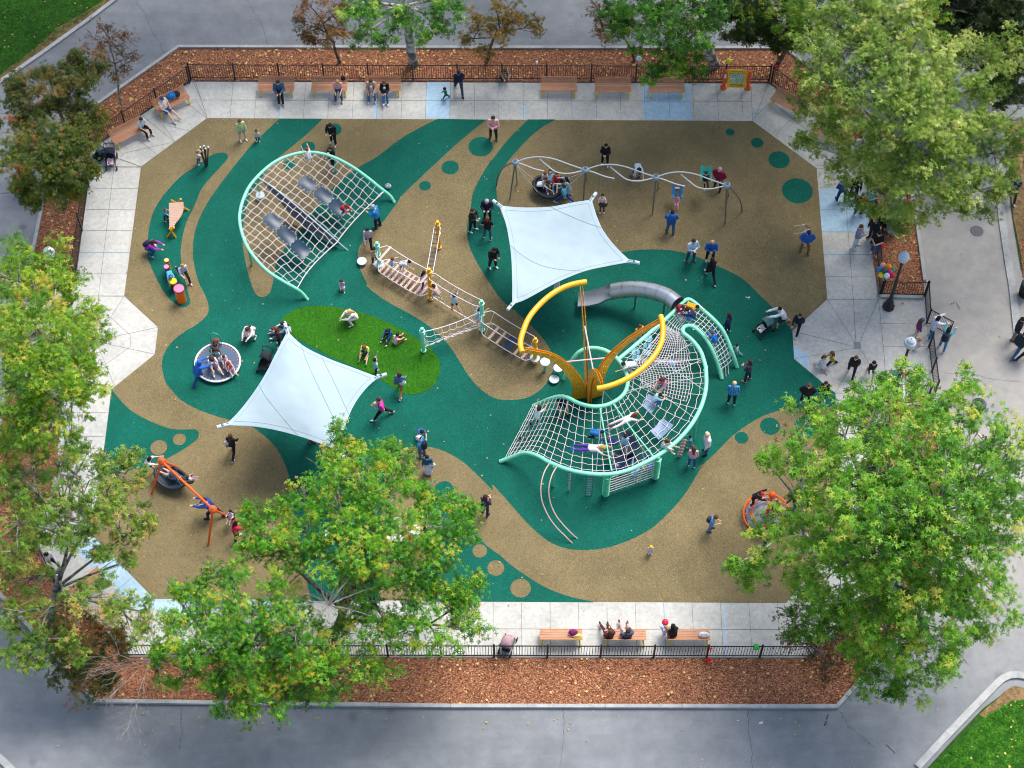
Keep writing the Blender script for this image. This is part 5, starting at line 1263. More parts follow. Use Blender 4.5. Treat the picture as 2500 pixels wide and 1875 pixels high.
# ------------------------------------------------------------------ orange swing frame
of = thing('swing_set', at('M',1500,1000), 'orange swing frame with two ball joints at the lower left', 'swing set'); ZO = 2.45
n1, n2 = at('M',1310,750,ZO), at('M',1725,1140,ZO); m = MB(); m.tube([n1, n2], .058, 12); part('beam', m, ORG, of, world=True)
for nd in (n1, n2):
    m = MB(); m.ball(nd, .19, 20, 12); b_ = part('ball_joint', m, ORG, of, world=True); m = MB(); m.lathe(nd+Vector((0,-.02,.14)), [(.085,.03),(.07,.055),(.001,.06)], 14); part('cap', m, plain('#6b5a55', .5, 0, 'dark_cap'), b_, world=True)
for nd, x, y in ((n1,1230,1010),(n1,1440,800),(n2,1688,1430),(n2,1900,1218)): m = MB(); m.tube([nd, at('M',x,y)], .052, 10); part('leg', m, ORG, of, world=True)
c = at('M',1385,878,.55); t = thing('basket_swing', c, 'dark oval basket swing under the orange beam with a child lying in it', 'swing'); m = MB(); a0 = rad(-28)
ring = [c+Vector((.78*math.cos(q)*math.cos(a0)-.5*math.sin(q)*math.sin(a0), .78*math.cos(q)*math.sin(a0)+.5*math.sin(q)*math.cos(a0), .1*math.cos(2*q))) for q in [2*math.pi*k/32 for k in range(32)]]
m.tube(ring, .07, 10, closed=True); part('rim', m, plain('#1b2530', .5, 0, 'dark_rim'), t, world=True); m = MB()
m.slab([[c+(ring[k%32]-c)*r_-Vector((0,0,.22*(1-r_*r_))) for k in range(33)] for r_ in (1,.75,.5,.25,.02)], .012); part('basket_net', m, plain('#1e3242', .6, 0, 'navy_net'), t, world=True)
m = MB(); 
for k, s in ((2,.1),(14,.1),(18,.25),(30,.25)): m.tube([n1.lerp(n2, s), ring[k]], .013, 4)
part('hanger_ropes', m, CORDW, t, world=True)
def bucket(label, c, tops, col_='#20242b'):
    t = thing('bucket_swing', c, label, 'swing', 'toddler bucket swings on the orange frame'); m = MB(); m.lathe(c, [(.10,-.2),(.17,-.18),(.19,0),(.20,.03),(.17,.03),(.15,-.1),(.10,-.16)], 18); part('bucket', m, plain(col_, .5, 0, 'bucket_rubber'), t, world=True)
    m = MB(); chains(m, tops, [c+Vector((-.15,.1,0)), c+Vector((.15,-.1,0))], .010); part('chains', m, plain('#b4b4b8', .4, .6, 'chain'), t, world=True)
bucket('bucket swing flying out to the right with a baby seen from above', at('M',1540,893,1.0), [n1.lerp(n2,.28), n1.lerp(n2,.42)])
bucket('bucket swing near the second orange ball, held by the man in blue', at('M',1655,1090,1.0), [n1.lerp(n2,.74), n1.lerp(n2,.86)])
bucket('bucket swing at the right end of the orange frame by the woman in pink', at('M',1870,1190,.9), [n2.lerp(at('M',1900,1218),.1), n2.lerp(at('M',1900,1218),.22)])

# ------------------------------------------------------------------ left spinner, right net spinner
c = at('L',303,480,.22); t = thing('spinner', (c.x, c.y, 0), 'flat round merry-go-round with white rim and blue-grey deck full of children', 'merry-go-round'); R_ = abs(at('L',485,480,.22).x-at('L',122,480,.22).x)/2
m = MB(); m.lathe((0,0,0), [(R_*.9,.03),(R_-.03,.12),(R_-.03,.205),(.001,.205)], 48); part('deck', m, plain('#41566e', .7, 0, 'deck_rubber'), t, True, 30)
m = MB(); m.tube([((R_)*math.cos(2*math.pi*k/60), R_*math.sin(2*math.pi*k/60), .22) for k in range(60)], .05, 8, closed=True); part('rim', m, WHITE, t)
m = MB()
for k in range(36): q = 2*math.pi*k/36; m.box(((R_-.10)*math.cos(q), (R_-.10)*math.sin(q), .212), (.05,.05,.012))
part('rim_bolts', m, plain('#b8674f', .5, 0, 'bolt'), t)
m = MB(); m.tube([(-R_*.72,.0,.21),(R_*.9,.02,.21)], .008, 4); part('deck_seam', m, plain('#253341', .8, 0, 'seam'), t)
m = MB(); c2 = Vector((c.x, c.y, 0)); q0 = at('L',255,335,.2)-c2; q1 = at('L',335,345,.2)-c2; m.tube(curve([q0, q0+Vector((0,.1,.55)), q0+Vector((.15,.1,.85)), q1+Vector((-.1,.1,.85)), q1+Vector((0,.1,.55)), q1], 5), .022, 8); part('hand_rail', m, paint('#4f9f86', .4), t)
m = MB(); q0 = at('L',290,450,.2)-c2; m.tube([q0, q0+Vector((0,0,.7))], .02, 8); m.tube([q0+Vector((.14*math.cos(k/2),.14*math.sin(k/2),.7)) for k in range(13)], .016, 6); part('centre_wheel', m, paint('#2ba08a', .4), t)
b = at('X',720,760,.35); t = thing('net_spinner', (b.x, b.y, 0), 'orange round net merry-go-round with tall ball-topped mast, half under the big right tree', 'merry-go-round')
m = MB(); m.tube([(0,0,.1),(0.04,.02,1.3),(.06,.04,2.05)], [.085,.075,.07], 14); m.ball((.06,.05,2.15), .165, 20, 12); part('mast', m, ORG, t)
m = MB(); m.lathe((0,0,0), [(.85,.06),(.92,.30),(.88,.32),(.001,.30)], 40); part('deck', m, plain('#77808e', .7, 0, 'grey_deck'), t, True, 30)
m = MB(); RS = 1.02
for rr, z in ((.68,.62),(RS,.42)): m.tube([(rr*math.cos(2*math.pi*k/48), rr*math.sin(2*math.pi*k/48), z+.05*math.sin(6*math.pi*k/48)) for k in range(48)], .040, 8, closed=True)
for k in range(10): q = 2*math.pi*k/10; m.tube([(RS*math.cos(q),RS*math.sin(q),.42),(.68*math.cos(q+.2),.68*math.sin(q+.2),.62)], .028, 6)
part('rings', m, ORG, t); m = MB()
for k in range(12): q = 2*math.pi*k/12; m.tube([(.68*math.cos(q),.68*math.sin(q),.62),(.05+.03*math.cos(q),.04,1.95)], .012, 5); m.tube([(RS*math.cos(q),RS*math.sin(q),.42),(RS*.9*math.cos(q),RS*.9*math.sin(q),.3)], .02, 5)
part('net_ropes', m, paint('#d98a72', .6), t)

# ------------------------------------------------------------------ musical instruments
t = thing('outdoor_xylophone', at('E',1480,250), 'wooden xylophone of pale bars on crossed yellow legs', 'xylophone'); ZX = .75
a0, a1, b0, b1 = at('E',1425,130,ZX), at('E',1548,122,ZX), at('E',1428,325,ZX-.1), at('E',1470,318,ZX-.1); N = 15; k1 = at('E',1540,200,ZX)
for k in range(N):
    f = k/(N-1); p = a0.lerp(b0, f); q = a1.lerp(b1, f)+Vector((.13*math.sin(math.pi*min(1,f*1.1))*1.2, 0, 0)); d = q-p; m = MB(); m.box((p+q)/2, (d.length, .105, .035), Matrix.Rotation(math.atan2(d.y, d.x), 3, 'Z'), .01); part('bar', m, paint('#b3937f', .5, name='bar_wood'), t, False, world=True)
for (fa, ta, fb, tb) in ((('E',1596,185),('E',1445,96,.85),('E',1480,150),('E',1525,88,.9)), (('E',1485,415),('E',1430,335,.7),('E',1410,412),('E',1468,330,.75))):
    for f_, t_ in ((fa, ta), (fb, tb)):
        p, q = at(*f_), at(*t_); d = q-p; m = MB(); m.tube([p, q], .055, 4); part('leg', m, YEL, t, False, world=True)
m = MB(); m.tube([at('E',1455,110,.68), at('E',1448,340,.6)], .03, 8); m.tube([at('E',1535,115,.68), at('E',1462,340,.6)], .03, 8); part('rail', m, YEL, t, world=True)
def drum(x, y, fx, fy, R, body, top, label):
    f = at('E',fx,fy); h = max(.35, hgt('E',fx,fy,y)); t = thing('drum', (f.x, f.y, .024), label, 'drum', 'standing play drums')
    m = MB(); m.lathe((0,0,0), [(R,.0),(R,h-.08),(R*1.03,h-.06),(R*1.03,h-.01)], 28); part('shell', m, paint(body, .35), t)
    m = MB(); m.lathe((0,0,0), [(R*1.10,h-.09),(R*1.10,h),(R*.9,h+.012)], 28); part('rim', m, paint(scale_hex(top,.6), .4), t); m = MB(); m.lathe((0,0,0), [(R*.95,h+.004),(R*.9,h+.016),(.001,h+.018)], 28); part('drum_head', m, paint(top, .4), t)
def scale_hex(h, k): return '#'+''.join('%02x' % int(int(h[i:i+2], 16)*k) for i in (1, 3, 5))
drum(1415,607,1428,690,.115,'#d99a12','#f3b36a','slim yellow drum farthest up the row'); drum(1413,662,1425,740,.12,'#8c1f55','#f07fb4','slim magenta drum with pink top second in the row')
drum(1467,783,1480,855,.18,'#2a2c33','#f0d400','drum with bright yellow top leaned on by the child in blue'); drum(1513,845,1535,945,.235,'#f06a08','#ff6f94','large orange drum with pink top at the near end')
t = thing('chime_poles', at('A',1745,1395), 'cluster of five slim brown chime poles with white caps', 'chimes')
for x, y, z, fx in ((1690,1243,1.75,1738),(1720,1232,1.85,1742),(1757,1242,1.8,1750),(1733,1254,1.7,1744),(1692,1280,1.45,1736)):
    p0, p1 = at('A',fx,1400), at('A',x,y,z); m = MB(); m.tube([p0, p1], .034, 8); o = part('pole', m, paint('#4b3a35', .4), t, world=True); m = MB(); m.ball(p1, .052, 10, 6); part('cap', m, WHITE, o, world=True)

# ------------------------------------------------------------------ picture panel with orange posts
pl_, pr_ = at('C',1957,740), at('C',2160,745); t = thing('picture_panel', (pl_+pr_)/2, 'yellow picture chart panel between two orange posts by the top fence', 'play panel')
hp_ = 1.35
for p in (pl_, pr_):
    m = MB(); m.lathe((p.x, p.y, 0), [(.17,.01),(.17,.08),(.13,.14),(.085,.18),(.085,hp_-.05),(.07,hp_),(.001,hp_+.03)], 18); part('post', m, ORG, t, world=True)
u = (pr_-pl_).normalized(); cx_ = (pl_+pr_)/2
# the panel leans back like a desk so that it reads from the front
tiltM = Matrix.Rotation(math.atan2(u.y, u.x), 3, 'Z') @ Matrix.Rotation(rad(62), 3, 'X'); PC = cx_+Vector((0,.02,.72)); W_ = (pr_-pl_).length-.26
m = MB(); m.box(PC, (W_, .98, .06), tiltM, .03); part('board', m, paint('#f2b705', .4), t, False, world=True)
def onp(x, y, z=.034): return PC+tiltM @ Vector((x, y, z))
m = MB(); m.box(onp(0,.04,.03), (W_*.72, .54, .012), tiltM); part('chart', m, plain('#a9c0a0', .6, 0, 'chart_print'), t, False, world=True)
rp = random.Random(5)
for nm, colr, n0 in (('pictograms', '#26343c', 46), ('pictograms', '#e3ecec', 40), ('pictograms', '#c6b52a', 26), ('pictograms', '#3f9a60', 18)):
    m = MB()
    for k in range(n0):
        cx, cy = rp.randint(0, 13), rp.randint(0, 5); m.box(onp(-W_*.35+W_*.7*cx/13, .04-.25+.5*cy/5, .037+.0004*rp.random()), (.045*rp.uniform(.6,1), .05*rp.uniform(.5,1), .004), tiltM)
    part(nm, m, plain(colr, .6, 0, 'print_ink'), t, False, world=True)
m = MB()
for k in range(22): m.box(onp(-W_*.34+W_*.68*k/21, -.33, .034), (.03*rp.uniform(.6,1), .05, .004), tiltM)
for k in range(26): m.box(onp(-W_*.36+W_*.72*k/25, -.41, .034), (.026*rp.uniform(.4,1), .022, .004), tiltM)
for k in range(24): m.box(onp(-W_*.34+W_*.7*k/23, .385, .034), (.03*rp.uniform(.4,1), .02, .004), tiltM)
part('letters', m, plain('#5b5a30', .6, 0, 'print_ink'), t, False, world=True)
m = MB(); m.box(pl_+Vector((0,-.085,1.0)), (.11,.02,.28), None, .005); part('sticker', m, plain('#d8dde6', .6, 0, 'sticker'), t, False, world=True)

# ------------------------------------------------------------------ strollers
def stroller(r, x, y, yaw, label, canopy='#15181f', seat='#1b1e26', blanket=None, z=.02, h=1.0):
    p = at(r, x, y); t = thing('stroller', (p.x, p.y, z), label, 'stroller', 'parked and pushed strollers', rad(yaw)); FR = plain('#3a3f47', .35, .6, 'frame_metal')
    m = MB()
    for s in (-1, 1):
        m.tube([(.42,s*.22,.14),(.05,s*.24,.42),(-.30,s*.25,.80),(-.42,s*.25,.98)], .016, 6); m.tube([(-.32,s*.28,.14),(.05,s*.24,.42),(.30,s*.22,.52)], .016, 6)
    m.tube([(-.42,-.25,.98),(-.47,0,1.0),(-.42,.25,.98)], .02, 6); part('frame', m, FR, t)
    for s in (-1, 1):
        for xx, rr in ((.44,.10),(-.34,.14)):
            m = MB(); M = Matrix.Rotation(rad(90), 3, 'X'); m.lathe((xx, s*.27, rr), [(rr*.6,-.02),(rr,-.025),(rr,.025),(rr*.6,.02)], 16, M); w_ = part('wheel', m, BLACK, t); m = MB(); m.lathe((xx, s*.27, rr), [(.001,-.022),(rr*.62,-.018),(rr*.62,.018),(.001,.022)], 12, M); part('rim', m, plain('#9aa0a6', .4, .4, 'rim'), w_)
    m = MB(); prof = [(.42,.36),(.30,.40),(.18,.40),(.02,.40),(-.12,.52),(-.24,.74),(-.28,.84)]
    G = [[Vector((a, yy*(.21), b+(.07 if abs(yy) > .9 else 0))) for yy in (-1,-.8,0,.8,1)] for a, b in prof]; m.slab(G, .03); part('seat', m, cloth(seat), t)
    m = MB(); G = []
    for i in range(9):
        a = math.pi*(.30+.55*i/8); row = []
        for j in range(9): q = math.pi*j/8; row.append(Vector((-.06-.36*math.cos(a-.9)*.0+.32*math.cos(a), .25*math.cos(q), .62+.40*math.sin(a)*(.35+.65*math.sin(q))+ (.012 if i % 2 else 0))))
        G.append(row)
    m.slab(G, .012); part('canopy', m, cloth(canopy), t)
    m = MB(); m.box((-.05,0,.24), (.5,.36,.16), None, .04); part('basket', m, cloth('#14161b'), t, False)
    if blanket: m = MB(); m.slab([[Vector((.08+.34*i/4, -.16+.32*j/4, .47+.05*math.sin(i+j*1.7)-.02*i)) for j in range(5)] for i in range(5)], .03); part('blanket', m, cloth(blanket), t)
    return t
stroller('A',850,1355,235,'dark stroller with pale silver bar, left of the pair by the first bench','#23364f','#151b26')
stroller('A',945,1375,-85,'dark stroller with pink and white blankets beside the first bench','#14182a','#111111','#d9b4c4')
stroller('L',700,510,-110,'black stroller half hidden by the left shade sail','#1d232e','#151515')
stroller('K',415,930,215,'teal and black stroller pushed by the woman in white','#54777a','#10181c','#d8ccc8')
stroller('Q',350,455,70,'dusty pink stroller parked at the bottom fence','#a88a90','#b0949a','#a88a90')
# bags and small loose things
def bag(r, x, y, z, size, colr, label, name='bag', yaw=0, cat='bag', az=None):
    p = at(r, x, y, az if az is not None else z); t = thing(name, (p.x, p.y, z), label, cat, None, rad(yaw)); m = MB(); sx, sy, sz = size
    m.ball((0,0,sz*.5), .5, 14, 8, (sx, sy, sz)); part('pouch', m, cloth(colr), t); m = MB(); m.tube(curve([(-sx*.3,0,sz*.8),(-sx*.2,-sy*.2,sz*1.25),(sx*.2,-sy*.2,sz*1.25),(sx*.3,0,sz*.8)], 4), .015, 5); part('handle', m, cloth(scale_hex(colr,.6)), t); return t
bag('A',1450,830,.5,(.52,.36,.42),'#1f7fc8','bright blue backpack on the angled bench beside the man in shorts','backpack',30,'backpack'); bag('A',1497,812,.5,(.34,.3,.36),'#3a2a2e','dark purse behind the blue backpack')
bag('B',1202,1585,.02,(.34,.26,.28),'#b9cdd6','pale blue bag lying on the green surface at the end of the arch tube')
bag('Q',752,368,.47,(.42,.3,.25),'#7d1d6e','purple bag on the empty bottom bench'); bag('Q',780,388,.47,(.42,.24,.14),'#d8cc6a','yellow and pale blue folded cloth next to the purple bag','cloth',0,'cloth')
bag('Q',1553,382,.47,(.46,.30,.2),'#d9dade','white tote bag at the right end of the last bottom bench'); bag('B',825,680,.5,(.26,.2,.34),'#1b1c20','black handbag beside the woman in pink on the top bench')
p = at('C',383,535,.0); m = MB(); p = at('C',383,540,1.27); m.lathe(p, [(.045,0),(.06,.2),(.001,.21)], 12); tag(obj('paper_cup', m, WHITE), 'white paper cup standing on the top rail of the fence', 'cup')

# ------------------------------------------------------------------ balloons
def balloon(r, x, y, z, colr, label, R=.16, grp=None, tail=None):
    p = at(r, x, y, z); t = thing('balloon', p, label, 'balloon', grp); m = MB(); m.lathe((0,0,0), [(.001,-R*1.25),(R*.18,-R*1.2),(R*.45,-R*.95),(R*.8,-R*.5),(R*.98,0),(R*.92,R*.4),(R*.6,R*.82),(R*.25,R*1.02),(.001,R*1.06)], 20); part('skin', m, plain(colr, .22, 0, 'balloon_skin'), t)
    m = MB(); m.tube([(0,0,-R*1.2),(.02,-.02,-R*1.2-.25),(0.0,-.03,-R*1.2-.5)] if tail is None else [(0,0,-R*1.2), tuple(Vector(tail)-p)], .004, 4); part('string', m, WHITE, t); return t
kn = at('K',1238,585,1.2)
for i, (x, y, z, c_, nm) in enumerate(((1237,477,2.0,'#f2a58e','peach'),(1275,484,2.1,'#f59a14','orange'),(1213,503,1.95,'#2a76c4','blue'),(1245,512,2.2,'#0f5a38','dark green'),(1299,505,1.9,'#22a04a','light green'),(1282,523,2.15,'#d61e8e','magenta'),(1224,543,1.95,'#e8d800','yellow'),(1262,547,2.1,'#dfe3e8','white'),(1299,546,1.95,'#d8163c','red'))):
    balloon('K',x,y,z,c_,nm+' balloon in the bunch tied to the fence by the street lamp',.145,'balloon bunch beside the street lamp',kn)
kn = at('K',1358,1290,1.0)
for x, y, z, c_, nm in ((1321,1222,2.0,'#1c8f9c','teal'),(1356,1212,2.0,'#5b2024','dark maroon'),(1393,1218,2.0,'#f0a04c','light orange'),(1385,1232,1.9,'#f2b0a0','pale peach')): balloon('K',x,y,z,c_,nm+' balloon in the small bunch at the top edge of the big right tree',.15,'balloon bunch in front of the big right tree',kn)
balloon('C',1245,495,1.6,'#b6c8d6','pale blue-white balloon in front of the green tree at the top fence',.155); balloon('C',2003,515,1.7,'#d8d410','yellow balloon above the picture panel',.15)
balloon('D',517,688,1.7,'#c98d80','dull pink balloon beside the angled bench at the top right',.15); balloon('Q',1317,300,1.6,'#e0283e','red balloon held over the bench by the child with the woman in black',.15); balloon('Q',1876,452,1.1,'#1fae3c','bright green balloon tied to the bottom fence',.15)
p = at('Q',1575,538,.1); m = MB(); rb = random.Random(4)
for k in range(9): a = rb.uniform(0,6.28); m.tube(curve([(0,0,.03),(math.cos(a)*.1,math.sin(a)*.1,.08),(math.cos(a)*.24,math.sin(a)*.16,.02)], 3), .018, 4)
o = obj('ribbon', m, plain('#e01010', .5, 0, 'red_ribbon')); o.location = p; tag(o, 'bright red ribbon bow dropped on the mulch at the bottom fence', 'ribbon', 'red ribbons')
o2 = o.copy(); COL.objects.link(o2); o2.location = at('Q',1592,468,.9); o2.scale = (.6,.6,.6); o2['label'] = 'small red ribbon tied to the bottom fence near the last bench'
o2 = o.copy(); COL.objects.link(o2); o2.location = at('K',1230,345,1.2); o2.scale = (.8,.8,.8); o2['label'] = 'red ribbon on the fence next to the man in black at the right'
o2 = o.copy(); COL.objects.link(o2); o2.location = at('D',292,520,1.2); o2.scale = (.8,.8,.8); o2['label'] = 'red ribbon on the fence at the foot of the thin tree, top right'
o2 = o.copy(); COL.objects.link(o2); o2.location = at('K',1368,741,.02); o2.scale = (.4,.4,.4); o2['label'] = 'tiny red scrap lying beside the black lamp base'

# ------------------------------------------------------------------ toddler play structure under the centre tree
ty = thing('toddler_play_structure', at('U',900,900), 'low play structure with mint slide, pale deck and orange posts hidden below the center tree', 'play structure')
def pk(x, y, z=0): return at('U', x, y, z)
m = MB(); G = [[at('O',818+52*j/4,345+210*i/8,.12+.14*i) for j in range(5)] for i in range(9)]; m.slab(G, .03); part('slide_bed', m, paint('#8fb0bd', .3), ty, world=True)
m = MB()
for xx in (814, 872): m.tube([at('O',xx,340+215*i/8,.22+.14*i) for i in range(9)], .045, 8)
part('slide_rail', m, paint('#1c8f6c', .35), ty, world=True)
for x0, y0, x1, y1, z in ((880,1060,1060,1200,1.1),(1260,930,1560,1120,1.0),(1330,1200,1590,1310,1.15),(1640,1000,1860,1200,1.0),(500,880,760,1000,1.1),(350,1130,500,1230,.9)):
    m = MB(); m.slab([[pk(x0+(x1-x0)*j/3, y0+(y1-y0)*i/3, z) for j in range(4)] for i in range(4)], .05); part('deck', m, paint('#cfc3c0', .5), ty, world=True)
for x, y in ((480,1000),(470,860),(1340,1480),(400,800),(190,1150),(1700,1300),(900,1250)): p = pk(x, y); m = MB(); m.tube([p, p+Vector((0,0,2.0))], .06, 10); part('post', m, paint('#d96a3c', .4), ty, world=True)
m = MB(); m.tube([pk(1010,665,2.1), pk(1160,665,2.1)], .04, 6); m.tube([pk(250,1260,1.2), pk(330,1258,1.2)], .04, 6); m.tube([pk(380,1355,1.0), pk(500,1355,1.0)], .03, 6); part('cross_bar', m, WHITE, ty, world=True)
m = MB(); m.lathe(pk(600,665,1.6), [(.001,-.1),(.16,-.08),(.16,.08),(.001,.1)], 16); m.lathe(pk(1045,640,1.6), [(.001,-.1),(.2,-.08),(.2,.08),(.001,.1)], 16); part('play_wheel', m, paint('#d0202c', .4), ty, world=True)
# ------------------------------------------------------------------ the visitors
P = person; W = '#d3d3d6'; K = '#14161b'; NV = '#1a2740'; JN = '#2f557c'; JD = '#1e3350'
# top row of benches
P('B',285,760,'man in denim jacket and black trousers sitting on the first top bench, legs crossed','sitcross',-88,1.75,'m','#3f5d78',kind='jacket',bot=K,shoe='#8a8a8c',hc='b',az=.5,z=0)
P('B',782,752,'woman in pink shirt and jeans with blond hair sitting on the second top bench','sit',-90,1.65,'f','#e2a8b2',sl='short',bot='#28506e',shoe='#c9927a',hair='long',hc='y',az=.5)
P('B',1062,752,'woman in beige cardigan with sunglasses and a baby, left one on the third top bench','sit',-90,1.68,'f','#b8a392',kind='jacket',bot='#3a6d96',shoe=W,hair='long',hc='b',az=.5,baby=('#d79aa8','baby in pink on the lap of the woman in the beige cardigan'))
P('B',1175,758,'woman in black hoodie with magenta sleeve and jeans, right one on the third top bench','sitcross',-92,1.65,'f','#17171b',bot='#2f6ea0',shoe=W,hair='long',hc='n',az=.5,baby=('#2b2b33','baby held by the woman in the black hoodie on the top bench'))
P('A',1390,915,'man in cream shirt and blue shorts with cap sitting on the angled bench','sitout',-38,1.75,'m','#e3cfc3',sl='short',bot='#1f5c96',leg='short',shoe='#b8b8bc',hc='g',az=.5,cap='#3b4a66')
P('A',1195,1075,'woman in pale blue top and black leggings on the end of the angled bench','sit',-35,1.65,'f','#b7cbd8',sl='short',bot='#15171c',shoe='#e0c9c4',hair='bun',hc='b',az=.5)
# upper left
P('A',2052,1185,'woman in pale yellow sweater and blue shorts near the top left','stand',-60,1.66,'f','#cdd99a',bot='#7ab4d6',leg='short',shoe=W,hair='bob',hc='n')
P('A',2178,1192,'toddler in white shirt and dark trousers left of the green stripe','stand',-80,.95,'t',W,sl='short',bot=NV,hc='n')
P('A',1680,1383,'blond child in white top and blue trousers playing the chime poles','armout',10,1.1,'c','#e6cfca',sl='short',bot='#2a6a94',hc='y',hair='bob')
P('B',742,1218,'man in black jacket looking at his phone beside the green dot','phone',-110,1.76,'m',K,bot=K,shoe=W,hc='k')
P('B',740,1420,'woman in black holding a baby behind the arch net','hold',-130,1.68,'f',K,bot=K,shoe=W,hair='long',hc='b',baby=('#9cc4e0','baby in light blue carried behind the arch net'))
P('B',545,1385,'small child in white climbing the back of the arch net','climb',120,1.1,'c',W,sl='short',bot='#9fb6b8',leg='short',hc='r',az=1.55,z=1.5)
P('B',2090,1172,'man in pink sweater with folded arms near the top edge','crossed',-95,1.78,'m','#e0a7a4',bot='#1f2836',shoe='#2a2a2a',hc='b')
P('B',1800,772,'man in navy cap and sweater walking on the top pavement','walk',-80,1.76,'m','#101c33',bot='#3a4a5e',shoe='#17171a',hc='b',cap='#1c2c50')
P('B',1690,832,'toddler in green suit walking on the pale blue paving panel','walk',185,.9,'t','#12604a',bot='#12604a',hc='k',shoe='#8899a8')
P('C',100,648,'child in vest and orange shirt sitting at the fence in the mulch','crouch',-75,1.4,'c','#8c7f74',kind='jacket',bot='#101a1c',shoe='#57b89a',hc='n',z=.05)
P('C',955,1392,'woman in black with a hair knot holding two cups','hold',-95,1.66,'f','#0f1116',bot='#0c0e13',shoe=W,hair='bun',hc='k')
P('C',1225,1478,'boy in white shirt and jeans pushing a swing','bend',-85,1.5,'c','#b9ccd8',sl='short',bot='#1f5c8c',hc='k')
P('C',1905,1593,'grey-haired person in magenta jacket holding the teal bucket swing','hips',-120,1.72,'m','#8e1540',kind='jacket',bot='#161318',shoe=K,hc='g')
# swings
P('H',440,492,'boy in white shirt bending over the basket swing','bend',-12,1.35,'c','#cfdde2',sl='short',bot='#17181d',leg='short',shoe='#b04a3a',hc='b')
P('H',487,372,'child in lilac shirt at the far left rim of the basket swing','sit',-80,1.15,'c','#c9b8cc',sl='short',bot='#7a6470',leg='short',hc='n',az=.75,z=.35)
P('H',532,395,'child in aqua top and blue trousers lounging in the middle of the basket','lounge',-88,1.3,'c','#78b8c4',bot='#1d6aa6',hair='bob',hc='b',az=.7,z=.42)
P('H',580,400,'child in red hoodie sitting at the right of the basket','sitout',-100,1.2,'c','#c02a3c',bot='#4a2c40',leg='short',shoe='#d8a060',hc='b',az=.7,z=.40)
P('H',487,425,'child in peach shirt sitting low in the basket swing','sit',-50,1.15,'c','#d8a88c',sl='short',bot='#80403a',leg='short',hc='b',az=.7,z=.40)
P('H',672,520,'girl with long black hair in pale dress behind the woman in aqua','armout',165,1.5,'f','#aeb8c4',leg='skirt',bot='#a9b4c2',hair='long',hc='k')
P('H',642,572,'woman in aqua top and bright blue trousers next to the basket swing','walk',160,1.6,'f','#58b8ca',bot='#153f94',hair='bob',hc='n',shoe=W)
P('H',944,562,'small girl in white shirt and black leggings on the belt swing','swing',-92,1.1,'c','#e3c8cc',sl='short',bot='#17151b',shoe='#f0a8b4',hair='bun',hc='b',az=.65,z=.38)
P('H',1535,550,'small child in pink patterned suit in the blue bucket chair','sitout',-92,.95,'t','#d89098',bot='#d89098',hc='r',az=.9,z=.55,shoe='#b0506a')
P('H',1765,385,'child in black in the teal bucket chair','sitout',-85,1.0,'c','#11151a',bot='#11151a',hc='k',az=1.6,z=1.3)
P('H',1482,812,'man in blue jacket with black sling bag below the blue bucket chair','hold',95,1.76,'m','#1c5fa8',kind='jacket',bot='#3f6a8c',shoe='#16243a',hc='k')
P('H',1645,1030,'man in pale blue sweater and jeans with folded arms','crossed',-70,1.78,'m','#b8cede',bot='#23507e',shoe='#5b4636',hc='b')
P('H',1795,1035,'bald man in blue shirt with folded arms','crossed',-95,1.76,'m','#1c57a0',bot='#151a26',shoe=W,hair='',skin='m')
P('H',1800,1178,'woman all in black with long dark hair and white shoes','walk',100,1.7,'f','#0c0f14',bot='#0d1018',shoe=W,hair='long',hc='k')
# group between bridge and sail
P('G',1108,238,'man in black talking, left of the group beside the right sail','hold',-30,1.76,'m',K,bot='#12151c',shoe=W,hc='b')
P('G',1245,135,'grey-haired man in navy blazer and white shirt beside the right sail','phone',-95,1.78,'m','#101f40',kind='jacket',bot='#101a2c',hc='g',shoe=K)
P('G',1245,312,'woman in black top and jeans with her back to us beside the right sail','hips',80,1.68,'f','#101216',sl='short',bot='#3c6884',shoe='#d8c2c2',hair='bob',hc='r')
P('G',1295,578,'man in black with phone and white shoes left of the right sail','phone',-60,1.76,'m',K,bot='#101216',shoe=W,hc='k')
P('F',1430,848,'person in bright blue hoodie photographing with a phone','phone',165,1.74,'m','#1f7fc8',bot='#0f1218',shoe='#3a3a3e',hc='g')
P('F',1348,1032,'woman with very long black hair and grey sweater walking','walk',-85,1.64,'f','#b0a8b2',bot='#14151b',shoe='#c8ccd2',hair='long',hc='k')
P('F',1092,690,'boy in red shirt crouching on the last blue mat of the arch net','crouch',-40,1.15,'c','#c8102e',bot='#23262e',hc='n',az=.9,z=.88)
P('F',1092,1452,'toddler girl in lilac dress walking on the green surface','walk',-80,.95,'t','#cdb0d8',bot='#e3cdd2',leg='mini',hair='bob',hc='b')
# rope course
P('G',212,540,'boy in white and orange shirt leaning on the first mint post','stand',-70,1.35,'c','#d89a84',sl='short',bot='#1c1e26',hc='k')
P('G',365,590,'toddler in light blue standing on the plank bridge','armout',20,.95,'t','#a8bfda',bot='#a8bfda',leg='short',hc='r',az=.62,z=.60)
P('G',455,605,'child in white shirt and blue shorts crawling along the planks','bend',-10,1.2,'c',W,sl='short',bot='#5a9ad0',leg='short',hc='k',az=.6,z=.56)
P('G',650,760,'girl in white shirt and purple leggings stepping past the tall yellow post','armout',30,1.3,'c','#d8cfd8',sl='short',bot='#5a48a0',hair='pony',hc='k',az=.6,z=.56)
P('G',795,880,'girl with dark buns in white top and blue shorts on the balance rope','climb',150,1.2,'c','#dcb8b0',sl='short',bot='#5c9cc4',leg='short',hair='bun',hc='b',az=.4,z=.38)
P('G',945,965,'boy in white shirt and black shorts hanging from the rope ladder','hang',120,1.35,'c','#c6d4de',sl='short',bot='#101218',leg='short',hc='n',az=.45,z=.42,shoe='#b03060')
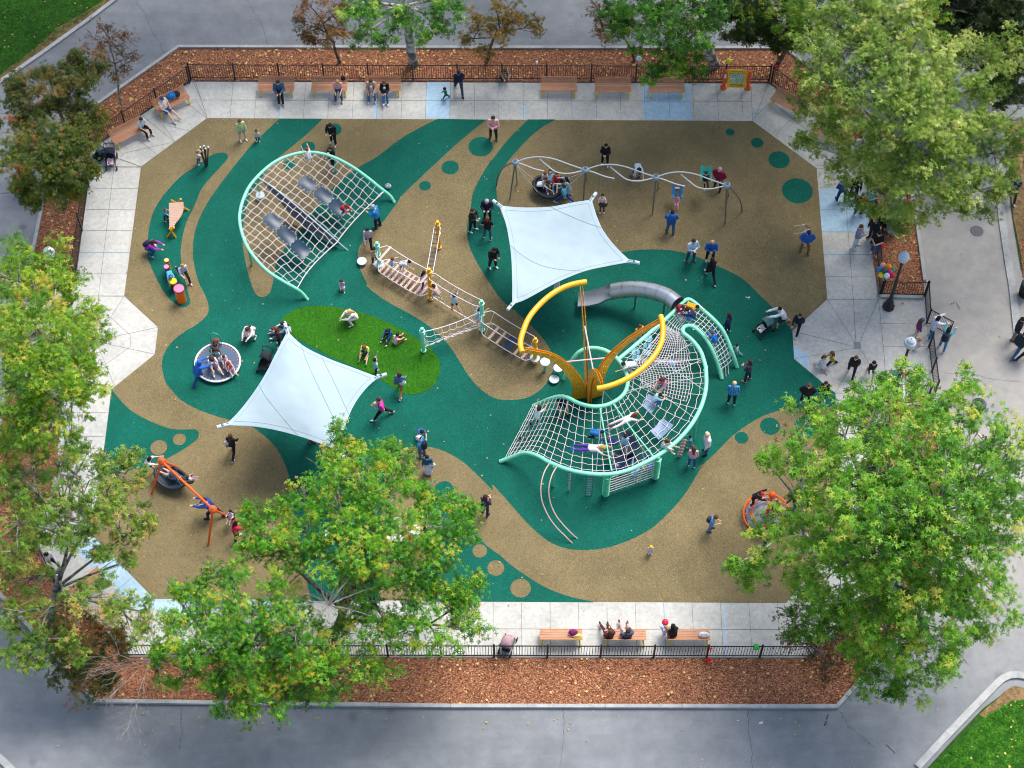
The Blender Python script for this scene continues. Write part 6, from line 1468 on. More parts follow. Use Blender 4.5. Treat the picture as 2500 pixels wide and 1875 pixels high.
P('G',1140,1080,'girl in pale blue dress at the mint post where the nets meet','climb',30,1.2,'c','#a8ccd8',sl='short',leg='mini',bot='#a8ccd8',hair='bob',hc='r',az=.5,z=.45)
# turf and around
P('L',1425,145,'person in white hat and white clothes sitting on the turf edge','groundx',200,1.68,'f','#ddd6cf',bot='#d8cfc8',hair='long',hc='y',cap='#efe6da')
P('L',1700,265,'girl in blue hoodie sitting on the turf','ground',-120,1.25,'c','#1b56a8',bot='#202a48',hair='long',hc='k')
P('L',1740,335,'child in white shirt and crimson trousers sitting beside the girl in blue','ground',40,1.2,'c','#e2c4c4',sl='short',bot='#c0143c',hc='k')
P('L',1510,400,'boy in lime shirt and blue shorts sitting with legs stretched on the turf','ground',-105,1.45,'c','#cbd868',sl='short',bot='#1c3f94',leg='short',shoe='#2f9a50',hc='r')
P('L',1590,570,'boy in patterned light shirt waving one arm by the sail corner','wave',20,1.3,'c','#a9d0dc',sl='short',bot='#153f80',hc='k')
P('L',1785,722,'woman in blue-grey sweater and tan trousers carrying a white bag','walk',75,1.68,'f','#54789a',bot='#a87c3c',shoe=W,hair='bob',hc='n')
bag('L',1802,650,.75,(.36,.2,.36),'#c8dcdc','white shoulder bag carried by the woman in blue-grey',az=.9)
P('L',885,245,'woman in pale shirt sitting on the turf behind the top of the left sail','ground',190,1.65,'f','#b8cfe0',bot='#3f4f6c',hair='long',hc='b')
P('L',775,250,'baby in lilac on the legs of the woman behind the left sail','ground',170,.75,'t','#c8b0e0',bot='#c8b0e0',hc='n')
P('L',590,245,'woman in white dress crouching with a small girl','crouch',-110,1.66,'f','#ddd5d5',leg='skirt',bot='#ddd5d5',hair='long',hc='b',baby=('#e09aac','small girl in pink held by the crouching woman in white'))
P('L',808,345,'person with red-brown hair next to the black stroller, half under the sail','stand',-160,1.6,'f','#541c28',bot='#241a20',hair='long',hc='r')
P('L',1080,1122,'person under the left sail of whom only red sandals show','stand',-85,1.7,'f','#29303c',bot='#29303c',shoe='#a8483c',hc='b')
P('L',1352,955,'person in black at the lower right edge of the left sail','stand',180,1.5,'f',K,bot=K,hc='k')
P('L',1642,925,'man in pink shirt and black trousers striding with a baby on his shoulder','walk',190,1.78,'m','#d63aa0',sl='short',bot='#0e1014',shoe=W,hc='b',baby=('#c9c0d8','baby on the shoulder of the man in pink'))
P('L',1945,1060,'boy in blue shirt and white shorts crouching, green shoes','crouch',-70,1.3,'c','#2f5fa0',sl='short',bot=W,leg='short',shoe='#2f9a60',hc='k')
P('L',1960,1245,'man in blue shirt and white hat with a black backpack','stand',150,1.76,'m','#2b7ac4',sl='short',bot='#4d5a68',shoe='#1c2c48',hc='b',cap='~#dcd4cc',pack=('#16181e','black backpack of the man in the white hat'))
P('L',2012,1378,'woman in teal top and long white skirt','stand',-100,1.64,'f','#155070',leg='maxi',bot='#d6d8e4',hair='bun',hc='k',shoe='#c05a54')
bag('L',2035,1315,.8,(.4,.22,.3),'#d0d4da','white and black handbag of the woman in the long white skirt',az=.9)
P('L',435,1222,'woman in black with white bag walking below the left sail','walk',75,1.68,'f','#0f1014',bot='#10121a',hair='long',hc='n')
bag('L',375,1135,.85,(.34,.2,.36),'#d8dadd','white bag at the hip of the woman in black below the left sail',az=1.)
P('O',1995,685,'woman in dark plum top and navy trousers carrying a child','hold',60,1.68,'f','#3c2c48',bot='#1c2a4c',hair='long',hc='b',shoe='#1e2a44',pack=('#20242e','dark backpack of the woman in plum and navy'))
# spinner at the left
P('L',155,635,'person in bright blue hooded coat pushing the flat spinner','push',38,1.6,'m','#1b5fc0',kind='jacket',bot='#174f94',shoe='#1c5090',hair='hood',hc='#1b5fc0')
P('L',300,325,'child in brown behind the hand rail of the flat spinner','crouch',-90,1.2,'c','#7c4a44',bot='#1f6a8c',hc='r')
P('L',265,410,'girl with long dark hair kneeling on the flat spinner','crouch',-45,1.3,'c','#4a3a34',bot='#c9a898',hair='long',hc='b',az=.25,z=.22)
P('L',262,500,'girl in white shirt and lilac shorts with legs stretched on the spinner','ground',-62,1.5,'c','#dbe3ea',sl='short',bot='#c8a8e0',leg='short',hair='long',hc='b',az=.25,z=.22)
P('L',355,460,'small child in white sitting at the right of the spinner','ground',-70,1.0,'c','#e0d0d4',bot='#d8b0c0',hc='b',az=.25,z=.22)
P('L',395,500,'small girl in pink leaning on the spinner','crouch',-80,1.1,'c','#e39aa8',bot='#d890a0',hair='bun',hc='r',az=.25,z=.22)
P('L',408,540,'child in pale pink with green shoes near the spinner rim','ground',-60,1.0,'c','#e8c0c8',bot='#e0b0c0',shoe='#2f9a60',hc='r',az=.25,z=.22)
# orange swing frame
P('M',1210,862,'woman in white shirt and black shorts pushing the basket under the orange beam','push',10,1.66,'f','#e3d8dc',sl='short',bot='#14161b',leg='short',shoe='#b88a80',hair='bob',hc='k')
P('M',1385,860,'child lying in the oval basket under the orange beam','lie',150,1.3,'c','#1f2c40',bot='#d8b0a8',leg='short',hc='b',az=.6,z=.45)
P('M',1540,893,'baby in white in the flying bucket swing','swing',15,.75,'t','#d8ccc8',bot='#c090a0',hc='r',az=1.0,z=.85)
P('M',1745,1208,'man in blue shirt and red scarf leaning at the orange frame','push',170,1.78,'m','#1c3e90',bot='#15182a',shoe=K,hc='k')
P('M',1650,1085,'child in pale blue in the swing held by the man in blue','swing',200,.9,'t','#b8c4dc',bot='#c0c8dc',hc='r',az=1.0,z=.8)
P('M',1870,1195,'small child in white and grey on the last orange bucket swing','swing',-110,.85,'t','#c4c8d8',bot='#d8b8a8',hc='k',az=.9,z=.7)
P('M',1925,1385,'woman in crimson jacket with long black hair beside the orange swings','armout',25,1.66,'f','#d01548',kind='jacket',bot='#15161c',hair='long',hc='k')
# instruments
P('E',1405,272,'small boy in blue shirt beside the xylophone','armout',-10,1.0,'c','#2f8fc0',bot='#123450',sl='short',hc='r',shoe=W)
P('E',1255,538,'woman in purple with dark backpack kneeling at the left edge','crouch',-10,1.66,'f','#9a2fa8',bot='#163a7c',hair='long',hc='b',shoe='#8a90a0',pack=('#1b2440','navy backpack of the kneeling woman in purple'),baby=('#c8a8d0','toddler in the arms of the kneeling woman in purple'))
P('E',1445,775,'child in cyan shirt bending over the yellow drum','bend',-70,1.25,'c','#3fa8d0',sl='short',bot='#123a80',hc='n',cap='#5a70a8')
P('E',1560,770,'woman in light blue shirt and black leggings running past the drums','run',-60,1.64,'f','#b4bede',sl='short',bot='#14141a',shoe='#e4c4d0',hair='bun',hc='y')
# right side
P('K',690,385,'man in blue sweater, cap and tan trousers','hips',-95,1.8,'m','#1d5cae',bot='#8f5e2a',shoe='#5d4a30',hc='b',cap='#2a2448')
P('K',698,330,'woman in white with reddish hair behind the man in blue','armout',180,1.66,'f','#e3d4d2',sl='short',bot='#d8dce4',hair='long',hc='y')
P('K',1040,350,'man in grey sweater and white trousers with maroon bag','crossed',-20,1.8,'m','#8289a0',bot='#c9cbdc',shoe=W,hc='n')
P('K',1172,396,'man in black t-shirt and jeans leaning on the right fence','hold',-110,1.8,'m','#0c0e12',sl='short',bot='#1c5490',shoe=W,hc='k')
P('K',1150,296,'man in black shirt behind the one leaning on the right fence','stand',-140,1.78,'m','#101218',bot='#14284c',shoe=K,hc='k')
P('K',1208,262,'woman in black beside the right fence under the leaves','stand',-120,1.66,'f','#0e1014',bot='#121820',hc='k',hair='long')
P('W',990,975,'man in blue jacket and jeans at the edge of the pale paving','hips',100,1.76,'m','#1c4684',kind='jacket',bot='#15284c',shoe='#10141c',hc='b')
P('W',1180,935,'man in black shirt under the leaves on the pale paving','stand',-100,1.78,'m','#0e1014',bot='#0c0e12',shoe=K,hc='k')
P('W',1265,1205,'person in rust brown jacket and trousers on the pale paving','hold',-75,1.76,'m','#6c2416',kind='jacket',bot='#44201c',shoe='#d8d4d0',hc='n')
P('W',1425,1105,'person in bright cyan top partly under the leaves','walk',200,1.7,'f','#1c9fd8',bot='#10141c',shoe=K,hc='b')
P('W',1255,300,'man in white and grey shirt showing through the sycamore leaves','stand',-90,1.75,'m','#c9ccd8',bot='#3a3c48',hc='k')
P('W',990,380,'woman in dark maroon under the sycamore branch','stand',180,1.62,'f','#3a1c20',bot='#3a2428',hair='long',hc='b')
P('K',532,892,'woman in white coat pushing the teal stroller','push',190,1.68,'f','#d8dce8',kind='jacket',bot='#20222c',leg='mini',shoe='#c8907a',hair='bun',hc='k')
P('K',638,930,'boy in navy sweatshirt walking onto the plaza','walk',-115,1.6,'m','#0f1f30',bot='#12182a',shoe=W,hc='b')
P('K',152,945,'woman in navy top with pink scarf beside the ramp net','stand',150,1.66,'f','#1c3464',bot='#182844',hair='long',hc='b')
P('K',218,1100,'toddler in pale green shirt standing right of the ramp net','walk',160,1.0,'c','#a8d4cc',sl='short',bot='#8ab0cc',hc='k')
P('K',292,1272,'person in grey hooded top and dark jeans watching','crossed',150,1.72,'f','#3c3c4a',bot='#182a4a',shoe='#c08068',hair='bob',hc='b')
P('K',182,1432,'bald man in blue plaid shirt seen from behind','stand',85,1.78,'m','#2a6cae',bot='#14233c',shoe='#b8c0cc',hair='',skin='l',topmat=plaid('#0f2f5c','#3f9ad8'))
P('K',692,1432,'man in black jacket and white shoes near the brown curve','hips',-100,1.78,'m','#0d1016',kind='jacket',bot='#101218',shoe=W,hc='n')
P('K',808,1405,'woman in black next to the tip of the big right tree','stand',-90,1.62,'f','#101216',bot='#14161c',hair='long',hc='b')
P('K',800,1195,'girl in white dress with blue shirt round her waist','walk',-60,1.35,'c','#dad8de',sl='short',leg='skirt',bot='#d6d8e0',shoe='#c8c0d0',hair='long',hc='n')
P('K',868,1175,'girl in rainbow tie-dye shirt and dark leggings','walk',190,1.35,'c','#b8a030',bot='#1b1c28',hair='long',hc='n',shoe=K)
P('K',1018,1225,'woman in loose black top walking across the plaza','walk',-110,1.7,'f','#101114',kind='jacket',bot='#1c2438',shoe='#b06a58',hair='bob',hc='n')
P('K',1145,1238,'child in black and teal at the tip of the big right tree','walk',-95,1.4,'c','#20262c',bot='#1c7a80',leg='short',shoe='#c87a6a',hc='k')
P('K',1462,965,'girl with blue cap and purple sleeves near the gate','stand',10,1.45,'c','#6c2c74',bot='#b88a78',leg='short',hair='long',hc='n',cap='#44507c')
P('K',1465,1052,'small girl in pale pink by the second lamp','walk',15,.95,'t','#e4c8cc',bot='#e4d0d4',hair='bob',hc='y')
P('K',1560,972,'woman in white jacket and jeans holding the gate','armout',20,1.68,'f','#d0d8e4',kind='jacket',bot='#2f6c98',shoe='#c0ccd8',hair='bob',hc='k')
P('K',1640,1058,'woman in denim jacket reaching over the gate end','armout',60,1.66,'f','#4f8494',kind='jacket',bot='#3f80b0',shoe=W,hair='long',hc='k',pack=('#1c2530','dark backpack of the woman in the denim jacket at the gate'))
P('K',2140,985,'man in black cap and jacket at the right edge, behind','stand',-20,1.78,'m','#14161c',kind='jacket',bot='#8c7c70',shoe='#4a3628',hc='k',cap='#14161c')
P('K',2155,1088,'man in grey cap, dark jacket and jeans at the right edge, in front','walk',40,1.78,'m','#1d2634',kind='jacket',bot='#2c5c8c',shoe='#5a3a28',hc='b',cap='#a8b0c0')
P('K',2215,1120,'person at the very right edge of whom one boot shows','walk',180,1.75,'m','#2a2a30',bot='#2c2c34',shoe='#4a2a20',hc='b')
# tower
P('I',1605,320,'boy in yellow shirt at the slide entrance','crawl',-30,1.25,'c','#e0a010',sl='short',bot='#182038',hc='k',az=2.15,z=2.05)
P('I',1530,305,'child in red inside the mouth of the tube slide','crouch',-60,1.1,'c','#a81c38',bot='#a81c38',hc='b',az=2.2,z=2.02)
P('I',1650,400,'boy in navy and blue sitting on the upper ramp net','crouch',170,1.35,'c','#1c2c60',bot='#1b6ac0',hc='k',az=2.0,z=1.95)
P('I',1830,600,'boy in bright blue climbing the ramp net','climb',140,1.2,'c','#1a6cc8',bot='#1b78c8',hc='r',az=1.3,z=.95)
P('I',1160,800,'boy in white shirt leaning over the inner ring','crawl',190,1.35,'c','#d8dce6',sl='short',bot='#8fb8c8',leg='short',hc='b',az=2.05,z=1.85)
P('I',1410,930,'girl in pink shirt sitting on the fine mesh, legs crossed','ground',-135,1.45,'c','#e27a96',sl='short',bot='#b8a0d0',leg='short',shoe='',hair='long',hc='b',az=1.9,z=1.72)
P('I',1455,775,'child in blue below the fine mesh','crawl',-40,1.2,'c','#5cb8d8',bot='#2a6cc0',hc='n',az=1.2,z=1.0)
P('I',1320,1085,'boy in light blue shirt crouching beside the grey mat','crouch',10,1.2,'c','#a9cfe0',sl='short',bot='#2f6cb0',hc='k',az=1.8,z=1.75)
P('I',1195,600,'adult in yellow top standing inside the tower behind the tube','stand',-60,1.65,'f','#c8b050',bot='#d8d8dc',hair='bob',hc='n',az=.0,z=0)
P('J',1190,590,'girl in white lying across the mint beam with long hair','prone',25,1.4,'c','#e0d6d8',sl='short',bot='#e6cdd4',shoe='#d890a8',hair='long',hc='n',az=1.85,z=1.75)
P('J',915,700,'boy in blue shirt crawling on the net','crawl',-15,1.25,'c','#1b6cb8',bot='#121620',hc='k',az=1.75,z=1.58)
P('J',900,825,'girl in white shirt and purple leggings lying on the net','prone',-5,1.5,'c','#dfd6da',sl='short',bot='#5a2ca0',shoe='#2a6cd0',hair='long',hc='y',az=1.75,z=1.66)
P('J',1190,815,'boy in light blue clothes walking over the dark platform','walk',90,1.25,'c','#8fc0e0',sl='short',bot='#88b4d8',leg='short',hc='k',az=1.0,z=.95)
P('J',1105,795,'small child with red hair and purple top on the dark mat','crawl',150,1.1,'c','#3a2c80',bot='#204878',hc='r',az=.9,z=.82)
P('J',1515,800,'girl in white with brown hair at the outer tube','ground',-20,1.3,'c','#dcd8d4',bot='#d8d4d0',leg='short',hair='bob',hc='n',az=1.9,z=1.85)
P('J',450,570,'girl in white shirt climbing the lower end of the net ramp','climb',60,1.3,'c','#d3e3e0',sl='short',bot='#a8ccc8',hc='b',hair='bob',az=1.0,z=.62)
P('J',1265,1085,'boy in pale blue behind the hanging net','climb',70,1.3,'c','#9cc4dc',bot='#6a88a8',leg='short',hc='b',az=.5,z=.45)
P('J',1400,1030,'child in blue and yellow behind the hanging net','climb',110,1.3,'c','#5c9cd0',bot='#e8d020',leg='short',hc='k',az=.5,z=.5)
P('J',1755,960,'woman in pale pink sweater and jeans with her back to us','stand',85,1.64,'f','#dca8b4',bot='#1f528c',shoe='#c8d4e4',hair='long',hc='n')
P('J',1875,850,'white-haired man in white jacket and jeans right of the tower','stand',190,1.78,'m','#d9dbe0',kind='jacket',bot='#1c4a80',shoe='#1a1c22',hc='#cdb68e')
P('J',1745,800,'toddler in teal at the twist climber','armout',170,1.0,'c','#4fa0b0',bot='#6a94a8',hc='k')
P('J',655,470,'man with grey cap and navy shirt sitting in front of the tower tube','sit',-75,1.76,'m','#141c30',sl='short',bot='#181c28',leg='short',hc='b',cap='#a8b4c4',shoe=K)
P('J',1915,1500,'boy in light blue clothes with dark backpack on the brown curve','phone',-15,1.45,'c','#6f9ad0',sl='short',bot='#6488bc',shoe='#1c2c4c',hc='n',pack=('#2c3448','dark backpack of the boy in light blue'))
P('V',1404,1196,'toddler in bright yellow hat on the brown curve','stand',-90,.85,'t','#d8c8e0',bot='#c8b8d8',hair='',cap='#f2b400')
# bottom benches
P('Q',975,385,'woman in maroon clothes with long hair on the second bottom bench','sitout',105,1.68,'f','#54142c',bot='#54142c',hair='long',hc='n',shoe='#4a3430',az=.55)
P('Q',1083,385,'man in pink trousers and grey shirt on the second bottom bench','sitout',98,1.76,'m','#4a5668',bot='#dca8a4',hc='b',shoe='#6a4038',az=.55)
P('Q',1366,378,'woman in black with long hair on the last bottom bench','sit',110,1.66,'f','#121014',bot='#1d1a22',hair='long',hc='k',shoe=W,az=.55)
P('Q',1325,362,'small child in pink and blue beside the woman in black on the last bench','sitout',120,.95,'t','#e4a4b8',bot='#3f90c8',hc='y',az=.55,z=.42)
# net spinner and people under the trees
P('X',455,520,'child in black with red hat climbing the orange net spinner','climb',-20,1.35,'c','#17121a',bot='#23101c',hc='k',cap='#c4143c',az=.6,z=.4)
P('X',910,790,'child in navy inside the orange net spinner','crouch',100,1.3,'c','#15203a',bot='#1c1c24',hc='k',az=.4,z=.34)
P('X',720,960,'child in striped top at the near side of the orange net spinner','crouch',30,1.2,'c','#6c7890',bot='#262c3c',hc='n',az=.4,z=.3)
P('X',900,985,'second child in grey leaning on the near rim of the orange net spinner','crouch',140,1.2,'c','#8c94a4',bot='#1c2230',hc='r',az=.4,z=.3)
P('X',1235,720,'person in teal trousers right of the orange net spinner','walk',200,1.6,'f','#123850',bot='#2c8ca0',hc='k')
P('X',1430,170,'person with dark hair above the orange net spinner, mostly leaf covered','stand',-90,1.65,'f','#3a3440',bot='#2a2c38',hc='b')
P('X',700,1420,'boy with dark teal cap below the orange net spinner','stand',60,1.3,'c','#4c4a54',bot='#3a4454',hc='k',cap='#0f3c48')
P('Y',905,420,'person in navy cap and white shirt seen between the leaves','stand',180,1.72,'m','#d8dade',bot='#8fa0c0',hc='b',cap='#182c74')
P('Y',1130,360,'child in cyan and orange seen between the leaves','stand',-60,1.3,'c','#28a0b8',bot='#d88a3c',hc='n')
P('Y',1000,840,'child with cyan and black backpack under the big right tree','walk',90,1.4,'c','#3ab0d0',bot='#22262c',hc='b',pack=('#23282e','black and cyan backpack under the big right tree'))
P('T',715,420,'person in blue under the big right tree near the pavement corner','stand',-90,1.7,'m','#2c6cb0',bot='#2a3244',hc='b')
P('T',465,640,'person in pink behind the red-leaved tree','sit',90,1.65,'f','#a84878',bot='#3a3a48',hc='b',az=.4)
P('U',100,150+480,'person by the toddler structure half hidden in the leaves','stand',-60,1.65,'f','#cfc8c8',bot='#2c3444',hc='b')
P('N',330,175,'person with black hair and white top under the left sycamore','sit',-40,1.7,'f','#ddd8d8',bot='#2c2a34',hc='k',hair='long',az=.8)
P('D',2110,1530,'person in navy on the far right path under the sycamore','walk',-95,1.74,'m','#1c2c4c',bot='#202838',hc='b')
P('D',1965,1545,'second person in dark clothes on the far right path','walk',-80,1.74,'m','#23252c',bot='#1c3a50',hc='k')
# ------------------------------------------------------------------ trees
BK_SYC = m_bark('#5c5b56', '#8e8c84', '#bcb9ae', 'sycamore_bark', 4.5); BK_GRY = m_bark('#45413c', '#6a655e', '#8a857c', 'grey_bark', 6); BK_BRN = m_bark('#3a2f28', '#5a4a3e', '#77685a', 'brown_bark', 9)
LF = dict(
 pale=m_leaf([(0,'#3c5c1c'),(.35,'#6a8e30'),(.62,'#90ac44'),(.85,'#b6c25e'),(1,'#d0d080')]),
 green=m_leaf([(0,'#205410'),(.35,'#4a8c1a'),(.65,'#78b22c'),(.9,'#a4c444'),(1,'#c8c050')]),
 lime=m_leaf([(0,'#2c5c10'),(.4,'#5c9018'),(.7,'#86ae26'),(.9,'#b0c030'),(1,'#c8a848')]),
 maple=m_leaf([(0,'#1a5010'),(.45,'#3f8c1a'),(.72,'#6cae24'),(.92,'#a6be2c'),(1,'#c0a034')]),
 top=m_leaf([(0,'#123c10'),(.4,'#2a6a18'),(.7,'#4c9426'),(.93,'#7eae34'),(1,'#a8b848')]),
 deep_shade=m_leaf([(0,'#07190b'),(.4,'#0f2a10'),(.7,'#183a14'),(1,'#28481c')]),  # leaf colours darkened to put the shade on these crowns into them
 olive=m_leaf([(0,'#1e2e0c'),(.4,'#3a4c16'),(.7,'#586020'),(.9,'#7c6026'),(1,'#8c4c2a')]),
 olive2=m_leaf([(0,'#22340c'),(.4,'#3f5812'),(.7,'#5e7018'),(.88,'#7c6c1c'),(1,'#8c5424')]),
 rust=m_leaf([(0,'#3c2214'),(.4,'#6a3c20'),(.7,'#8a542a'),(1,'#9c6a34')]),
 gold=m_leaf([(0,'#4a4012'),(.4,'#7a6418'),(.7,'#9a7c24'),(1,'#a8582a')]),
 mix=m_leaf([(0,'#34581e'),(.4,'#5c8a2a'),(.7,'#8cac3c'),(.88,'#b4b450'),(1,'#ba9058')]),
 plum=m_leaf([(0,'#2a1210'),(.4,'#501e18'),(.7,'#6e3420'),(1,'#4c5a20')]))
def bez(a, b, c, n=8): return [a*(1-t)**2+b*2*t*(1-t)+c*t*t for t in [k/n for k in range(n+1)]]
def tree(name, base, label, cat, blobs, leaf, bark, tr=.3, fork=.35, size=.20, dens=1.0, seed=1, lps=22, group=None, bare=0, spray=4, shrink=.93):
    """blobs: (region, x, y, z, radius) - foliage masses at their real height; leaves fill them in twig clusters"""
    size *= .84; lps = int(lps*1.3)
    R = np.random.default_rng(seed); rr = random.Random(seed)
    t = thing(name, (base.x, base.y, base.z), label, cat, group); B = Vector((base.x, base.y, base.z))
    C = [(at(b[0], b[1], b[2], b[3]), b[4]*shrink) for b in blobs]; cen = sum((c for c, r in C), Vector())/len(C)
    top = max(c.z for c, r in C); fz = fork*top; F_ = B.lerp(Vector((cen.x, cen.y, fz)), .35); F_.z = fz
    m = MB(); stem = bez(B, B.lerp(F_, .5)+Vector((rr.uniform(-.2,.2), rr.uniform(-.2,.2), 0)), F_, 8)
    m.tube([B-Vector((0,0,.1))]+stem, [tr*1.5]+[tr*(1.25-.045*k*1.2) if k else tr*1.3 for k in range(9)], 12)
    lead = Vector((cen.x, cen.y, top*.82)); L = bez(F_, F_.lerp(lead, .5)+Vector((rr.uniform(-.4,.4), rr.uniform(-.4,.4), .3)), lead, 8)
    m.tube(L, [tr*.78*(1-k/9.5)+.02 for k in range(9)], 9); tw = MB(); centers = []; rads = []; offs = []
    # a few main limbs reach the outermost masses, the others fork off their nearest limb
    idx = [max(range(len(C)), key=lambda i: (C[i][0]-lead).length)]
    while len(idx) < min(len(C), 4+len(C)//7): idx.append(max(range(len(C)), key=lambda i: min((C[i][0]-C[j][0]).length for j in idx)))
    order = idx+[i for i in sorted(range(len(C)), key=lambda i: (C[i][0]-lead).length) if i not in idx]; limbs = []
    for oi, i in enumerate(order):
        c, r = C[i]
        if oi < len(idx) or not limbs:
            s = min(range(9), key=lambda k: abs(L[k].z-(c.z-.5*(c-L[k]).length))); S0 = L[s]; r0 = max(.03, min(tr*.42, .02+.014*(c-S0).length+.012*r))
        else:
            S0 = min((q for l in limbs for q in l[2:6]), key=lambda q: (q-c).length+max(0, q.z-c.z)*1.5); r0 = max(.022, min(tr*.22, .012+.011*(c-S0).length+.008*r))
        mid = S0.lerp(c, .5)+Vector((rr.uniform(-.1,.1), rr.uniform(-.1,.1), .1))*(c-S0).length; bl = bez(S0, mid, c, 7); m.tube(bl, [r0*(1-k/8.5)+.010 for k in range(8)], 7); limbs.append(bl)
        n = max(5, int(dens*5.2*r**2.1*R.uniform(.7, 1.25))); bo = R.normal(0, .09)
        for k in range(n):
            v = R.normal(size=3); v /= np.linalg.norm(v); v[2] = v[2]*.62+.10; q = r*(R.random()**.42)*(1+.22*math.sin(3*math.atan2(v[1], v[0])+seed)); p = c+Vector(v*q)
            centers.append(tuple(p)); rads.append(.28+.22*R.random()); offs.append(bo)
            if k % 2 == 0:
                s0 = bl[rr.randint(3, 7)]; tw.tube([s0, s0.lerp(p, .55)+Vector((0,0,.1*r)), p], [.022+.01*r, .015, .007], 4, False)
    if bare:
        for k in range(bare):
            c, r = C[k % len(C)]; d = Vector((rr.uniform(-1,1), rr.uniform(-1,1), rr.uniform(.1,.7))); e = c+d*r*1.25; tw.tube([c, c.lerp(e, .6)+Vector((0,0,.2)), e], [.03,.02,.008], 4, False)
    part('trunk', m, bark, t, True, None, world=True); part('twigs', tw, BK_GRY, t, True, None, world=True)['kind'] = 'stuff'
    # leaves: small star-like sprays
    cc = np.repeat(np.array(centers), lps, 0); rd = np.repeat(np.array(rads), lps); N = len(cc)
    d = R.normal(size=(N, 3)); d /= np.linalg.norm(d, axis=1)[:, None]; pos = cc+d*(rd*R.random(N)**.6)[:, None]*np.array([1.15, 1.15, .7])
    pos[:, 2] = np.maximum(pos[:, 2], .3)
    tint = np.clip(np.repeat(R.normal(.48, .19, len(centers))+np.array(offs), lps)+R.normal(0, .19, N), 0, 1)  # random leaf tones, spread widened to imitate highlights and dark gaps
    hi = R.random(N) < .03; tint[hi] = R.uniform(.9, 1, hi.sum())
    nrm = R.normal(size=(N, 3))*.55+np.array([0, 0, 1.0])+d*.35; nrm /= np.linalg.norm(nrm, axis=1)[:, None]
    a = np.cross(nrm, R.normal(size=(N, 3))); a /= np.linalg.norm(a, axis=1)[:, None]; b = np.cross(nrm, a)
    sz = size*R.uniform(.65, 1.25, N); V = []; K_ = spray
    for k in range(K_):
        an = (k/(K_-1)-.5)*math.pi*1.15; dl = a*math.cos(an)+b*math.sin(an); dw = -a*math.sin(an)+b*math.cos(an); Lk = (1.0-.22*abs(k-(K_-1)/2))
        droop = nrm*(-.12)
        V.append(np.stack([pos, pos+(dl*.5*Lk+dw*.17)*sz[:, None], pos+(dl*Lk+droop)*sz[:, None], pos+(dl*.5*Lk-dw*.17)*sz[:, None]], 1))
    V = np.stack(V, 1).reshape(-1, 3)-np.array(tuple(B)); NV_ = len(V); me = bpy.data.meshes.new('crown')
    me.vertices.add(NV_); me.vertices.foreach_set('co', V.astype(np.float32).ravel()); nf = NV_//4
    me.loops.add(NV_); me.loops.foreach_set('vertex_index', np.arange(NV_, dtype=np.int32)); me.polygons.add(nf)
    me.polygons.foreach_set('loop_start', np.arange(0, NV_, 4, dtype=np.int32)); me.polygons.foreach_set('loop_total', np.full(nf, 4, np.int32))
    at_ = me.attributes.new('tint', 'FLOAT', 'FACE'); at_.data.foreach_set('value', np.repeat(tint, K_).astype(np.float32)); me.update(calc_edges=True)
    me.materials.append(LF[leaf]); o = bpy.data.objects.new('crown', me); COL.objects.link(o); o.parent = t
    return t
# -- big sycamore, lower right
RB = [('S',780,430,6,1.3),('S',720,520,7,1.2),('S',950,420,8,1.6),('S',1130,330,8,1.3),('S',1250,160,7,1.0),('S',1400,90,6,.9),('S',1330,260,9,1.4),('S',1150,520,10,1.9),('S',1450,430,10,1.9),('S',1650,330,9,1.6),('S',1850,230,8,1.1),('S',1760,420,10,1.6),
 ('S',570,700,6,.9),('S',470,730,5,.5),('S',720,820,6,1.1),('S',850,700,8,1.6),('S',690,940,5,.5),('S',660,1130,5,.6),('S',430,1200,5,.55),('S',570,1240,5,.8),('S',700,1120,7,1.6),('S',330,1430,5,.8),('S',240,1440,5,.4),('S',480,1440,6,.9),('S',330,1560,4,.5),
 ('S',1000,900,11,2.2),('S',1250,800,12,2.3),('S',1500,750,12,2.3),('S',1750,680,11,2.0),('S',2000,620,10,1.7),('S',2130,540,9,1.2),('S',2190,760,9,1.4),('S',900,1150,9,2.0),('S',1150,1150,12,2.4),('S',1400,1080,13,2.5),('S',1650,1000,13,2.4),('S',1900,920,12,2.2),('S',2120,1000,10,1.7),
 ('S',800,1400,6,1.4),('S',980,1420,8,2.0),('S',1200,1400,11,2.3),('S',1450,1350,12,2.4),('S',1700,1280,12,2.3),('S',1950,1200,11,2.0),('S',2120,1280,9,1.5),('T',300,200,4.5,1.5),('T',420,420,4.5,1.4),('T',650,300,7,1.9),('T',900,250,9,2.1),('T',1200,200,10,2.2),('T',1500,150,10,2.0),('T',1800,120,9,1.7),('T',2050,200,8,1.2),
 ('T',800,520,6,1.6),('T',1050,500,8,1.9),('T',1350,420,9,1.9),('T',1650,350,8,1.6),('T',1900,340,7,1.0),('T',1860,520,6,.7),('T',900,720,5,1.2),('T',1000,900,4.5,.7),('T',830,880,4.5,.8),('T',1150,680,6.5,1.3),('T',1400,640,7,1.3),('T',1500,800,6,1.0),('T',1250,960,5,1.0),('T',1140,1020,4.5,.5),('T',1600,730,6,.6)]
tree('sycamore_tree', at('P',2180,1470), 'very large bright green sycamore filling the lower right', 'tree', RB, 'green', BK_SYC, .34, .35, .20, 1.35, 11, 24)
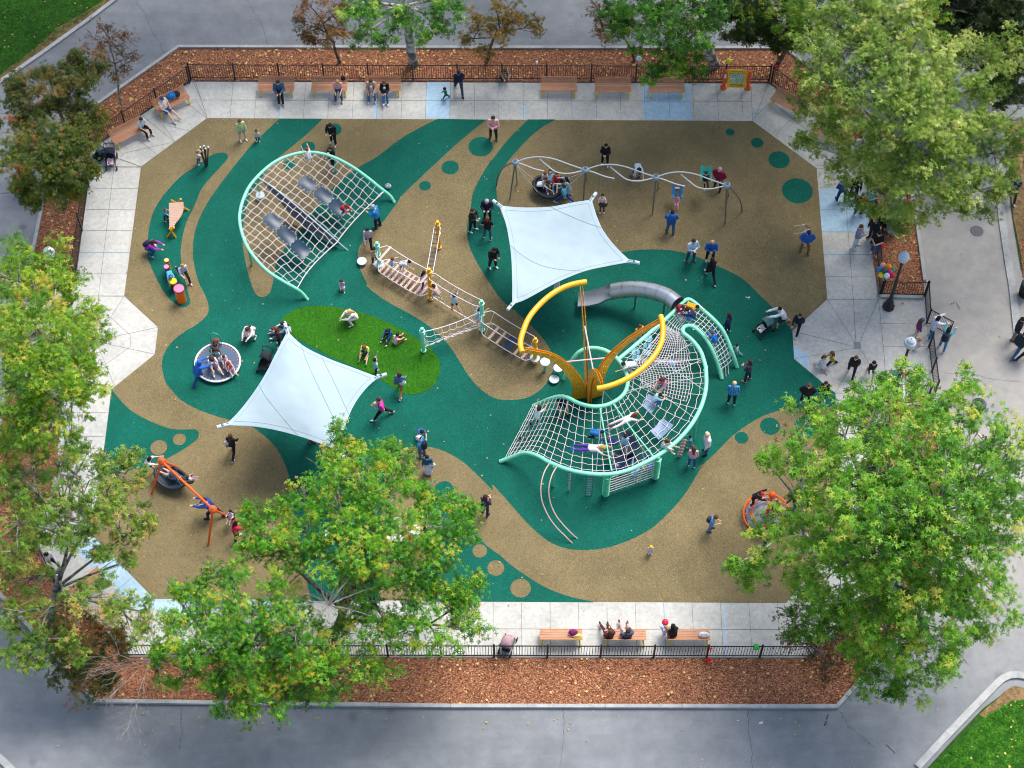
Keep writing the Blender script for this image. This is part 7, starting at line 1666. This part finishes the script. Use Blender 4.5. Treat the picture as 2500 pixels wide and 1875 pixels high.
# -- big pale sycamore, upper right
RU = [('D',520,260,9,1.2),('D',600,520,8,1.2),('D',540,570,8,.8),('D',640,350,10,1.5),('D',760,200,12,1.8),('D',950,90,12,1.8),('D',1150,150,13,1.9),('D',1350,220,13,1.9),('D',1500,330,12,1.5),('D',850,420,12,2.1),('D',1080,400,13,2.2),('D',1330,460,13,2.2),('D',1520,560,11,1.5),
 ('D',720,680,9,1.6),('D',640,760,7,1.0),('D',540,820,6,.9),('D',560,1120,5,.8),('D',510,1100,5,.5),('D',900,700,12,2.0),('D',1150,680,13,2.2),('D',1400,720,12,2.1),('D',1650,760,11,1.8),('D',1800,420,11,1.5),('D',2000,380,11,1.3),('D',2150,470,11,1.1),('D',1900,560,11,1.4),('D',1850,700,11,1.5),('D',2050,330,11,.8),
 ('D',740,920,7,1.4),('D',700,1050,6,1.2),('D',900,960,9,1.9),('D',1120,950,12,2.1),('D',1380,980,12,2.2),('D',1650,1000,11,2.0),('D',1900,950,10,1.8),('D',2100,850,9,1.5),('D',2180,1050,9,1.2),('D',720,1250,5,1.0),('D',800,1400,5,1.0),('D',880,1230,7,1.4),('D',1080,1230,9,1.8),('D',1300,1250,10,2.0),('D',1550,1250,10,2.0),('D',1800,1220,9,1.9),('D',2050,1250,8,1.7),
 ('D',1050,1450,6,1.3),('D',1250,1470,8,1.7),('D',1500,1450,8,1.7),('D',1750,1430,8,1.6),('D',1950,1450,7,1.2),('D',2150,1450,7,1.1),('D',1180,1600,6,1.0),('K',1200,60,5,.9),('K',1400,90,5,.9),('K',1360,230,5,.6),('K',1560,130,6,1.0),('K',1750,60,6,1.1),('K',1900,90,5.5,.8),('K',1040,50,5,.6)]
tree('sycamore_tree', at('P',2178,560), 'very large pale yellow-green sycamore filling the upper right', 'tree', RU, 'pale', BK_SYC, .33, .35, .19, 1.4, 12, 24)
# -- trees along the top
tree('sycamore_tree', at('C',1882,548), 'bright green sycamore with pale patchy trunk behind the panel and top fence', 'tree',
 [('C',1050,30,8,1.4),('C',1100,180,7,1.3),('C',1250,60,9,1.8),('C',1300,250,7,1.5),('C',1450,120,9,1.9),('C',1650,80,10,2.0),('C',1850,50,10,1.7),('C',1500,330,6,1.5),('C',1700,300,7,1.5),('C',1400,560,5,1.1),('C',1560,560,5,1.2),('C',1620,450,5.5,1.2),('C',1750,470,6,.9),('C',1330,640,4.5,.6),('C',1700,640,4.5,.5),('C',1020,210,7,.7)], 'top', BK_SYC, .24, .45, .21, 1.4, 13)
tree('sycamore_tree', at('B',1420,540), 'green sycamore with spotted white trunk at the top centre', 'tree',
 [('B',900,20,8,1.3),('B',1000,110,7,1.1),('B',1100,230,6,.9),('B',950,320,5,.5),('B',1200,60,9,1.5),('B',1250,200,8,1.2),('B',1350,280,6,.8),('B',1450,60,9,1.6),('B',1550,180,7,1.1),('B',1680,120,7,1.1),('B',1750,30,8,1.1),('B',1640,220,6,.6),('B',1510,300,5,.4),('B',1130,340,5,.4)], 'top', BK_SYC, .21, .60, .20, 1.3, 14)
tree('thin_tree', at('D',300,510), 'slim tree with yellow-green crown in the mulch at the top right corner', 'tree',
 [('D',120,60,7,1.3),('D',280,50,8,1.3),('D',400,190,7,1.0),('D',600,60,9,1.5),('D',850,30,9,1.3),('D',1100,30,10,1.4),('D',1400,60,10,1.4),('D',440,70,8,1.2)], 'lime', BK_BRN, .10, .5, .20, 1.2, 15)
tree('dark_tree', at('P',2450,215), 'dark green tree in shade at the far top right', 'tree',
 [('D',1600,120,4,1.8),('D',1650,60,7,2.0),('D',1800,30,6,2.2),('D',1680,300,3,1.5),('D',2000,300,4,2.2),('D',2180,180,6,2.2),('D',2050,600,3,1.6),('D',1850,150,7,2.2),('D',2100,80,8,2.0),('D',2150,300,7,1.9),('D',1750,350,5,1.7),('D',1950,450,5,1.6),('D',2150,650,5,1.5),('D',1680,250,5,1.4)], 'deep_shade', BK_BRN, .3, .4, .30, 1.6, 16)
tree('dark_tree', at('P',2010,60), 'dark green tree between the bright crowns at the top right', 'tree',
 [('D',40,60,7,1.6),('D',250,100,6,1.6),('D',450,250,4,1.4),('D',60,150,5,1.8),('D',220,200,5,1.5),('D',100,280,4,1.2),('D',380,300,5,1.2),('D',-80,100,6,1.5)], 'deep_shade', BK_BRN, .2, .5, .28, 1.5, 17)
tree('small_autumn_tree', at('B',798,530), 'small tree with sparse rust-brown leaves, left of the white trunk', 'tree',
 [('B',450,180,4,.7),('B',550,60,5,.9),('B',700,100,5,.9),('B',620,200,4,.7),('B',780,180,4.5,.8),('B',840,250,4,.6),('B',700,340,3,.5),('B',560,340,3,.3),('B',500,280,3.4,.4),('B',850,60,5,.6)], 'rust', BK_BRN, .07, .4, .16, 1.9, 18, 20, 'small autumn trees along the top road', 8)
tree('small_autumn_tree', at('B',2030,530), 'small tree with golden and orange leaves at the top centre', 'tree',
 [('B',1950,120,4.5,.7),('B',1980,250,4,.7),('B',1850,330,3.6,.4),('B',2100,60,5,.8),('B',2150,200,4.5,.8),('C',150,60,5,.9),('C',200,180,4.5,.9),('C',320,200,4.5,.7),('C',120,290,4,.6),('C',380,240,4,.4),('B',2020,430,3,.5),('C',20,230,4,.6)], 'gold', BK_BRN, .08, .35, .16, 2.0, 19, 20, 'small autumn trees along the top road', 8)
tree('small_autumn_tree', at('C',1205,520), 'sparse small brownish tree beside the overhanging green sycamore', 'tree',
 [('C',880,50,5,.5),('C',920,130,4.6,.5),('C',900,250,4,.4),('C',960,280,4,.4),('C',1000,200,4.2,.4),('C',1000,320,3.6,.3)], 'rust', BK_BRN, .06, .45, .14, .9, 20, 12, 'small autumn trees along the top road', 8)
# unseen trees added beyond the top edge to shade the upper road
NL = ['northwest of the lawn','over the upper left road bend','north of the rust-brown tree','north of the white-trunked sycamore','north of the golden tree','north of the bright sycamore','north of the thin yellow-green tree','north of the pale sycamore','beyond the far top right corner','east of the pale sycamore']
for i, (x, y) in enumerate(((-60,-330),(330,-260),(620,-210),(930,-240),(1230,-210),(1530,-230),(1820,-210),(2120,-170),(2460,-120),(2800,230))):
    k = (1.15, 1.2, 1.1, .9, .9, 1.1, 1.25, 1.25, 1.25, 1.2)[i]
    tree('unseen_shade_tree', at('P',x,y), 'unseen tall dark tree added for its shade '+NL[i], 'tree',
      [('P',x+dx,y+dy,z*k,3.3*k) for dx, dy, z in ((-90,-330,14),(60,-380,16),(120,-300,12),(-30,-250,11),(-170,-200,9),(170,-200,9))], 'deep_shade', BK_BRN, .3, .4, .6, .20, 40+i, 20)
# -- left group
tree('small_autumn_tree', at('A',1030,895), 'small reddish tree with bare grey twigs by the upper left fence', 'tree',
 [('A',900,230,5,.6),('A',960,320,5,.7),('A',800,330,4.6,.6),('A',1050,300,4.8,.6),('A',880,430,4.4,.7),('A',1020,450,4.2,.6),('A',1120,490,3.8,.4),('A',720,440,4,.5),('A',900,560,3.6,.5),('A',1050,570,3.4,.4),('A',960,650,3,.3)], 'rust', m_bark('#6a6460', '#8a847e', '#9c968e', 'grey_bark', 9), .06, .3, .14, 1.3, 21, 13, None, 26)
tree('bushy_tree', at('A',600,1230), 'bushy olive-green tree at the upper left, the one farther up', 'tree',
 [('A',150,700,5,.8),('A',380,600,5,1.0),('A',600,560,5.5,1.0),('A',640,480,5.5,.6),('A',760,650,5,.9),('A',780,540,5,.7),('A',180,820,5,1.0),('A',400,800,5.5,1.2),('A',620,760,5.5,1.1),('A',100,980,4.5,.9),('A',330,950,5,1.2),('A',580,930,5,1.2),('A',760,960,4.5,.9),('A',800,1040,4,.6),('A',180,1060,4,.7)], 'olive', BK_BRN, .11, .3, .19, 3.0, 22, 30)
tree('bushy_tree', at('E',540,165), 'bushy golden-green tree at the upper left, the one nearer the lamp', 'tree',
 [('A',150,1250,5,.9),('A',350,1180,5.5,1.1),('A',560,1150,5.5,1.1),('A',720,1230,5,.8),('A',200,1400,5,1.0),('A',430,1360,6,1.3),('A',650,1350,5.5,1.1),('A',760,1400,4.5,.6),('A',250,1540,4.5,1.0),('A',480,1540,5,1.2),('A',690,1500,4.5,.8),('E',250,50,4,.7),('E',450,30,4.5,.9),('E',620,0,4,.6),('E',330,120,3.5,.5)], 'olive2', BK_BRN, .11, .3, .19, 3.2, 23, 30)
tree('sycamore_tree', at('P',72,800), 'tall lime-green sycamore on the left side', 'tree',
 [('E',30,560,8,1.3),('E',200,560,8,1.5),('E',380,640,8,1.4),('E',480,760,8,1.3),('E',580,860,7,1.0),('E',60,760,10,1.7),('E',280,800,10,1.7),('E',450,960,8,1.1),('E',100,960,10,1.5),('E',560,1060,7,.9),('E',700,1080,7,1.2),('E',800,1150,6.5,1.0),('E',640,1230,8,1.4),('E',120,1200,11,1.6),('E',300,1180,11,1.7),
  ('E',470,1280,10,1.6),('E',700,1400,8,1.3),('E',80,1400,12,1.9),('E',300,1430,12,2.0),('E',520,1500,10,1.7),('E',750,1560,7,1.1),('M',100,150,12,1.9),('M',350,120,12,1.9),('M',560,150,10,1.5),('M',720,100,8,1.1),('M',640,220,7,.8),('M',80,380,11,1.7),('M',280,350,11,1.7),('M',470,330,9,1.4),('M',180,560,9,1.5),('M',400,530,9,1.4),('M',540,640,7,1.0),('M',560,470,7,.9),('M',60,680,8,1.4)], 'lime', BK_SYC, .30, .4, .19, 1.5, 24, 24)
tree('sycamore_tree', at('N',365,645), 'open sycamore with many visible pale branches at the lower left', 'tree',
 [('M',120,820,9,1.4),('M',300,760,9,1.4),('M',480,800,8,1.2),('M',620,850,7,1.0),('M',760,790,6.5,.9),('M',900,800,6,.8),('M',1060,750,6,.6),('M',1000,880,6,.9),('M',1110,910,6,.6),('M',850,930,6.5,1.0),('M',700,960,7,1.0),('M',100,1020,9,1.5),('M',300,1000,9,1.3),('M',500,1050,8,1.1),('M',900,1080,6,.6),('M',1050,1180,5.5,.8),('M',1190,1240,5.5,.6),('M',1100,1320,5.5,.8),('M',930,1250,6,.8),('M',1000,1430,5,.6),('M',1020,1560,4.5,.4),
  ('M',780,1180,6.5,.8),('M',560,1330,8,.9),('M',480,1180,8,1.0),('M',640,1080,7.5,.8),('M',700,1180,7,.7),('M',150,1250,9,1.5),('M',380,1230,8,1.2),('M',580,1220,7,.8),('M',700,1330,6,.5),('M',120,1480,8,1.4),('M',350,1430,7,.9),('M',560,1420,6,.6),('M',800,1480,5,.3),('M',100,1620,7,1.2),('N',60,120,7,1.2),('N',220,60,7,.9),('N',100,350,6,1.0),('N',300,330,6,1.0),('N',740,160,5,.3),('N',90,560,6,1.1),('N',60,620,5,.8),('N',230,560,6,.8),('N',450,500,6,1.0),('N',640,450,6,1.1),('N',760,430,6,.9),('N',900,500,5.5,.8),('N',1040,560,5,.6),('N',560,620,6,1.0),('N',780,620,5.5,.9),('N',950,650,5,.7),('N',150,800,5,.8),('N',300,760,5,.7),('N',60,860,5,.5),('N',180,930,4.5,.4),('N',480,760,5,.7),('N',560,840,4.5,.4),('N',280,880,4.5,.5)], 'mix', BK_GRY, .15, .35, .19, 1.15, 25, 20, None, 40)
tree('bushy_tree', at('N',560,1010), 'low dark olive tree in the mulch at the bottom left corner', 'tree',
 [('N',380,700,3,.7),('N',430,850,3,1.0),('N',550,780,3.2,1.0),('N',700,740,3.2,1.0),('N',850,760,3,.9),('N',420,930,2.4,.7),('N',600,1080,1.8,.9),('N',720,1100,1.6,.8),('N',780,1050,1.8,.6),('N',650,900,2.4,.9),('N',520,960,2.2,.6)], 'olive', BK_BRN, .10, .3, .17, 2.6, 26, 26)
tree('bare_branch_tree', at('N',1110,960), 'tree with bare whitish branches reaching over the bottom left mulch', 'tree',
 [('N',1100,760,4,.6),('N',1180,830,4,.5)], 'maple', m_bark('#7c766c', '#948d82', '#a8a196', 'pale_bark', 6), .07, .4, .15, .5, 27, 10)
bt = MB(); rz = random.Random(31); hub = at('N',1060,900,3.2)
def twigtree(p, d, L, r, n):
    q = p+d*L; mid = p.lerp(q, .5)+Vector((rz.uniform(-.1,.1)*L, rz.uniform(-.1,.1)*L, rz.uniform(-.05,.1)*L)); bt.tube([p, mid, q], [r, r*.8, r*.6], 5, False)
    if n:
        for k in range(2 if rz.random() < .6 else 3): twigtree(q if k else mid, (d+Vector((rz.uniform(-.7,.7), rz.uniform(-.7,.7), rz.uniform(-.25,.25)))).normalized(), L*.68, r*.6, n-1)
for d, L in ((Vector((-1,.15,.1)),1.3),(Vector((-1,-.2,0)),1.2),(Vector((-.25,-1,0)),1.4),(Vector((.1,1,.1)),.8),(Vector((1,-.9,0)),1.0),(Vector((-.7,-.75,0)),1.2)): twigtree(hub, d.normalized(), L, .028, 4)
bt.tube([at('N',1110,960,0), hub], [.08,.05], 7); par = [o for o in COL.objects if o.name.startswith('bare_branch_tree')][0]
part('bare_branches', bt, MC[('bark','#7c766c','#948d82','#a8a196')], par, True, None, world=True)
# -- centre bottom
tree('maple_tree', at('P',790,1655), 'large green tree with yellow tips over the lower centre of the playground', 'tree',
 [('O',850,40,7,.35),('O',850,150,7,.6),('O',800,230,7,.5),('O',980,150,7,.5),('O',920,250,8,.9),('O',1250,180,7,.5),('O',1200,250,7.5,.8),('O',1330,230,7,.5),('O',740,370,7,.7),('O',880,380,8.5,1.1),('O',1080,330,9,1.2),('O',1300,360,8,1.1),('O',1380,430,7.5,.6),('O',700,520,7.5,.9),('O',500,540,7,.7),('O',590,600,7,.9),('O',830,560,9,1.3),('O',1050,520,9.5,1.4),('O',1280,560,9,1.3),('O',1500,530,7.5,.6),('O',1550,620,7.5,.9),('O',1710,560,7,.6),('O',1800,640,7,.8),('O',1880,620,7,.35),
  ('O',250,650,7,.8),('O',130,660,7,.4),('O',390,650,7,.7),('O',200,800,7,1.0),('O',380,820,7.5,1.2),('O',600,780,8.5,1.3),('O',860,760,9,1.3),('O',1100,780,9.5,1.3),('O',1330,800,9,1.2),('O',1560,780,8,1.2),('O',1750,770,7.5,1.1),('O',1820,850,7,.5),('O',250,960,7,1.0),('O',120,960,6.5,.5),('O',480,980,8,1.2),('O',740,980,9,1.4),('O',1000,1000,9.5,1.5),('O',1250,1020,9,1.4),('O',1500,980,8,1.2),('O',1700,980,7,1.0),('O',1130,1180,8,1.1),('O',1360,1180,7.5,1.0),('O',900,1150,8,1.0),('O',1600,1180,6.5,1.1),('O',1720,1250,6.5,1.0),('O',1450,1280,6.5,.9),('O',1950,1260,6,.8),('O',1850,1350,6,.9),('O',1600,1420,6.5,1.2),('O',1800,1480,6,1.0),('O',1900,1580,6,.7),('O',1400,1450,7,1.1),('O',1200,1500,7,1.1),('O',1000,1420,7,.9),('O',1600,1620,6,1.1),('O',1350,1640,6,1.2)], 'maple', BK_BRN, .20, .35, .17, 2.1, 28, 26, None, 20)
tree('maple_tree', at('P',540,1690), 'green tree with golden tips beside it, over the bottom pavement and kerb', 'tree',
 [('N',1220,420,6,.5),('N',1330,420,6,.4),('N',1400,400,6,.6),('N',1520,320,6,.6),('N',1650,330,6.5,.8),('N',1280,560,6,.9),('N',1200,660,6,.8),('N',1450,560,7,1.2),('N',1680,520,8,1.4),('N',1880,560,8,1.5),('N',1150,780,5.5,.8),('N',1350,760,7,1.2),('N',1600,760,8,1.5),('N',1850,780,8,1.5),('N',1130,900,5,.6),('N',1300,900,6,.9),('N',1480,900,6.5,1.0),('N',1700,960,7,1.3),('N',1900,980,7,1.4),('N',1180,1050,4.5,.4),('N',1600,1100,6,1.0),('N',1780,1180,6,1.1),('N',1950,1180,6,1.0),('N',1600,1250,5,.7),('N',1750,1290,5,.6),('N',2060,900,7,1.3),('N',2080,700,8,1.3),('N',2090,1080,6,1.0),('N',2000,400,7,1.1),('N',2220,850,7,1.2),('N',2350,800,7,1.1),('N',2250,1040,6,1.0),('N',2420,1000,6,.9),('N',2560,900,6,1.0),('N',2700,1000,5.5,.8),('N',2450,700,6.5,1.0)], 'maple', BK_BRN, .17, .35, .17, 2.2, 29, 26, None, 30)
# broken top with whitish twigs showing through
bt = MB(); hub = at('O',770,1400,8.3)
for k in range(26):
    a = rz.uniform(0, 6.28); twigtree(hub, Vector((math.cos(a), math.sin(a), rz.uniform(0,.5))).normalized(), rz.uniform(.3,.8), .013, 1)
for e in (('O',1010,1110,9),('O',1160,1250,8.6),('O',850,1200,9),('O',1100,1480,8)): bt.tube(bez(hub, hub.lerp(at(*e), .5)+Vector((0,0,.3)), at(*e), 6), [.035,.03,.026,.022,.018,.012,.008], 5)
mp_ = [o for o in COL.objects if o.name.startswith('maple_tree')][0]; part('bare_twigs', bt, MC[('bark','#7c766c','#948d82','#a8a196')], mp_, True, None, world=True)
tree('crepe_tree', at('T',560,760), 'small red-leaved tree at the right end of the bottom fence', 'tree',
 [('T',220,330,3.4,.5),('T',250,480,3.2,.5),('T',210,570,3,.4),('T',330,560,3.2,.6),('T',480,560,3.4,.6),('T',600,620,3.4,.8),('T',420,680,2.8,.6),('T',620,760,2.6,.8),('T',520,820,2.2,.6),('T',700,560,3.6,.7),('T',350,420,3.4,.5)], 'plum', BK_BRN, .07, .3, .12, 1.2, 30, 18, None, 10)
# ------------------------------------------------------------------ fallen leaves and wood chips
def scatter(polys, n, size, zr, seed, ratio=.5, tilt=.5, star=False):
    R = random.Random(seed); m = MB()
    ar = []
    for P_ in polys:
        xs = [p.x for p in P_]; ys = [p.y for p in P_]; ar.append((min(xs), max(xs), min(ys), max(ys)))
    tot = sum((b-a)*(d-c) for a, b, c, d in ar)
    for P_, (a, b, c, d) in zip(polys, ar):
        for k in range(int(n*(b-a)*(d-c)/tot)):
            x, y = R.uniform(a, b), R.uniform(c, d)
            if not inside(x, y, P_): continue
            s = size*R.uniform(.5, 1.4); q = R.uniform(0, 6.28); M = Matrix.Rotation(q, 3, 'Z') @ Matrix.Rotation(R.uniform(-tilt, tilt), 3, 'X'); z = R.uniform(*zr)+.01
            c_ = Vector((x, y, z+s*.12)); w_ = s*ratio
            if star:
                V = [c_+M @ Vector((s*.5*(1 if j % 2 else .38)*math.cos(j*math.pi/5), s*.5*(1 if j % 2 else .38)*math.sin(j*math.pi/5), 0)) for j in range(10)]; m.add(V, [tuple(range(10))])
            else: m.add([c_+M @ Vector(v) for v in ((-s/2,-w_/2,0),(s/2,-w_/2,0),(s/2,w_/2,0),(-s/2,w_/2,0))], [(0,1,2,3)])
    return m
def bp(l): return [at(*p) for p in l]
TOP = bp((('P',435,118),('P',1917,121),('P',2000,186),('P',2198,340),('P',2236,550),('P',2252,686),('K',1215,680),('P',2132,640),('P',2123,533),('P',2114,374),('P',1877,200),('P',466,196),('P',222,362),('P',211,462),('P',183,698),('P',68,730),('P',82,613),('P',102,515),('P',120,343),('P',230,262)))
BOT = bp((('P',2300,1170),('P',2312,1310),('P',2220,1518),('P',2104,1654),('P',2042,1726),('P',1100,1725),('P',234,1712),('P',170,1640),('P',92,1555),('P',15,1468),('P',-50,1390),('P',92,1334),('P',148,1444),('P',308,1607),('P',1986,1611),('P',2139,1446),('P',2164,1250)))
CH = []
for nm, c1, n, sd_ in (('wood_chips','#a56b49',12000,1),('wood_chips','#c08a60',6500,2),('wood_chips','#44281b',9000,3)):
    m = scatter([TOP, BOT], int(n*2.4), .075, (.05, .07), sd_, .28, .6); o = obj(nm, m, plain(c1, .9, 0, 'chip_wood'), None, False); tag(o, {1:'reddish brown wood chips lying all over the mulch beds',2:'pale tan wood chips scattered over the mulch beds',3:'dark brown wood chips scattered over the mulch beds'}[sd_], 'wood chips', None, 'stuff')
m = scatter([TOP], 4200, .15, (.07, .10), 4, star=True); m2 = scatter([BOT], 1300, .14, (.07, .10), 5, star=True); m.add(m2.v, m2.f)
o = obj('fallen_leaves', m, plain('#d6b26c', .8, 0, 'dry_leaf'), None, False); tag(o, 'dry yellow leaves fallen on the mulch beds', 'fallen leaves', None, 'stuff')
LW = bp((('P',275,-2),('P',205,45),('P',90,128),('P',-10,195),('P',-300,400),('P',-300,-300),('P',280,-300))); LW2 = bp((('P',2270,1880),('P',2332,1822),('P',2410,1745),('P',2470,1712),('P',2520,1712),('P',2600,2100),('P',2150,2100)))
m = scatter([LW], 500, .11, (.07,.09), 6, star=True); m2 = scatter([LW2], 120, .14, (.07,.09), 7, star=True); m.add(m2.v, m2.f)
o = obj('fallen_leaves', m, plain('#b9b060', .8, 0, 'dry_leaf'), None, False); tag(o, 'small pale leaves scattered on the corner lawns', 'fallen leaves', None, 'stuff')
def blades(P_, n, size, z, seed, cols, nm, lb):
    m = scatter([P_], n, size, (z, z+.02), seed, .16, 1.2); o = obj(nm, m, cols, None, False); tag(o, lb, 'grass', None, 'stuff')
blades(LW, 60000, .11, .06, 8, m_grass([(.3, lin('#143a08')), (.5, lin('#2f6a12')), (.7, lin('#55902a'))], 3), 'grass', 'short green grass blades on the upper left lawn')
blades(LW2, 26000, .11, .06, 9, m_grass([(.3, lin('#1c4a0c')), (.5, lin('#3c7c18')), (.7, lin('#6aa030'))], 3), 'grass', 'short green grass blades on the lower right lawn')
m = scatter([bp((('P',230,1722),('P',2046,1736),('P',2110,1668),('P',2150,1720),('P',2060,1800),('P',1500,1790),('P',800,1775),('P',180,1790),('P',0,1600),('P',60,1560)))], 240, .13, (.0, .01), 12, star=True)
m2 = scatter([bp((('P',310,1480),('P',1000,1485),('P',1000,1600),('P',320,1595)))], 120, .12, (.02, .03), 13, star=True); m.add(m2.v, m2.f)
m2 = scatter([bp((('P',0,0),('P',2500,0),('P',2500,1875),('P',0,1875)))], 420, .10, (.034, .04), 14, star=True); m.add(m2.v, m2.f)
o = obj('fallen_leaves', m, plain('#a8935c', .8, 0, 'dry_leaf'), None, False); tag(o, 'loose dry leaves blown over the pavement, roads and play surface', 'fallen leaves', None, 'stuff')
rs = random.Random(77); m = MB()
for k in range(150):
    x, y = rs.uniform(0, 2500), rs.uniform(0, 1875); p = at('P', x, y); s = rs.uniform(.02, .045); m.box((p.x, p.y, .036), (s, s*rs.uniform(.4,1), .006), Matrix.Rotation(rs.uniform(0,3), 3, 'Z'))
for x, y, s in ((2105,225,.12),(2085,222,.07)): p = at('I',x,y); m.box((p.x, p.y, .03), (s, s*.6, .01), Matrix.Rotation(.5, 3, 'Z'))
for x, y, s in ((1905,917,.16),(1763,902,.07),(1545,1140,.05)): p = at('Q',x,y); m.box((p.x, p.y, .01), (s, s*.6, .008), Matrix.Rotation(.3, 3, 'Z'))
o = obj('paper_scraps', m, plain('#c8c4b4', .8, 0, 'paper'), None, False); tag(o, 'tiny pale scraps and petals lying on the ground', 'litter', None, 'stuff')
